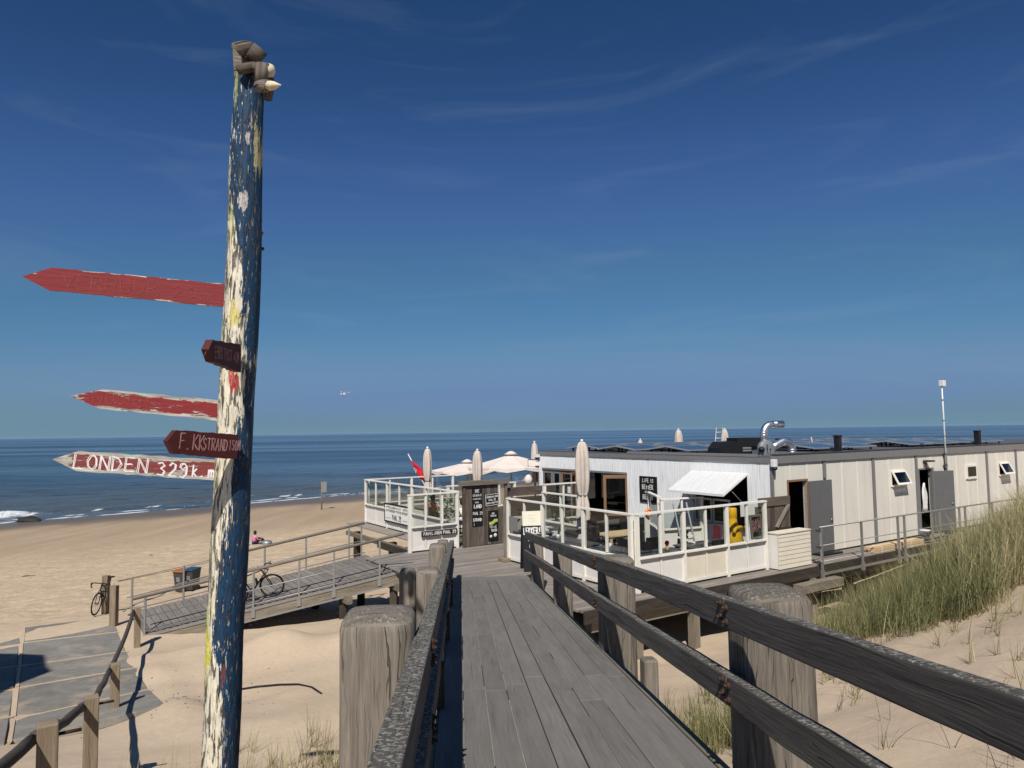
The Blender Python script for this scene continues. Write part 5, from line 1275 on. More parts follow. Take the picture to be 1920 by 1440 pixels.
# ------------------------------------------------------------------ parasols
def ground_or_deck(a, b): return 0.0
def closed_parasol(name, label, loc, h_bot, h_top, r, rz=0, mat='canvas', base_z=0.0, tie=.3):
    t = thing(name, label, 'parasol', loc, rz, 'closed parasols')
    L_ = h_top - h_bot
    prof = []
    for q, k in ((0, .92), (.04, .95), (.2, .84), (.28, .62), (.30, .60), (.36, .82), (.5, .97), (.62, 1.0), (.75, .99), (.86, .90), (.93, .74), (.975, .56), (.993, .38), (1.0, .18)):
        prof.append((r * k, h_bot + q * L_))
    n = 40; mb = MB(); vs = []; fs = []; uvs = []
    for i, (rr, z) in enumerate(prof):
        for j in range(n):
            an = 2 * math.pi * j / n; f = 1 + .22 * math.cos(an * 6 + .5 * math.sin(i * .7)) * (1 - .6 * (i / len(prof))) + .10 * mnoise.noise((math.cos(an) * 3, math.sin(an) * 3, z * 2 + rz))
            low = (.10 * math.cos(an * 3 + 1) * L_ * .3) if i == 0 else 0
            vs.append(V(rr * f * math.cos(an), rr * f * math.sin(an), z + low))
    for i in range(len(prof) - 1):
        for j in range(n): fs.append((i * n + j, i * n + (j + 1) % n, (i + 1) * n + (j + 1) % n, (i + 1) * n + j)); uvs.append([(0, 0)] * 4)
    k = len(prof) - 1; fs.append(tuple(k * n + j for j in range(n))); uvs.append([(0, 0)] * n)
    mb.add(vs, fs, uvs, smooth=True); mb.build('canopy', mat, t, local=True)
    MB().tube([V(0, 0, base_z), V(0, 0, h_bot + .3)], .035, 8).build('pole', 'hrail', t, local=True)
    MB().tube([V(0, 0, h_top), V(0, 0, h_top + .07)], [.05, .035], 8).build('finial', 'signwhite', t, local=True)
    zz = h_bot + .29 * L_; MB().tube([V(r * .70 * math.cos(x * .785), r * .70 * math.sin(x * .785), zz) for x in range(8)], .014, 5, closed=True).build('tie', 'darkgrey', t, local=True)
    MB().lathe([(.28, 0), (.28, .07), (.06, .09), (.05, .4)], (0, 0, base_z), 12).build('base', 'darkgrey', t, local=True)
    return t
def para(label, px, ytop, depth, r, hlen, base_z=0.0, mat='canvas', rz=0):
    p = at_px(px, ytop, depth); closed_parasol('closed_parasol', label, (p.x, p.y, 0), p.z - hlen, p.z, r, rz, mat, base_z)
para('closed beige parasol tied up in front of the white plank wall, the largest', 1091, 828, 22.3, .215, 2.35, rz=.4)
para('closed beige parasol nearest the red flag, left of the others', 801.5, 841, 27.5, .15, 1.75, rz=1.1)
para('closed beige parasol right beside the big open white one', 895, 845, 28.5, .18, 1.85, rz=.2)
para('closed beige parasol behind the far left corner of the white plank wall', 1002, 830, 31.5, .13, 1.7, rz=2.0)
para('small closed parasol beyond the roof, leftmost of those past the solar panels', 1200.5, 825, 39, .14, 1.6, -2.0)
para('closed parasol beyond the roof, in the middle past the solar panels', 1272, 806, 37, .19, 2.2, -2.0, rz=.8)
para('closed parasol beyond the roof, nearest the black hood', 1358.5, 805, 39, .19, 2.2, -2.0, rz=1.5)

def open_parasol(label, loc, r, z_edge, z_top, rz, sides=8, val=.16):
    t = thing('open_parasol', label, 'parasol', loc, rz, 'open white parasols')
    mb = MB(); vs = [V(0, 0, z_top)]; rings = 5; per = sides * 4
    for i in range(1, rings + 1):
        q = i / rings
        for j in range(per):
            an = 2 * math.pi * j / per; seg = (j % 4) / 4
            pol = math.cos(math.pi / sides) / math.cos((an % (2 * math.pi / sides)) - math.pi / sides)
            sag = -.05 * math.sin(math.pi * seg) * q * r * .5
            vs.append(V(r * q * pol * math.cos(an), r * q * pol * math.sin(an), z_top + (z_edge - z_top) * (q ** .9) + sag))
    o = 1 + (rings - 1) * per
    for j in range(per):
        x, y, z = vs[o + j]; seg = abs(((j % 4) / 4) - .5) * 2
        vs.append(V(x * 1.005, y * 1.005, z - val * (.55 + .45 * (1 - seg))))
    fs = []; uvs = []
    for j in range(per): fs.append((0, 1 + j, 1 + (j + 1) % per)); uvs.append([(0, 0)] * 3)
    for i in range(rings):
        for j in range(per): fs.append((1 + i * per + j, 1 + (i + 1) * per + j, 1 + (i + 1) * per + (j + 1) % per, 1 + i * per + (j + 1) % per)); uvs.append([(0, 0)] * 4)
    mb.add(vs, fs, uvs); c = mb.build('canopy', 'canvasopen', t, local=True); so = c.modifiers.new('t', 'SOLIDIFY'); so.thickness = .006
    mb = MB(); mb.lathe([(.34, z_top - .02), (.12, z_top + .10), (.02, z_top + .13)], (0, 0, 0), 16); mb.build('vent_cap', 'canvasopen', t, local=True)
    MB().tube([V(0, 0, 0), V(0, 0, z_top)], .04, 8).build('pole', 'white', t, local=True)
    for j in range(sides):
        an = 2 * math.pi * j / sides; MB().tube([V(0, 0, z_top - .08), V(r * .97 * math.cos(an), r * .97 * math.sin(an), z_edge - .03)], .014, 5).build('rib', 'white', t, local=True)
    return t
q = at_px(958, 850, 31.5); open_parasol('big open off-white parasol against the far corner of the plank wall', (q.x, q.y, 0), 1.95, 2.28, 2.80, .3)
q = at_px(876, 868, 34.5); open_parasol('open white parasol half hidden behind the closed one, on the sea side', (q.x, q.y, 0), 1.75, 1.98, 2.35, .15)
# red beach flag leaning in the left terrace
q = at_px(786, 905, 33); f = thing('beach_flag', 'red furled flag on a leaning white pole above the left screen', 'flag', (q.x, q.y, 0))
top = at_px(765, 851, 33); bot = at_px(789, 896, 33); ft = bot + (bot - top).normalized() * .9; MB().tube([V(ft.x, ft.y, .02), ft, top], .022, 6).build('flagpole', 'pipe_white', f)
dv = bot - top; n = 8; vs = []; fs = []; uvs = []; wv = V(.9, 0, .25).normalized()
for i in range(n):
    t_ = .12 + .92 * i / (n - 1)
    for j in range(3): vs.append(top + dv * t_ + wv * (j * .19 * math.sin(min(1, t_ * 1.3) * 2.2) - .035) + V(0, -.05 + .05 * math.sin(i * 1.9 + j), -.12 * j))
for i in range(n - 1):
    for j in range(2): fs.append((i * 3 + j, i * 3 + j + 1, i * 3 + 4 + j, i * 3 + 3 + j)); uvs.append([(0, 0)] * 4)
mb = MB(); mb.add(vs, fs, uvs, smooth=True); o = mb.build('cloth', 'redflag', f); o.modifiers.new('t', 'SOLIDIFY').thickness = .008
lettering('PAAL', .1, -.04, .06, .01, .07, frame(top + dv * .45 + V(0, -.16, -.06), dv.normalized(), wv), jit=.1).build('lettering', 'signwhite', f)

# ------------------------------------------------------------------ tables, chairs, bits on the terrace
def make_table(label, a, b, rz, w_=1.3, d=.75, h=.74, top='tabletop', leg='darkgrey', group='terrace tables'):
    p = P(a, b); t = thing('terrace_table', label, 'table', p, PA + rz, group)
    MB().box((-w_ / 2, -d / 2, h - .035), (w_ / 2, d / 2, h)).build('tabletop', top, t, local=True)
    for x in (-1, 1):
        for y in (-1, 1): MB().box((x * (w_ / 2 - .06) - .03, y * (d / 2 - .06) - .03, 0), (x * (w_ / 2 - .06) + .03, y * (d / 2 - .06) + .03, h - .036)).build('leg', leg, t, local=True)
    for y in (-1, 1): MB().box((-w_ / 2 + .1, y * (d / 2 - .06) - .012, h - .10), (w_ / 2 - .1, y * (d / 2 - .06) + .012, h - .037)).build('apron', leg, t, local=True)
    return t
def make_chair(label, a, b, rz, mat='black', seat_h=.46, back=.92, group='terrace chairs'):
    p = P(a, b); t = thing('terrace_chair', label, 'chair', p, PA + rz, group)
    MB().box((-.23, -.22, seat_h - .05), (.23, .22, seat_h)).build('seat', mat, t, local=True)
    MB().obox(V(0, .235, (seat_h + back) / 2 + .02), (V(1, 0, 0), V(0, .99, .12).normalized(), V(0, -.12, .99).normalized()), (.44, .03, back - seat_h)).build('backrest', mat, t, local=True)
    for x in (-1, 1):
        for y in (-1, 1): MB().box((x * .2 - .018, y * .19 - .018, 0), (x * .2 + .018, y * .19 + .018, seat_h - .051)).build('leg', mat, t, local=True)
    return t
make_table('long grey table just inside the side screen, nearest the sandwich board', -5.15, 2.9, 1.57, 1.9)
make_table('grey table behind the middle panes of the side screen', -5.1, 1.0, 1.57, 1.3)
make_table('grey table in the front corner of the glass screens', -4.7, -.02, 0, 1.9, .7)
make_table('grey table behind the front screen below the serving hatch', -2.6, .2, 0, 1.7, .75)
make_table('pale wooden table with thick legs near the white plank wall', -3.0, 3.1, 0, 1.5, .8, top='newwood', leg='newwood')
make_table('dark table against the open terrace doorway', -1.5, 5.2, 0, 1.5, .8)
make_table('grey table at the back end of the side screen', -4.9, 5.0, 1.57, 1.2)
for lab, a, b, rz in (('black chair tucked at the far side of the long grey table', -4.5, 3.3, 1.57), ('black chair at the near half of the long grey table', -4.5, 2.4, 1.57), ('black chair by the middle panes of the side screen', -4.5, 1.1, 1.57),
                      ('black chair behind the front corner table', -4.6, .62, 0.1), ('second black chair behind the front corner table, to the right', -3.9, .66, -.1), ('black chair left of the pale wooden table', -4.0, 3.4, -1.5), ('black chair right of the pale wooden table', -2.0, 3.1, 1.4),
                      ('black chair at the back of the pale wooden table', -3.0, 3.8, 0), ('black chair in front of the terrace doorway table', -1.7, 4.55, 3.1), ('black chair left of the terrace doorway table', -2.5, 5.3, -1.5), ('black chair behind the long table, close to the inner screen', -4.2, 4.2, 1.0)):
    make_chair(lab, a, b, rz)
for lab, a, b, rz in (('black chair between the front corner table and the pale wooden table', -3.2, 1.6, .4), ('black chair with its back to the middle of the front screen', -2.9, -.28, 3.1), ('black chair behind the table under the serving hatch', -2.4, .95, .1),
                      ('black chair across the middle table, away from the side screen', -4.35, .45, 1.6), ('black chair at the near end of the pale wooden table', -3.3, 2.3, 3.2), ('black chair at the far end of the long grey table', -5.2, 4.1, .1), ('black chair by the back table at the side screen', -4.3, 5.1, 1.6), ('black chair half way to the terrace doorway', -1.0, 4.4, 2.6)):
    make_chair(lab, a, b, rz)
make_table('dark table standing in the middle of the terrace', -3.4, 4.9, 0, 1.4, .8)
make_chair('dark red seat standing under the serving hatch', -.55, 1.3, 1.2, 'magenta', group='seats by the hatch')
for lab, a, b, mt in (('small white jar on the long grey table', -5.2, 3.3, 'pipe_white'), ('clear glass jar on the front corner table', -5.2, .05, 'midgrey'), ('white napkin box on the middle grey table', -5.1, 1.2, 'pipe_white'), ('small pot with a red flower on the front corner table', -4.3, -.05, 'newwood')):
    t = thing('jar', lab, 'jar', P(a, b, .742)); MB().lathe([(.05, 0), (.055, .1), (.04, .12)], P(a, b, .742), 10).build('body', mt, t)
    if 'flower' in lab: MB().lathe([(.01, .1), (.06, .18), (.05, .24), (.01, .26)], P(a, b, .742), 8).build('flower', 'redflag', t)
# wooden bench and boxes by the doors
lbox(MB(), -1.5, -.5, 7.4, 7.9, .02, .5).build('planter_box', 'beam', None, 'wooden plank box beside the inner screen near the doors', 'box', loc=P(-1, 7.6), bevel=.01)
# life ring post, yellow bottle figure, special board, parasol foot
lr = thing('buoy_post', 'white slatted stand with an orange ring hung at its top', 'stand', P(-4.0, .95))
q = P(-3.95, 1.0); MB().obox(q + AZ * .75, (AU, AV, AZ), (.14, .05, 1.5)).build('post', 'white', lr)
MB().tube([q + AZ * 1.58 - AV * .06 + AU * (.085 * math.cos(R(x))) + AZ * (.085 * math.sin(R(x))) for x in range(0, 360, 30)], .035, 8, closed=True).build('ring', 'orange', lr)
yb = thing('yellow_bottle', 'man-high yellow plastic bottle figure behind the last front panes', 'figure', P(-1.6, -.1))
q = P(-1.80, -.05, .02)
MB().lathe([(.14, 0), (.26, .04), (.285, .4), (.28, .72), (.24, .92), (.16, 1.08), (.125, 1.22), (.12, 1.30), (.115, 1.32), (.115, 1.38), (.125, 1.40), (.12, 1.60), (.11, 1.62)], q, 20).build('body', 'yellow', yb)
MB().tube([q - AV * .22 + AU * (.21 * math.cos(R(x))) + AZ * (1.02 + .10 * math.sin(R(x))) for x in range(200, -21, -22)], .05, 8).build('arm', 'yellow', yb)
board_thing('special_board', 'wood framed chalkboard reading DAG SPECIAL behind the last front pane', 'chalkboard', P(-1.62, -.53, .84), AU, .46, .62, 'chalkboard', border='hrail', bm=.05, ydir=V(-.05, .08, 1), th=.03,
  lines=(('DAG', .09, .34, .13, .02, .10, 'ghostpink', dict(slope=.25)), ('SPECIAL', .06, .16, .13, .017, .055, 'ghostpink', dict(slope=.35))))
lbox(MB(), -1.3, -.8, .05, .08, 1.35, 1.75).build('notice_board', 'signwhite', None, 'white framed notice on the wall side near the yellow bottle', 'notice', loc=P(-1, .06, 1.5))
# folded sunbed frames leaning inside the front screen
sf = thing('folded_chair', 'folded pale deck chair leaning inside the front screen', 'deck chair', P(-2.9, .7))
for s_ in (-.25, .25):
    MB().beam(P(-3.0 + s_, .45, .75), P(-2.75 + s_, .95, 1.75), .04, .05).build('frame_bar', 'midgrey', sf); MB().beam(P(-2.6 + s_, .35, .76), P(-3.1 + s_, .6, .95), .05, .05).build('frame_bar', 'white', sf)
for t_ in (.1, .4, .75): MB().beam(P(-3.25 + .25 * t_, .45 + .5 * t_, .75 + t_), P(-2.75 + .25 * t_, .45 + .5 * t_, .75 + t_), .03, .03).build('crossbar', 'midgrey', sf)
# pot plants and people in the left terrace
def leafy(name, label, a, b, z, r, h, n, cat='plant', pot=True):
    t = thing(name, label, cat, P(a, b, z)); mb = MB(); rr = random.Random(int(a * 100 + b * 10))
    vs = []; fs = []; uvs = []
    for i in range(n):
        an = rr.uniform(0, 6.283); q = rr.random() ** .5 * r; c = P(a, b, z + .25 + rr.random() * h) + V(math.cos(an) * q, math.sin(an) * q, 0); d = V(rr.gauss(0, 1), rr.gauss(0, 1), rr.gauss(0, .7) + .4).normalized(); e = d.cross(V(rr.gauss(0, 1), rr.gauss(0, 1), 1)).normalized(); s_ = rr.uniform(.06, .12)
        k = len(vs); vs += [c - e * s_ * .3, c + d * s_, c + e * s_ * .3, c - d * s_ * .6]; fs.append((k, k + 1, k + 2, k + 3)); uvs.append([(0, 0)] * 4)
    mb.add(vs, fs, uvs); mb.build('foliage', 'leaf', t)
    for i in range(4): MB().tube([P(a, b, z + .1), P(a, b, z + .25 + h * .7) + V(rr.uniform(-r, r) * .5, rr.uniform(-r, r) * .5, 0)], .012, 5).build('stem', 'beam', t)
    if pot: MB().lathe([(.14, 0), (.2, .3), (.2, .33), (.17, .33)], P(a, b, z), 12).build('pot', 'darkgrey', t)
    return t
leafy('pot_plant', 'bushy potted plant behind the long seaward screen, left of the people', -5.1, 10.0, .0, .35, 1.1, 260)
leafy('pot_plant', 'low potted shrub at the right end of the left terrace', -4.3, 9.4, .0, .35, .9, 220)
leafy('pot_plant', 'small potted plant just inside the entrance gap', -4.0, 6.5, .0, .2, .45, 130)
leafy('pot_plant', 'potted plant by the inner screen near the terrace doors', -2.8, 6.0, .0, .25, .6, 150)
make_table('picnic table of grey planks at the far left of the seaward deck', -4.2, 13.6, 1.57, 1.8, .8, top='beam', leg='beam')
make_table('pale table between the seated people on the left terrace', -4.8, 8.9, 1.57, 1.4, .7, top='offwhite', leg='white')
def skin_mesh(name, verts, edges, radii, mat, parent, root=0, sub=1):
    me = bpy.data.meshes.new(name); me.from_pydata(verts, edges, []); o = bpy.data.objects.new(name, me); COL.objects.link(o); o.parent = parent
    sk = o.modifiers.new('skin', 'SKIN'); sk.use_smooth_shade = True
    lay = me.skin_vertices[0] if me.skin_vertices else None
    if lay is None:
        bm = bmesh.new(); bm.from_mesh(me); bm.verts.layers.skin.verify(); bm.to_mesh(me); bm.free(); lay = me.skin_vertices[0]
    for i, r in enumerate(radii): lay.data[i].radius = (r, r) if not isinstance(r, tuple) else r
    lay.data[root].use_root = True
    s = o.modifiers.new('sub', 'SUBSURF'); s.levels = sub; s.render_levels = sub
    me.materials.append(M[mat]); return o
def seated_person(label, loc, rz, seat, shirt, trousers, hair='hair', on_ground=False):
    t = thing('person', label, 'person', loc, rz)
    h = seat
    if on_ground: kn = [(-.14, -.42, .42), (.14, -.42, .42)]; ft = [(-.15, -.70, .06), (.15, -.70, .06)]; hip = .12; hd = [(-.2, -.40, .36), (.2, -.40, .36)]
    else: kn = [(-.13, -.42, h + .05), (.13, -.42, h + .05)]; ft = [(-.13, -.46, .05), (.13, -.46, .05)]; hip = h + .08; hd = [(-.16, -.40, h + .2), (.16, -.40, h + .2)]
    vs = [(0, 0, hip), (0, .02, hip + .25), (0, .0, hip + .45), (0, -.01, hip + .54), (0, -.03, hip + .62), (0, -.035, hip + .72),
          (-.19, .0, hip + .44), (-.24, -.10, hip + .2), hd[0], (.19, .0, hip + .44), (.24, -.10, hip + .2), hd[1],
          (-.1, -.02, hip), kn[0], ft[0], (-.15, ft[0][1] - .16, .03), (.1, -.02, hip), kn[1], ft[1], (.15, ft[1][1] - .16, .03)]
    ed = [(0, 1), (1, 2), (2, 3), (3, 4), (4, 5), (2, 6), (6, 7), (7, 8), (2, 9), (9, 10), (10, 11), (0, 12), (12, 13), (13, 14), (14, 15), (0, 16), (16, 17), (17, 18), (18, 19)]
    ra = [.13, .13, .13, .055, .075, .085, .055, .042, .032, .055, .042, .032, .09, .06, .042, .035, .09, .06, .042, .035]
    skin_mesh('body', vs, ed, ra, 'skin', t)
    skin_mesh('shirt', [vs[0], vs[1], vs[2], (0, -.005, hip + .49), vs[6], (-.235, -.085, hip + .24), vs[9], (.235, -.085, hip + .24)], [(0, 1), (1, 2), (2, 3), (2, 4), (4, 5), (2, 6), (6, 7)], [.15, .15, .15, .08, .075, .058, .075, .058], shirt, t)
    skin_mesh('trousers', [vs[0], vs[12], kn[0], tuple(kn[0][i] * .3 + ft[0][i] * .7 for i in range(3)), vs[16], kn[1], tuple(kn[1][i] * .3 + ft[1][i] * .7 for i in range(3))], [(0, 1), (1, 2), (2, 3), (0, 4), (4, 5), (5, 6)], [.145, .105, .075, .055, .105, .075, .055], trousers, t)
    mb = MB(); mb.lathe([(.03, hip + .56), (.085, hip + .60), (.105, hip + .68), (.10, hip + .76), (.06, hip + .82), (.01, hip + .84)], (0, .0, 0), 12); mb.build('hair', hair, t, local=True)
    return t
def chair_for(label, loc, rz): 
    t = thing('terrace_chair', label, 'chair', loc, rz, 'terrace chairs')
    MB().box((-.22, -.22, .40), (.22, .22, .44)).build('seat', 'darkgrey', t, local=True); MB().box((-.22, .2, .44), (.22, .23, .85)).build('backrest', 'darkgrey', t, local=True)
    for x in (-.2, .2):
        for y in (-.2, .2): MB().box((x - .015, y - .015, 0), (x + .015, y + .015, .399)).build('leg', 'darkgrey', t, local=True)
for lab, clab, a, b, rz, sh, tr in (('person in a blue jacket seated at the right end of the left terrace', 'chair under the person in blue', -4.9, 8.2, 2.6, 'denim', 'dark_cloth'),
                              ('person in an orange top seated far along the left terrace', 'chair under the person in orange', -4.4, 12.6, 1.6, 'shirtorange', 'dark_cloth'),
                              ('person in a pale top seated between the potted plants', 'chair under the person in the pale top', -4.4, 10.2, .6, 'towel', 'denim')):
    p = P(a, b); seated_person(lab, p, PA + rz, .44, sh, tr); chair_for(clab, p, PA + rz)
# dark tarpaulin-covered things left of the pavilion door
lbox(MB(), -1.9, -1.1, 9.0, 9.7, .01, .95).build('covered_cabinet', 'darkgrey', None, 'dark covered cabinet standing before the folded terrace doors', 'cabinet', loc=P(-1.5, 9.3), bevel=.03)
for lab, a, b in (('pale hanging lamp under the far eave of the plank wall', -.45, 11.6),):
    t = thing('hanging_lamp', lab, 'lamp', P(a, b, 1.9)); MB().lathe([(.05, -.2), (.16, -.12), (.18, .05), (.1, .2), (.03, .24)], P(a, b, 1.75), 12).build('lamp_shade', 'canvasopen', t); MB().tube([P(a, b, 1.98), P(a, b, 2.6)], .01, 5).build('cord', 'darkgrey', t); MB().tube([P(a, b, 2.6), P(.02, b - .3, 2.6)], .02, 5).build('arm', 'darkgrey', t)
t = thing('security_camera', 'small white camera dome on the far eave of the plank wall', 'camera', P(-.1, 11.35, 2.8)); MB().obox(P(-.14, 11.38, 2.76), (AU, AV, AZ), (.2, .16, .12)).build('housing', 'pipe_white', t); MB().lathe([(.02, 0), (.08, .05), (.09, .11)], P(-.16, 11.36, 2.58), 10).build('dome', 'black', t)

# ------------------------------------------------------------------ bicycles
def bicycle(label, loc, mat4, bars=True):
    t = thing('bicycle', label, 'bicycle', loc, group='road bicycles')
    t.matrix_world = mat4; t.location, t.rotation_euler = mat4.to_translation(), mat4.to_euler(); WM[t.name] = mat4
    rw, fwx = V(-.50, 0, .34), V(.50, 0, .34); Rr = .325
    def ring(c, r, rr, n=28): return MB().tube([c + V(r * math.cos(2 * math.pi * i / n), 0, r * math.sin(2 * math.pi * i / n)) for i in range(n)], rr, 6, closed=True)
    for c in (rw, fwx):
        wobj = ring(c, Rr, .016).build('wheel', 'rubber', t, local=True)
        ring(c, Rr - .028, .012).build('rim', 'darkgrey', wobj, local=True)
        mb = MB()
        for i in range(18):
            an = 2 * math.pi * i / 18; mb.tube([c + V(0, .03 * (-1) ** i, 0), c + V((Rr - .03) * math.cos(an), 0, (Rr - .03) * math.sin(an))], .0022, 3)
        mb.build('spokes', 'midgrey', wobj, kind='stuff', local=True)
        MB().tube([c - V(0, .05, 0), c + V(0, .05, 0)], .02, 8).build('hub', 'darkgrey', wobj, local=True)
    bb, st, hd, hb = V(-.07, 0, .28), V(-.22, 0, .80), V(.33, 0, .86), V(.375, 0, .72)
    f = MB(); f.tube([bb, st], .018, 8); f.tube([st + V(.012, 0, -.04), hd - V(0, 0, .02)], .017, 8); f.tube([bb, hb], .022, 8); f.tube([hd + V(-.01, 0, .03), hb + V(.005, 0, -.02)], .023, 8)
    for y in (-.055, .055): f.tube([bb + V(0, y * .5, 0), rw + V(0, y, 0)], .010, 6); f.tube([st + V(.02, y * .3, -.06), rw + V(0, y, 0)], .009, 6)
    f.build('frame', 'black', t, local=True)
    g = MB()
    for y in (-.05, .05): g.tube([hb + V(0, y * .5, 0), hb + V(.03, y, -.08), fwx + V(0, y, 0)], .012, 6)
    g.build('fork', 'black', t, local=True)
    MB().tube([st, st + V(-.045, 0, .16)], .014, 8).build('seat_post', 'darkgrey', t, local=True)
    mb = MB(); mb.lathe([(.01, -.14), (.075, -.12), (.065, -.04), (.028, .06), (.018, .14), (.005, .15)], (0, 0, 0), 10); mb.v = [tuple(st + V(-.05 + z, y, .18 + x * .28)) for x, y, z in mb.v]; mb.build('saddle', 'black', t, local=True)
    MB().tube([hd, hd + V(-.012, 0, .05), hd + V(.09, 0, .075)], .015, 8).build('stem', 'black', t, local=True)
    h0 = hd + V(.09, 0, .075); b_ = MB()
    for s_ in (-1, 1): b_.tube([h0, h0 + V(0, .18 * s_, 0), h0 + V(.03, .205 * s_, 0), h0 + V(.10, .21 * s_, -.01), h0 + V(.125, .212 * s_, -.06), h0 + V(.09, .215 * s_, -.125), h0 + V(.0, .218 * s_, -.13)], .015, 7); b_.tube([h0 + V(.09, .21 * s_, 0), h0 + V(.14, .21 * s_, .035), h0 + V(.15, .212 * s_, -.06)], .014, 6)
    b_.build('handlebar', 'black', t, local=True)
    mb = MB(); mb.lathe([(.0, 0), (.095, .002), (.095, .008), (.0, .01)], (0, 0, 0), 20); mb.v = [tuple(bb + V(x, -.05 - z, y)) for x, y, z in mb.v]; mb.build('chainring', 'darkgrey', t, local=True)
    for s_, an in ((-1, 1.1), (1, 1.1 + math.pi)):
        e = bb + V(.17 * math.cos(an), .07 * s_, .17 * math.sin(an)); MB().tube([bb + V(0, .06 * s_, 0), e], .011, 6).build('crank', 'darkgrey', t, local=True); MB().obox(e + V(0, .05 * s_, 0), (V(1, 0, 0), V(0, 1, 0), V(0, 0, 1)), (.09, .08, .02)).build('pedal', 'black', t, local=True)
    c_ = MB(); c_.tube([bb + V(0, -.055, .09), rw + V(0, -.05, .04)], .006, 4); c_.tube([bb + V(0, -.055, -.09), rw + V(0, -.05, -.04)], .006, 4); c_.build('chain', 'darkgrey', t, local=True)
    MB().lathe([(.035, 0), (.035, .16), (.02, .19)], bb.lerp(hb, .4) + V(.02, 0, .02), 8).build('bottle', 'darkgrey', t, local=True)
    return t
# one leans against the ramp's near railing, nose uphill
side_n = rn.cross(rdir).normalized()
if side_n.dot(rside) < 0: side_n = -side_n
lean = Matrix.Rotation(R(-7), 3, rdir)
tc_ = None
best = min((i / 400 for i in range(400)), key=lambda q: abs(960 + 1331 * (RP(q, .35, .34) - EYE).dot(cr) / (RP(q, .35, .34) - EYE).dot(fw) - 517))
c = RP(best, .38, .0) - rdir * .50
X3 = rdir; Z3 = (rn + rside * -.10).normalized(); Y3 = Z3.cross(X3).normalized(); Z3 = X3.cross(Y3)
m4 = Matrix((X3, Y3, Z3)).transposed().to_4x4(); m4.translation = c
bicycle('black road bicycle parked on the ramp, half behind the signpost', c, m4)
p = unp(190, 1149, -1.5); zb = gz(p.x, p.y)
X3 = V(.11, -1, 0).normalized(); Z3 = V(.12, .0, 1); Z3 = (Z3 - X3 * Z3.dot(X3)).normalized(); Y3 = Z3.cross(X3)
m4 = Matrix((X3, Y3, Z3)).transposed().to_4x4(); m4.translation = V(p.x - .22, p.y + .45, zb + .02)
bicycle('black road bicycle seen nose-on beside the stakes at the ramp foot', m4.to_translation(), m4)

# ------------------------------------------------------------------ wheelie bins
def bin_(label, px, py, lid, zg, body='darkgrey'):
    p = unp(px, py, zg); z0 = gz(p.x, p.y); t = thing('wheelie_bin', label, 'bin', (p.x, p.y, z0), R(-14), 'wheelie bins on the beach'); t.scale = (.74, .74, .86)
    mb = MB(); vs = []
    for z, sx, sy in ((0.06, .20, .24), (.86, .27, .33), (.93, .29, .36)):
        for x, y in ((-1, -1), (1, -1), (1, 1), (-1, 1)): vs.append(V(x * sx, y * sy, z))
    fs = [(3, 2, 1, 0)]
    for i in range(2):
        for j in range(4): fs.append((i * 4 + j, i * 4 + (j + 1) % 4, i * 4 + 4 + (j + 1) % 4, i * 4 + 4 + j))
    mb.add(vs, fs, [[(0, 0)] * 4] * len(fs)); mb.build('body', body, t, local=True)
    MB().obox(V(0, -.02, .965), (V(1, 0, 0), V(0, 1, .03).normalized(), V(0, -.03, 1).normalized()), (.60, .76, .05)).build('lid', lid, t, local=True, bevel=.015)
    for s_ in (-.2, .2): MB().tube([V(s_ - .03, .27, .1), V(s_ + .03, .27, .1)], .1, 12).build('wheel', 'rubber', t, local=True)
    MB().tube([V(-.22, .38, .95), V(.22, .38, .95)], .018, 6).build('handle', body, t, local=True)
    mb = MB(); mb.obox(V(0, -.302, .6), (V(1, 0, 0), V(0, 1, .11).normalized(), V(0, -.11, 1).normalized()), (.2, .004, .2)); mb.build('sticker', 'midgrey', t, local=True)
bin_('dark wheelie bin with an orange lid, left of the blue-lidded one', 341, 1102, 'binlid', -2.05)
bin_('dark wheelie bin with a blue lid, just left of the signpost', 360, 1100, 'binblue', -2.05)

# ------------------------------------------------------------------ beach: person, things, marker pole, rock
p = unp(478, 1021, -3.6); z0 = gz(p.x, p.y); p = unp(478, 1021, z0)
seated_person('person in a pink shirt sitting on the sand facing the sea', (p.x, p.y, z0 - .02), R(140), 0, 'pink', 'dark_cloth', on_ground=True)
def lump(name, label, cat, x, y, sz, mat, seed, zoff=0.0):
    mb = MB(); n = 10; prof = [(.55, -.2), (1.0, .0), (.95, .3), (.7, .7), (.3, .95), (.02, 1.0)]; vs = []; fs = []; uvs = []
    for r, z in prof:
        for j in range(n):
            an = 2 * math.pi * j / n; k = 1 + .55 * mnoise.noise((math.cos(an) * 1.9 + seed, math.sin(an) * 1.9, z * 2)); vs.append(V(x + r * k * sz[0] * math.cos(an), y + r * k * sz[1] * math.sin(an), gz(x, y) + zoff + z * sz[2] * k))
    for i in range(len(prof) - 1):
        for j in range(n): fs.append((i * n + j, i * n + (j + 1) % n, (i + 1) * n + (j + 1) % n, (i + 1) * n + j)); uvs.append([(0, 0)] * 4)
    mb.add(vs, fs, uvs, smooth=True); return mb.build(name, mat, None, label, cat, loc=V(x, y, gz(x, y)))
q = p + V(.85, -.25, 0); lump('beach_bag', 'grey bag lying right beside the person in pink', 'bag', q.x, q.y, (.42, .25, .22), 'midgrey', 3)
q = p + V(1.9, .3, 0); lump('shoes', 'pair of dark shoes on the sand right of the grey bag', 'shoes', q.x, q.y, (.22, .14, .10), 'black', 5)
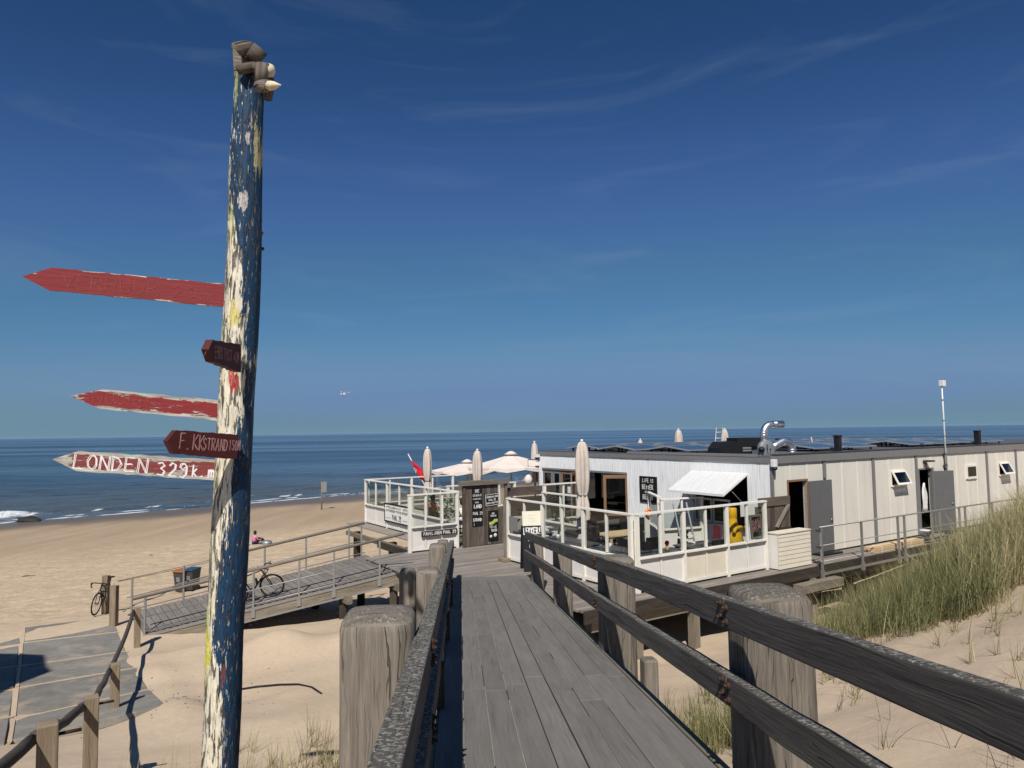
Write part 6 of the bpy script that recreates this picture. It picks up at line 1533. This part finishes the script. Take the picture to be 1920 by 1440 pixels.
q = p + V(-.3, -.55, 0); MB().obox(V(q.x - .5, q.y + .1, gz(q.x, q.y) + .03), (V(1, .1, 0).normalized(), V(-.1, 1, 0).normalized(), AZ), (1.1, .8, .03)).build('towel', 'towel', None, 'pale towel on the sand under the person in pink', 'towel', loc=V(q.x, q.y, gz(q.x, q.y)))
p = unp(603, 956, -4.2); z0 = gz(p.x, p.y); p = unp(603, 956, z0)
mk = thing('beach_marker', 'thin pole with a framed panel standing on the wet sand', 'marker pole', (p.x, p.y, z0))
MB().tube([V(p.x, p.y, z0 - .3), V(p.x, p.y, z0 + 2.95)], .07, 8).build('pole', 'stake', mk)
MB().box((p.x + .06, p.y - .03, z0 + 1.9), (p.x + .52, p.y + .03, z0 + 2.9)).build('panel', 'midgrey', mk); 
f = MB()
for x0, x1, za, zb in ((.05, .1, 1.85, 2.95), (.48, .53, 1.85, 2.95), (.101, .479, 1.85, 1.9), (.101, .479, 2.9, 2.95)): f.box((p.x + x0, p.y - .05, z0 + za), (p.x + x1, p.y + .05, z0 + zb))
f.build('frame', 'galv', mk)
p = unp(54, 977, -4.45); lump('surf_rock', 'dark wet rock at the water edge, far left', 'rock', p.x, p.y, (1.3, .55, .45), 'rock', 9, .0)
for lab, px, py, s_ in (('small dark weed heap on the dry sand left of the bicycle', 55, 1074, (.4, .25, .06)), ('dark weed scrap on the sand above the bins', 283, 1038, (.12, .08, .04))):
    p = unp(px, py, -2.9); q = unp(px, py, gz(p.x, p.y)); lump('weed_heap', lab, 'seaweed', q.x, q.y, s_, 'rock', px * .1)
dm = MB(); rr = random.Random(3)
for _ in range(420):
    if rr.random() < .6: x, y = rr.uniform(-30, 4), rr.uniform(22, 52)
    else: x, y = rr.gauss(-6.3, 1.2), rr.gauss(13.2, 1.0)
    sx = rr.uniform(.006, .016) * (.35 + y / 22); z = gz(x, y); an = rr.uniform(0, 3.1); ax1 = V(math.cos(an), math.sin(an), 0); dm.obox(V(x, y, z + sx * .15), (ax1, V(-ax1.y, ax1.x, 0), AZ), (sx * rr.uniform(1, 3), sx, sx * .5))
dm.build('beach_debris', 'rock', None, 'bits of dark weed and shell strewn over the sand', kind='stuff')
# arc shadow of a pole on the sand, modelled as a thin dark tube
arc_pts = [unp(x, y, -.75) for x, y in ((440, 1270), (480, 1268), (525, 1269), (560, 1274), (585, 1284), (603, 1299))]
arc_pts = [V(q.x, q.y, gz(q.x, q.y) + .015) for q in arc_pts]
MB().tube(arc_pts, [.02, .022, .022, .02, .018, .014], 6).build('shadow_arc', 'black', None, 'dark strip modelled as a pole shadow arcing over the sand right of the signpost', 'cable', loc=arc_pts[2])
# gull
g = thing('gull', 'single white gull flying low above the horizon', 'bird', at_px(643, 739, 55)); q = at_px(643, 739, 55)
mb = MB(); mb.lathe([(.01, -.22), (.06, -.12), (.075, .0), (.05, .12), (.04, .16), (.005, .22)], (0, 0, 0), 8); mb.v = [tuple(q + V(-z, y, x)) for x, y, z in mb.v]; mb.build('body', 'feather', g)
for s_ in (-1, 1):
    mb = MB(); w0 = q + V(-.03, 0, .05); vs = [w0 + V(-.07, s_ * .04, 0), w0 + V(.07, s_ * .04, 0), w0 + V(.05, s_ * .35, .13), w0 + V(-.06, s_ * .35, .13), w0 + V(.10, s_ * .68, .09), w0 + V(.07, s_ * .70, .09)]
    if s_ > 0: vs = [w0 + (x - w0).lerp(V((x - w0).y * .8, (x - w0).y * .3, (x - w0).z), .9) for x in vs]
    mb.add(vs, [(0, 1, 2, 3), (3, 2, 4, 5)], [[(0, 0)] * 4] * 2); o = mb.build('wing', 'feather', g); o.modifiers.new('t', 'SOLIDIFY').thickness = .015

# ------------------------------------------------------------------ painted signpost
SPY = 5.05
ctr = [(408, 1560), (412, 1440), (418, 1300), (421, 1200), (428, 1080), (432, 1000), (438, 880), (442, 760), (449, 640), (455, 540), (459, 440), (460, 350), (463, 250), (467, 170), (468, 140)]
wid = [66, 65, 65, 66, 68, 69, 66, 64, 65, 63, 61, 60, 56, 53, 51]
sp = thing('signpost', 'tall crooked pole in peeling blue and cream paint with red arrow boards', 'signpost', (-2.1, SPY, .4))
pts = [at_px(x, y, SPY) for x, y in ctr]; rad = []
for q, w_ in zip(pts, wid): rad.append(w_ / 2 / 1331 * (q - EYE).dot(fw))
g0 = V(pts[0].x - .02, SPY, gz(pts[0].x, SPY) - .3); pts = [g0] + pts; rad = [rad[0]] + rad
# resample finely so that the bark can be uneven
fine = []; fr_ = []
for i in range(len(pts) - 1):
    k = max(2, int((pts[i + 1] - pts[i]).length / .045))
    for j in range(k): fine.append(pts[i].lerp(pts[i + 1], j / k)); fr_.append(rad[i] + (rad[i + 1] - rad[i]) * j / k)
fine.append(pts[-1]); fr_.append(rad[-1]); n = 40
# smooth the axis
for _ in range(6): fine = [fine[0]] + [(fine[i - 1] + fine[i] * 2 + fine[i + 1]) / 4 for i in range(1, len(fine) - 1)] + [fine[-1]]
vs = []; uv1 = []; uv2 = []; ln = [0]
for i in range(1, len(fine)): ln.append(ln[-1] + (fine[i] - fine[i - 1]).length)
z0, z1 = at_px(412, 1440, SPY).z, pts[-1].z
for i, (q, r) in enumerate(zip(fine, fr_)):
    for j in range(n):
        an = 2 * math.pi * j / n; k = 1 + .05 * mnoise.noise((math.cos(an) * 2.2, math.sin(an) * 2.2, q.z * 1.3)) + .035 * mnoise.noise((math.cos(an) * 9, math.sin(an) * 9, q.z * .9)) + .018 * mnoise.noise((an * 6, q.z * 14, 2))
        dcr = abs(((an - 4.62 + math.pi) % (2 * math.pi)) - math.pi)          # drying crack from the head down
        if q.z > z1 - .55: k -= .10 * max(0, 1 - dcr / .12) * min(1, (q.z - z1 + .55) / .15)
        vs.append(q + V(math.cos(an), math.sin(an), 0) * (r * k)); uv1.append((ln[i], j * .1 * 2 * math.pi / n)); uv2.append((.5 + .5 * math.cos(an), (q.z - z0) / (z1 - z0)))
fs = []; u1 = []; u2 = []
for i in range(len(fine) - 1):
    for j in range(n):
        j2 = (j + 1) % n; a = [i * n + j, i * n + j2, (i + 1) * n + j2, (i + 1) * n + j]; fs.append(tuple(a)); t4 = [uv1[x] for x in a]
        if j2 == 0: t4[1] = (t4[1][0], .1 * 2 * math.pi); t4[2] = (t4[2][0], .1 * 2 * math.pi)
        u1.append(t4); u2.append([uv2[x] for x in a])
k = len(fine) - 1; fs.append(tuple(k * n + j for j in range(n))); u1.append([(vs[k * n + j].x * 3, vs[k * n + j].y * 3) for j in range(n)]); u2.append([(.1, .98)] * n)
mb = MB(); mb.add(vs, fs, u1, 0, u2, True); po = mb.build('pole', 'pole', sp)
po.data.uv_layers['Board'].name = 'Across'
def polex(z):
    for a, b in zip(fine, fine[1:]):
        if a.z <= z <= b.z: return a.lerp(b, (z - a.z) / (b.z - a.z))
    return fine[-1]
def arrow(label, root_px, tip_px, hgt_root, hgt_tip, d_root, d_tip, mat, th=.028, texts=(), tipf=.13, ragged=.004, blunt=False):
    """arrow board from its end at the pole to its tip, both given by their middle in the picture and their distance"""
    A_ = at_px(*root_px, d_root); B_ = at_px(*tip_px, d_tip); xd = (A_ - B_); L_ = xd.length; xd.normalize()
    F = frame(B_, xd, V(0, 0, 1)); h = hgt_root / 2 / 1331 * (A_ - EYE).dot(fw); h2 = hgt_tip / 2 / 1331 * (B_ - EYE).dot(fw); tl = L_ * tipf
    poly = [(0, .0)]
    k = 14
    for i in range(k + 1):
        x = tl + (L_ - tl) * i / k; poly.append((x, -(h2 + (h - h2) * i / k) + (random.uniform(-1, 1) * ragged if 0 < i < k else 0)))
    for i in range(k + 1):
        x = L_ - (L_ - tl) * i / k; poly.append((x, (h + (h2 - h) * i / k) + (random.uniform(-1, 1) * ragged if 0 < i < k else 0)))
    mb = MB(); mb.prism(poly, th, F); o = mb.build('arrow_board', mat, sp, label)
    for tx, x, y, hh, st, adv, mt, kw in texts: lettering(tx, x, y, hh, st, adv, F @ Matrix.Translation((0, 0, .0008)), up=.0008, **kw).build('lettering', mt, o)
    return o, F, L_, h
arrow('topmost long red arrow board with faded letters', (428, 554.5), (41, 518), 43, 44, 5.02, 4.85, 'board1', tipf=.135,
      texts=(('VERHUUR', .27, -.05, .10, .007, .095, 'ghost', dict(jit=.2)), ('20m', 1.0, -.045, .08, .006, .09, 'ghost', dict(jit=.25))))
arrow('small dark board reading EHBO, turned away', (452, 672), (391, 655), 52, 42, 4.86, 4.30, 'board4', th=.045, tipf=.12,
      texts=(('EHBO POST 40M', .10, -.04, .075, .006, .034, 'ghostpink', dict(jit=.3)),))
arrow('middle red arrow board with badly peeling paint', (416, 770), (131, 742.5), 38, 36, 5.0, 4.88, 'board2', tipf=.2,
      texts=(('NOORD', .15, -.03, .075, .006, .08, 'ghost', dict(jit=.25)),))
arrow('dark red board reading F.KK STRAND 150M', (446, 838), (314, 827), 45, 44, 4.84, 4.42, 'board4', th=.05, tipf=.10,
      texts=(('F.KK', .085, -.04, .095, .007, .044, 'ghostpink', dict(jit=.2)), ('STRAND', .245, -.035, .075, .007, .031, 'ghostpink', dict(jit=.2)), ('150M', .435, -.025, .065, .005, .023, 'ghostpink', dict(jit=.25))))
arrow('lowest pale worn arrow board reading LONDEN 329 km', (408, 882), (98, 861), 38, 38, 5.0, 4.84, 'board3', tipf=.15,
      texts=(('LONDEN', .135, -.048, .095, .0055, .083, 'letter', dict(jit=.15, dbl=.008)), ('329', .675, -.058, .09, .0065, .072, 'letter', dict(jit=.15, dbl=.007)), ('k.m', .905, -.05, .10, .008, .055, 'letter', dict(jit=.15, dbl=.004))))
# red board stump on the far side of the pole and a nail
q = at_px(488, 438, 5.12); MB().prism([(0, -.07), (.03, -.075), (.022, -.03), (.05, .01), (.03, .03), (.02, .085), (0, .08)], .03, frame(q - V(.03, 0, 0), V(1, 0, 0), V(0, 0, 1))).build('board_stump', 'board2', sp)
q = at_px(487, 462, 5.12); MB().tube([q - V(.05, 0, 0), q + V(.03, 0, -.02)], .012, 6).build('nail', 'black', sp)
# seated figure nailed together from short logs on top of the pole
lg = thing('log_figure', 'figure made of short logs sitting on top of the painted signpost', 'figure', pts[-1])
TOP = pts[-1]
def logp(pa, pb, da, db, r, name='log', mats='log', ra=None, n=12):
    A_, B_ = at_px(*pa, da), at_px(*pb, db); return MB().tube([A_, A_.lerp(B_, .5) + V(.003, 0, .002), B_], [r, r * 1.03, ra or r], n).build(name, mats, lg)
D0 = 5.0
mb = MB(); hf = [(435, 86), (441, 83), (450, 92), (455, 128), (446, 145), (438, 143)]
A_ = [at_px(x, y, D0 - .03) for x, y in hf]; F = frame(A_[0], V(1, 0, 0), V(0, 0, 1)); poly = [((p_ - A_[0]).x, (p_ - A_[0]).z) for p_ in A_]
mb.prism(list(reversed(poly)), .16, F); mb.build('log', 'log', lg, bevel=.008)
logp((441, 94), (470, 90), D0 - .02, D0 + .05, .052); logp((468, 92), (491, 113), D0 - .0, D0 + .06, .058)
logp((447, 131), (478, 125), D0 - .12, D0 - .05, .036); logp((445, 120), (480, 112), D0 + .12, D0 + .16, .04)
logp((490, 120), (489, 158), D0 - .14, D0 - .12, .044); logp((486, 162), (506, 161), D0 - .20, D0 - .34, .042, ra=.038)
mb = MB(); A_, B_ = at_px(504, 161, D0 - .33), at_px(527, 159.5, D0 - .42); mb.tube([A_, A_.lerp(B_, .4), B_], [.036, .028, .003], 8); mb.build('log_tip', 'cutwood', lg)
logp((505, 148), (502, 186), D0 + .02, D0 + .0, .036, ra=.03)
q = at_px(504, 132, D0 - .05); MB().lathe([(.005, -.05), (.035, -.035), (.048, 0), (.035, .035), (.005, .05)], q, 12).build('knob', 'cutwood', lg)
logp((478, 128), (500, 128), D0 - .06, D0 - .1, .04)

# ------------------------------------------------------------------ marram grass
def grass(name, label, pos, hgt, tint, lean_dir=(.5, .1), width=.006, kind='stuff', spread=.35, seed=1):
    """pos (N,2); hgt (N,) blade lengths; tint (N,) 0 green .. 1 straw"""
    r = np.random.default_rng(seed); N = len(pos); S = 5
    z = ground_z(pos[:, 0], pos[:, 1]) - .02
    az = r.uniform(0, 2 * np.pi, N); ln = np.abs(r.normal(0, spread, N)) + .05
    dx = np.cos(az) * ln + lean_dir[0] * .25; dy = np.sin(az) * ln + lean_dir[1] * .25
    curl = r.uniform(.2, 1.3, N); wa = az + np.pi / 2 + r.normal(0, .6, N)
    t = np.linspace(0, 1, S); V_ = np.zeros((N, S, 2, 3)); w = width * r.uniform(.6, 1.3, N)
    for i, q in enumerate(t):
        h = hgt * (q - .22 * curl * ln * q * q); off = hgt * (q * .55 + curl * q * q * .45)
        cx, cy, cz = pos[:, 0] + dx * off, pos[:, 1] + dy * off, z + h; ww = w * (1 - q ** 1.5 * .92)
        for k, s_ in enumerate((-1, 1)):
            V_[:, i, k, 0] = cx + np.cos(wa) * ww * s_; V_[:, i, k, 1] = cy + np.sin(wa) * ww * s_; V_[:, i, k, 2] = cz
    base = (np.arange(N) * S * 2)[:, None]; qs = []
    for i in range(S - 1): qs.append(np.stack([base[:, 0] + i * 2, base[:, 0] + i * 2 + 1, base[:, 0] + i * 2 + 3, base[:, 0] + i * 2 + 2], -1))
    Q = np.stack(qs, 1).reshape(-1, 4).astype(np.int32)
    me = bpy.data.meshes.new(name); me.vertices.add(N * S * 2); me.vertices.foreach_set('co', V_.ravel())
    me.loops.add(Q.size); me.loops.foreach_set('vertex_index', Q.ravel()); me.polygons.add(len(Q))
    me.polygons.foreach_set('loop_start', np.arange(0, Q.size, 4, dtype=np.int32)); me.polygons.foreach_set('loop_total', np.full(len(Q), 4, np.int32)); me.update()
    uvl = me.uv_layers.new(name='UVMap'); uu = np.zeros((N, S - 1, 4, 2)); uu[..., 0] = np.clip(tint, 0, 1)[:, None, None]
    for i in range(S - 1): uu[:, i, 0:2, 1] = t[i]; uu[:, i, 2:4, 1] = t[i + 1]
    uvl.data.foreach_set('uv', uu.ravel()); me.polygons.foreach_set('use_smooth', [True] * len(Q)); me.materials.append(M['grass'])
    o = bpy.data.objects.new(name, me); COL.objects.link(o); tag(o, label, None, None, kind); return o
def tufts(centers, per, r, hmin, hmax, seed):
    q = np.random.default_rng(seed); P_, H_, T_ = [], [], []
    for (x, y, k) in centers:
        m_ = int(per * k); rr = np.abs(q.normal(0, r, m_)); an = q.uniform(0, 6.283, m_); P_.append(np.stack([x + rr * np.cos(an), y + rr * np.sin(an)], -1)); H_.append(q.uniform(hmin, hmax, m_) * (.7 + .3 * k)); T_.append(q.normal(.3, .25, m_) + q.normal(0, .12))
    return np.concatenate(P_), np.concatenate(H_), np.concatenate(T_)
from math import inf
def in_poly(x, y, poly):
    c = np.zeros(len(x), bool); n = len(poly)
    for i in range(n):
        (x0, y0), (x1, y1) = poly[i], poly[(i + 1) % n]
        k = ((y0 > y) != (y1 > y)) & (x < (x1 - x0) * (y - y0) / (y1 - y0 + 1e-12) + x0); c ^= k
    return c
# dense bank on the dune to the right
GPOLY = [(5.0, 13.2), (5.9, 12.2), (6.3, 11.2), (6.9, 11.1), (7.7, 11.4), (8.6, 11.5), (9.6, 11.2), (11, 11.2), (15, 11), (19, 14), (20, 19.5), (15.5, 19.8), (12.0, 20.4), (9.6, 19.0), (8.0, 17.9), (6.4, 16.4), (5.2, 14.6)]
q = np.random.default_rng(5); N = 4200
x = q.uniform(4.8, 20, N); y = q.uniform(10.8, 20, N)
dens = .62 + vnoise(x, y, .8) * 1.9; k = in_poly(x, y, GPOLY) & (q.random(N) < dens + .25)
cs = [(a, b, q.uniform(.7, 1.25)) for a, b in zip(x[k], y[k])]
cs = [c for c in cs if c[0] < 14 or q.random() < .5]
Pp, Hh, Tt = tufts(cs, 30, .17, .35, 1.15, 11)
Hh = Hh * (.72 + .75 * (vnoise(Pp[:, 0] + 3, Pp[:, 1], .9) + .5)) * (.52 + .48 * smoothstep(Pp[:, 0], 6.0, 8.2))
Tt = Tt + smoothstep(Pp[:, 0], 7.0, 10.5) * .26 + .02 + vnoise(Pp[:, 0], Pp[:, 1], .6) * .5 - .18
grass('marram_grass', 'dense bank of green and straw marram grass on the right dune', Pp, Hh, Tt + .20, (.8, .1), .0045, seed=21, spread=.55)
# thin tufts over the bare sand around it
cs = []
def on_ground(px, py):
    z = .8
    for _ in range(12): p = unp(px, py, z); z = .5 * z + .5 * gz(p.x, p.y)
    return p
for px, py, k, n_ in ((1690, 1195, .9, 4), (1640, 1185, .9, 3), (1765, 1150, 1, 5), (1845, 1120, 1.1, 6), (1900, 1160, 1, 5), (1890, 1100, 1, 5), (1720, 1255, .3, 1), (1880, 1230, .7, 4), (1830, 1200, .6, 3), (1690, 1385, .55, 1), (1870, 1400, .5, 3), (1905, 1420, .6, 3),
                      (1560, 1280, .9, 6), (1600, 1300, .7, 4), (1545, 1250, 1.2, 7), (1580, 1330, .4, 2), (1780, 1190, .6, 3), (1700, 1300, .35, 1), (1640, 1360, .25, 1), (1800, 1290, .3, 2), (1910, 1300, .5, 3), (1735, 1220, .5, 2), (1860, 1320, .35, 2), (1545, 1170, 1, 4)):
    p = on_ground(px, py)
    for _ in range(n_): cs.append((p.x + q.normal(0, .16), p.y + q.normal(0, .2), k * q.uniform(.6, 1.2)))
cs += [(5.2, 12.0, 1.2), (5.0, 11.2, .9), (4.75, 10.6, 1.3), (5.3, 10.8, .8), (4.55, 11.4, 1)]
Pp, Hh, Tt = tufts(cs, 13, .05, .2, .62, 12)
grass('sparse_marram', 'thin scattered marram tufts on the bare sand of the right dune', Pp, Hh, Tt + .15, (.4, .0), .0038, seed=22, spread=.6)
# tuft below the right edge of the boardwalk
cs = [(2.35 + q.normal(0, .28), 8.3 + q.normal(0, .55), q.uniform(.6, 1.2)) for _ in range(46)] + [(2.2 + q.normal(0, .12), 9.6 + q.normal(0, .4), .6) for _ in range(12)] + [(3.0 + q.normal(0, .2), 10.5 + q.normal(0, .6), .5) for _ in range(10)]
Pp, Hh, Tt = tufts(cs, 30, .07, .25, .62, 13)
grass('edge_marram', 'green marram tuft beneath the right edge of the boardwalk', Pp, Hh, Tt - .05, (-.2, .1), .004, seed=23, spread=.35)
# thin grass between signpost and left pile
cs = [(-2.5 + q.normal(0, .65), 8.9 + q.normal(0, .7), q.uniform(.4, .9)) for _ in range(75)] + [(-1.7 + q.normal(0, .3), 9.6 + q.normal(0, .5), .7) for _ in range(26)] + [(-4.0 + q.normal(0, .4), 7.8 + q.normal(0, .5), .5) for _ in range(14)] + [(-.32 + q.normal(0, .1), 6.5 + q.normal(0, .6), .5) for _ in range(8)]
Pp, Hh, Tt = tufts(cs, 14, .06, .22, .60, 14)
grass('thin_marram', 'thin pale marram stalks on the sand between signpost and left pile', Pp, Hh, Tt + .22, (.5, .1), .0036, seed=24, spread=.45)
cs = [(-8.6 + q.normal(0, .3), 8.3 + q.normal(0, .3), .3) for _ in range(2)] + [(-9.2 + q.normal(0, 2), 20.5 + q.normal(0, 1), .25) for _ in range(4)]

# flag flying outside the picture on the left: its shadow lies on the slabs
def shadow_src(px, py, zg, k): p = unp(px, py, zg); p = unp(px, py, gz(p.x, p.y)); return p + SUNV * k
fl_ = thing('banner', 'navy banner flown left of the picture, throwing the pointed shadow on the slabs', 'banner', (-13, 6, 8))
cl = [shadow_src(x, y, -1.1, 12) for x, y in ((-140, 1222), (82, 1227), (84, 1246), (95, 1258), (60, 1272), (20, 1288), (-140, 1360))]
cc_ = sum(cl, V(0, 0, 0)) / len(cl); mb = MB(); mb.add(cl, [tuple(range(len(cl)))], [[(0, 0)] * len(cl)]); o = mb.build('cloth', 'navycloth', fl_); o.modifiers.new('t', 'SOLIDIFY').thickness = .01
e0 = cl[0].lerp(cl[-1], 0); MB().tube([V(cl[0].x, cl[0].y, gz(cl[0].x, cl[0].y) - .3), cl[0], cl[0] + AZ * .6], .06, 8).build('flagpole', 'pipe_white', fl_)

# ------------------------------------------------------------------ sea air
hm = bpy.data.materials.new('haze'); hm.use_nodes = True; ht = hm.node_tree; ht.nodes.clear()
pv_ = ht.nodes.new('ShaderNodeVolumePrincipled'); pv_.inputs['Color'].default_value = (.42, .62, .90, 1); pv_.inputs['Density'].default_value = 4.5e-5; pv_.inputs['Anisotropy'].default_value = 0
ho = ht.nodes.new('ShaderNodeOutputMaterial'); ht.links.new(pv_.outputs[0], ho.inputs['Volume'])
M['haze'] = hm
MB().box((-14000, -14000, -10.5), (14000, 14000, 16)).build('haze', 'haze', None, 'thin sea haze lying over the far water', kind='stuff')
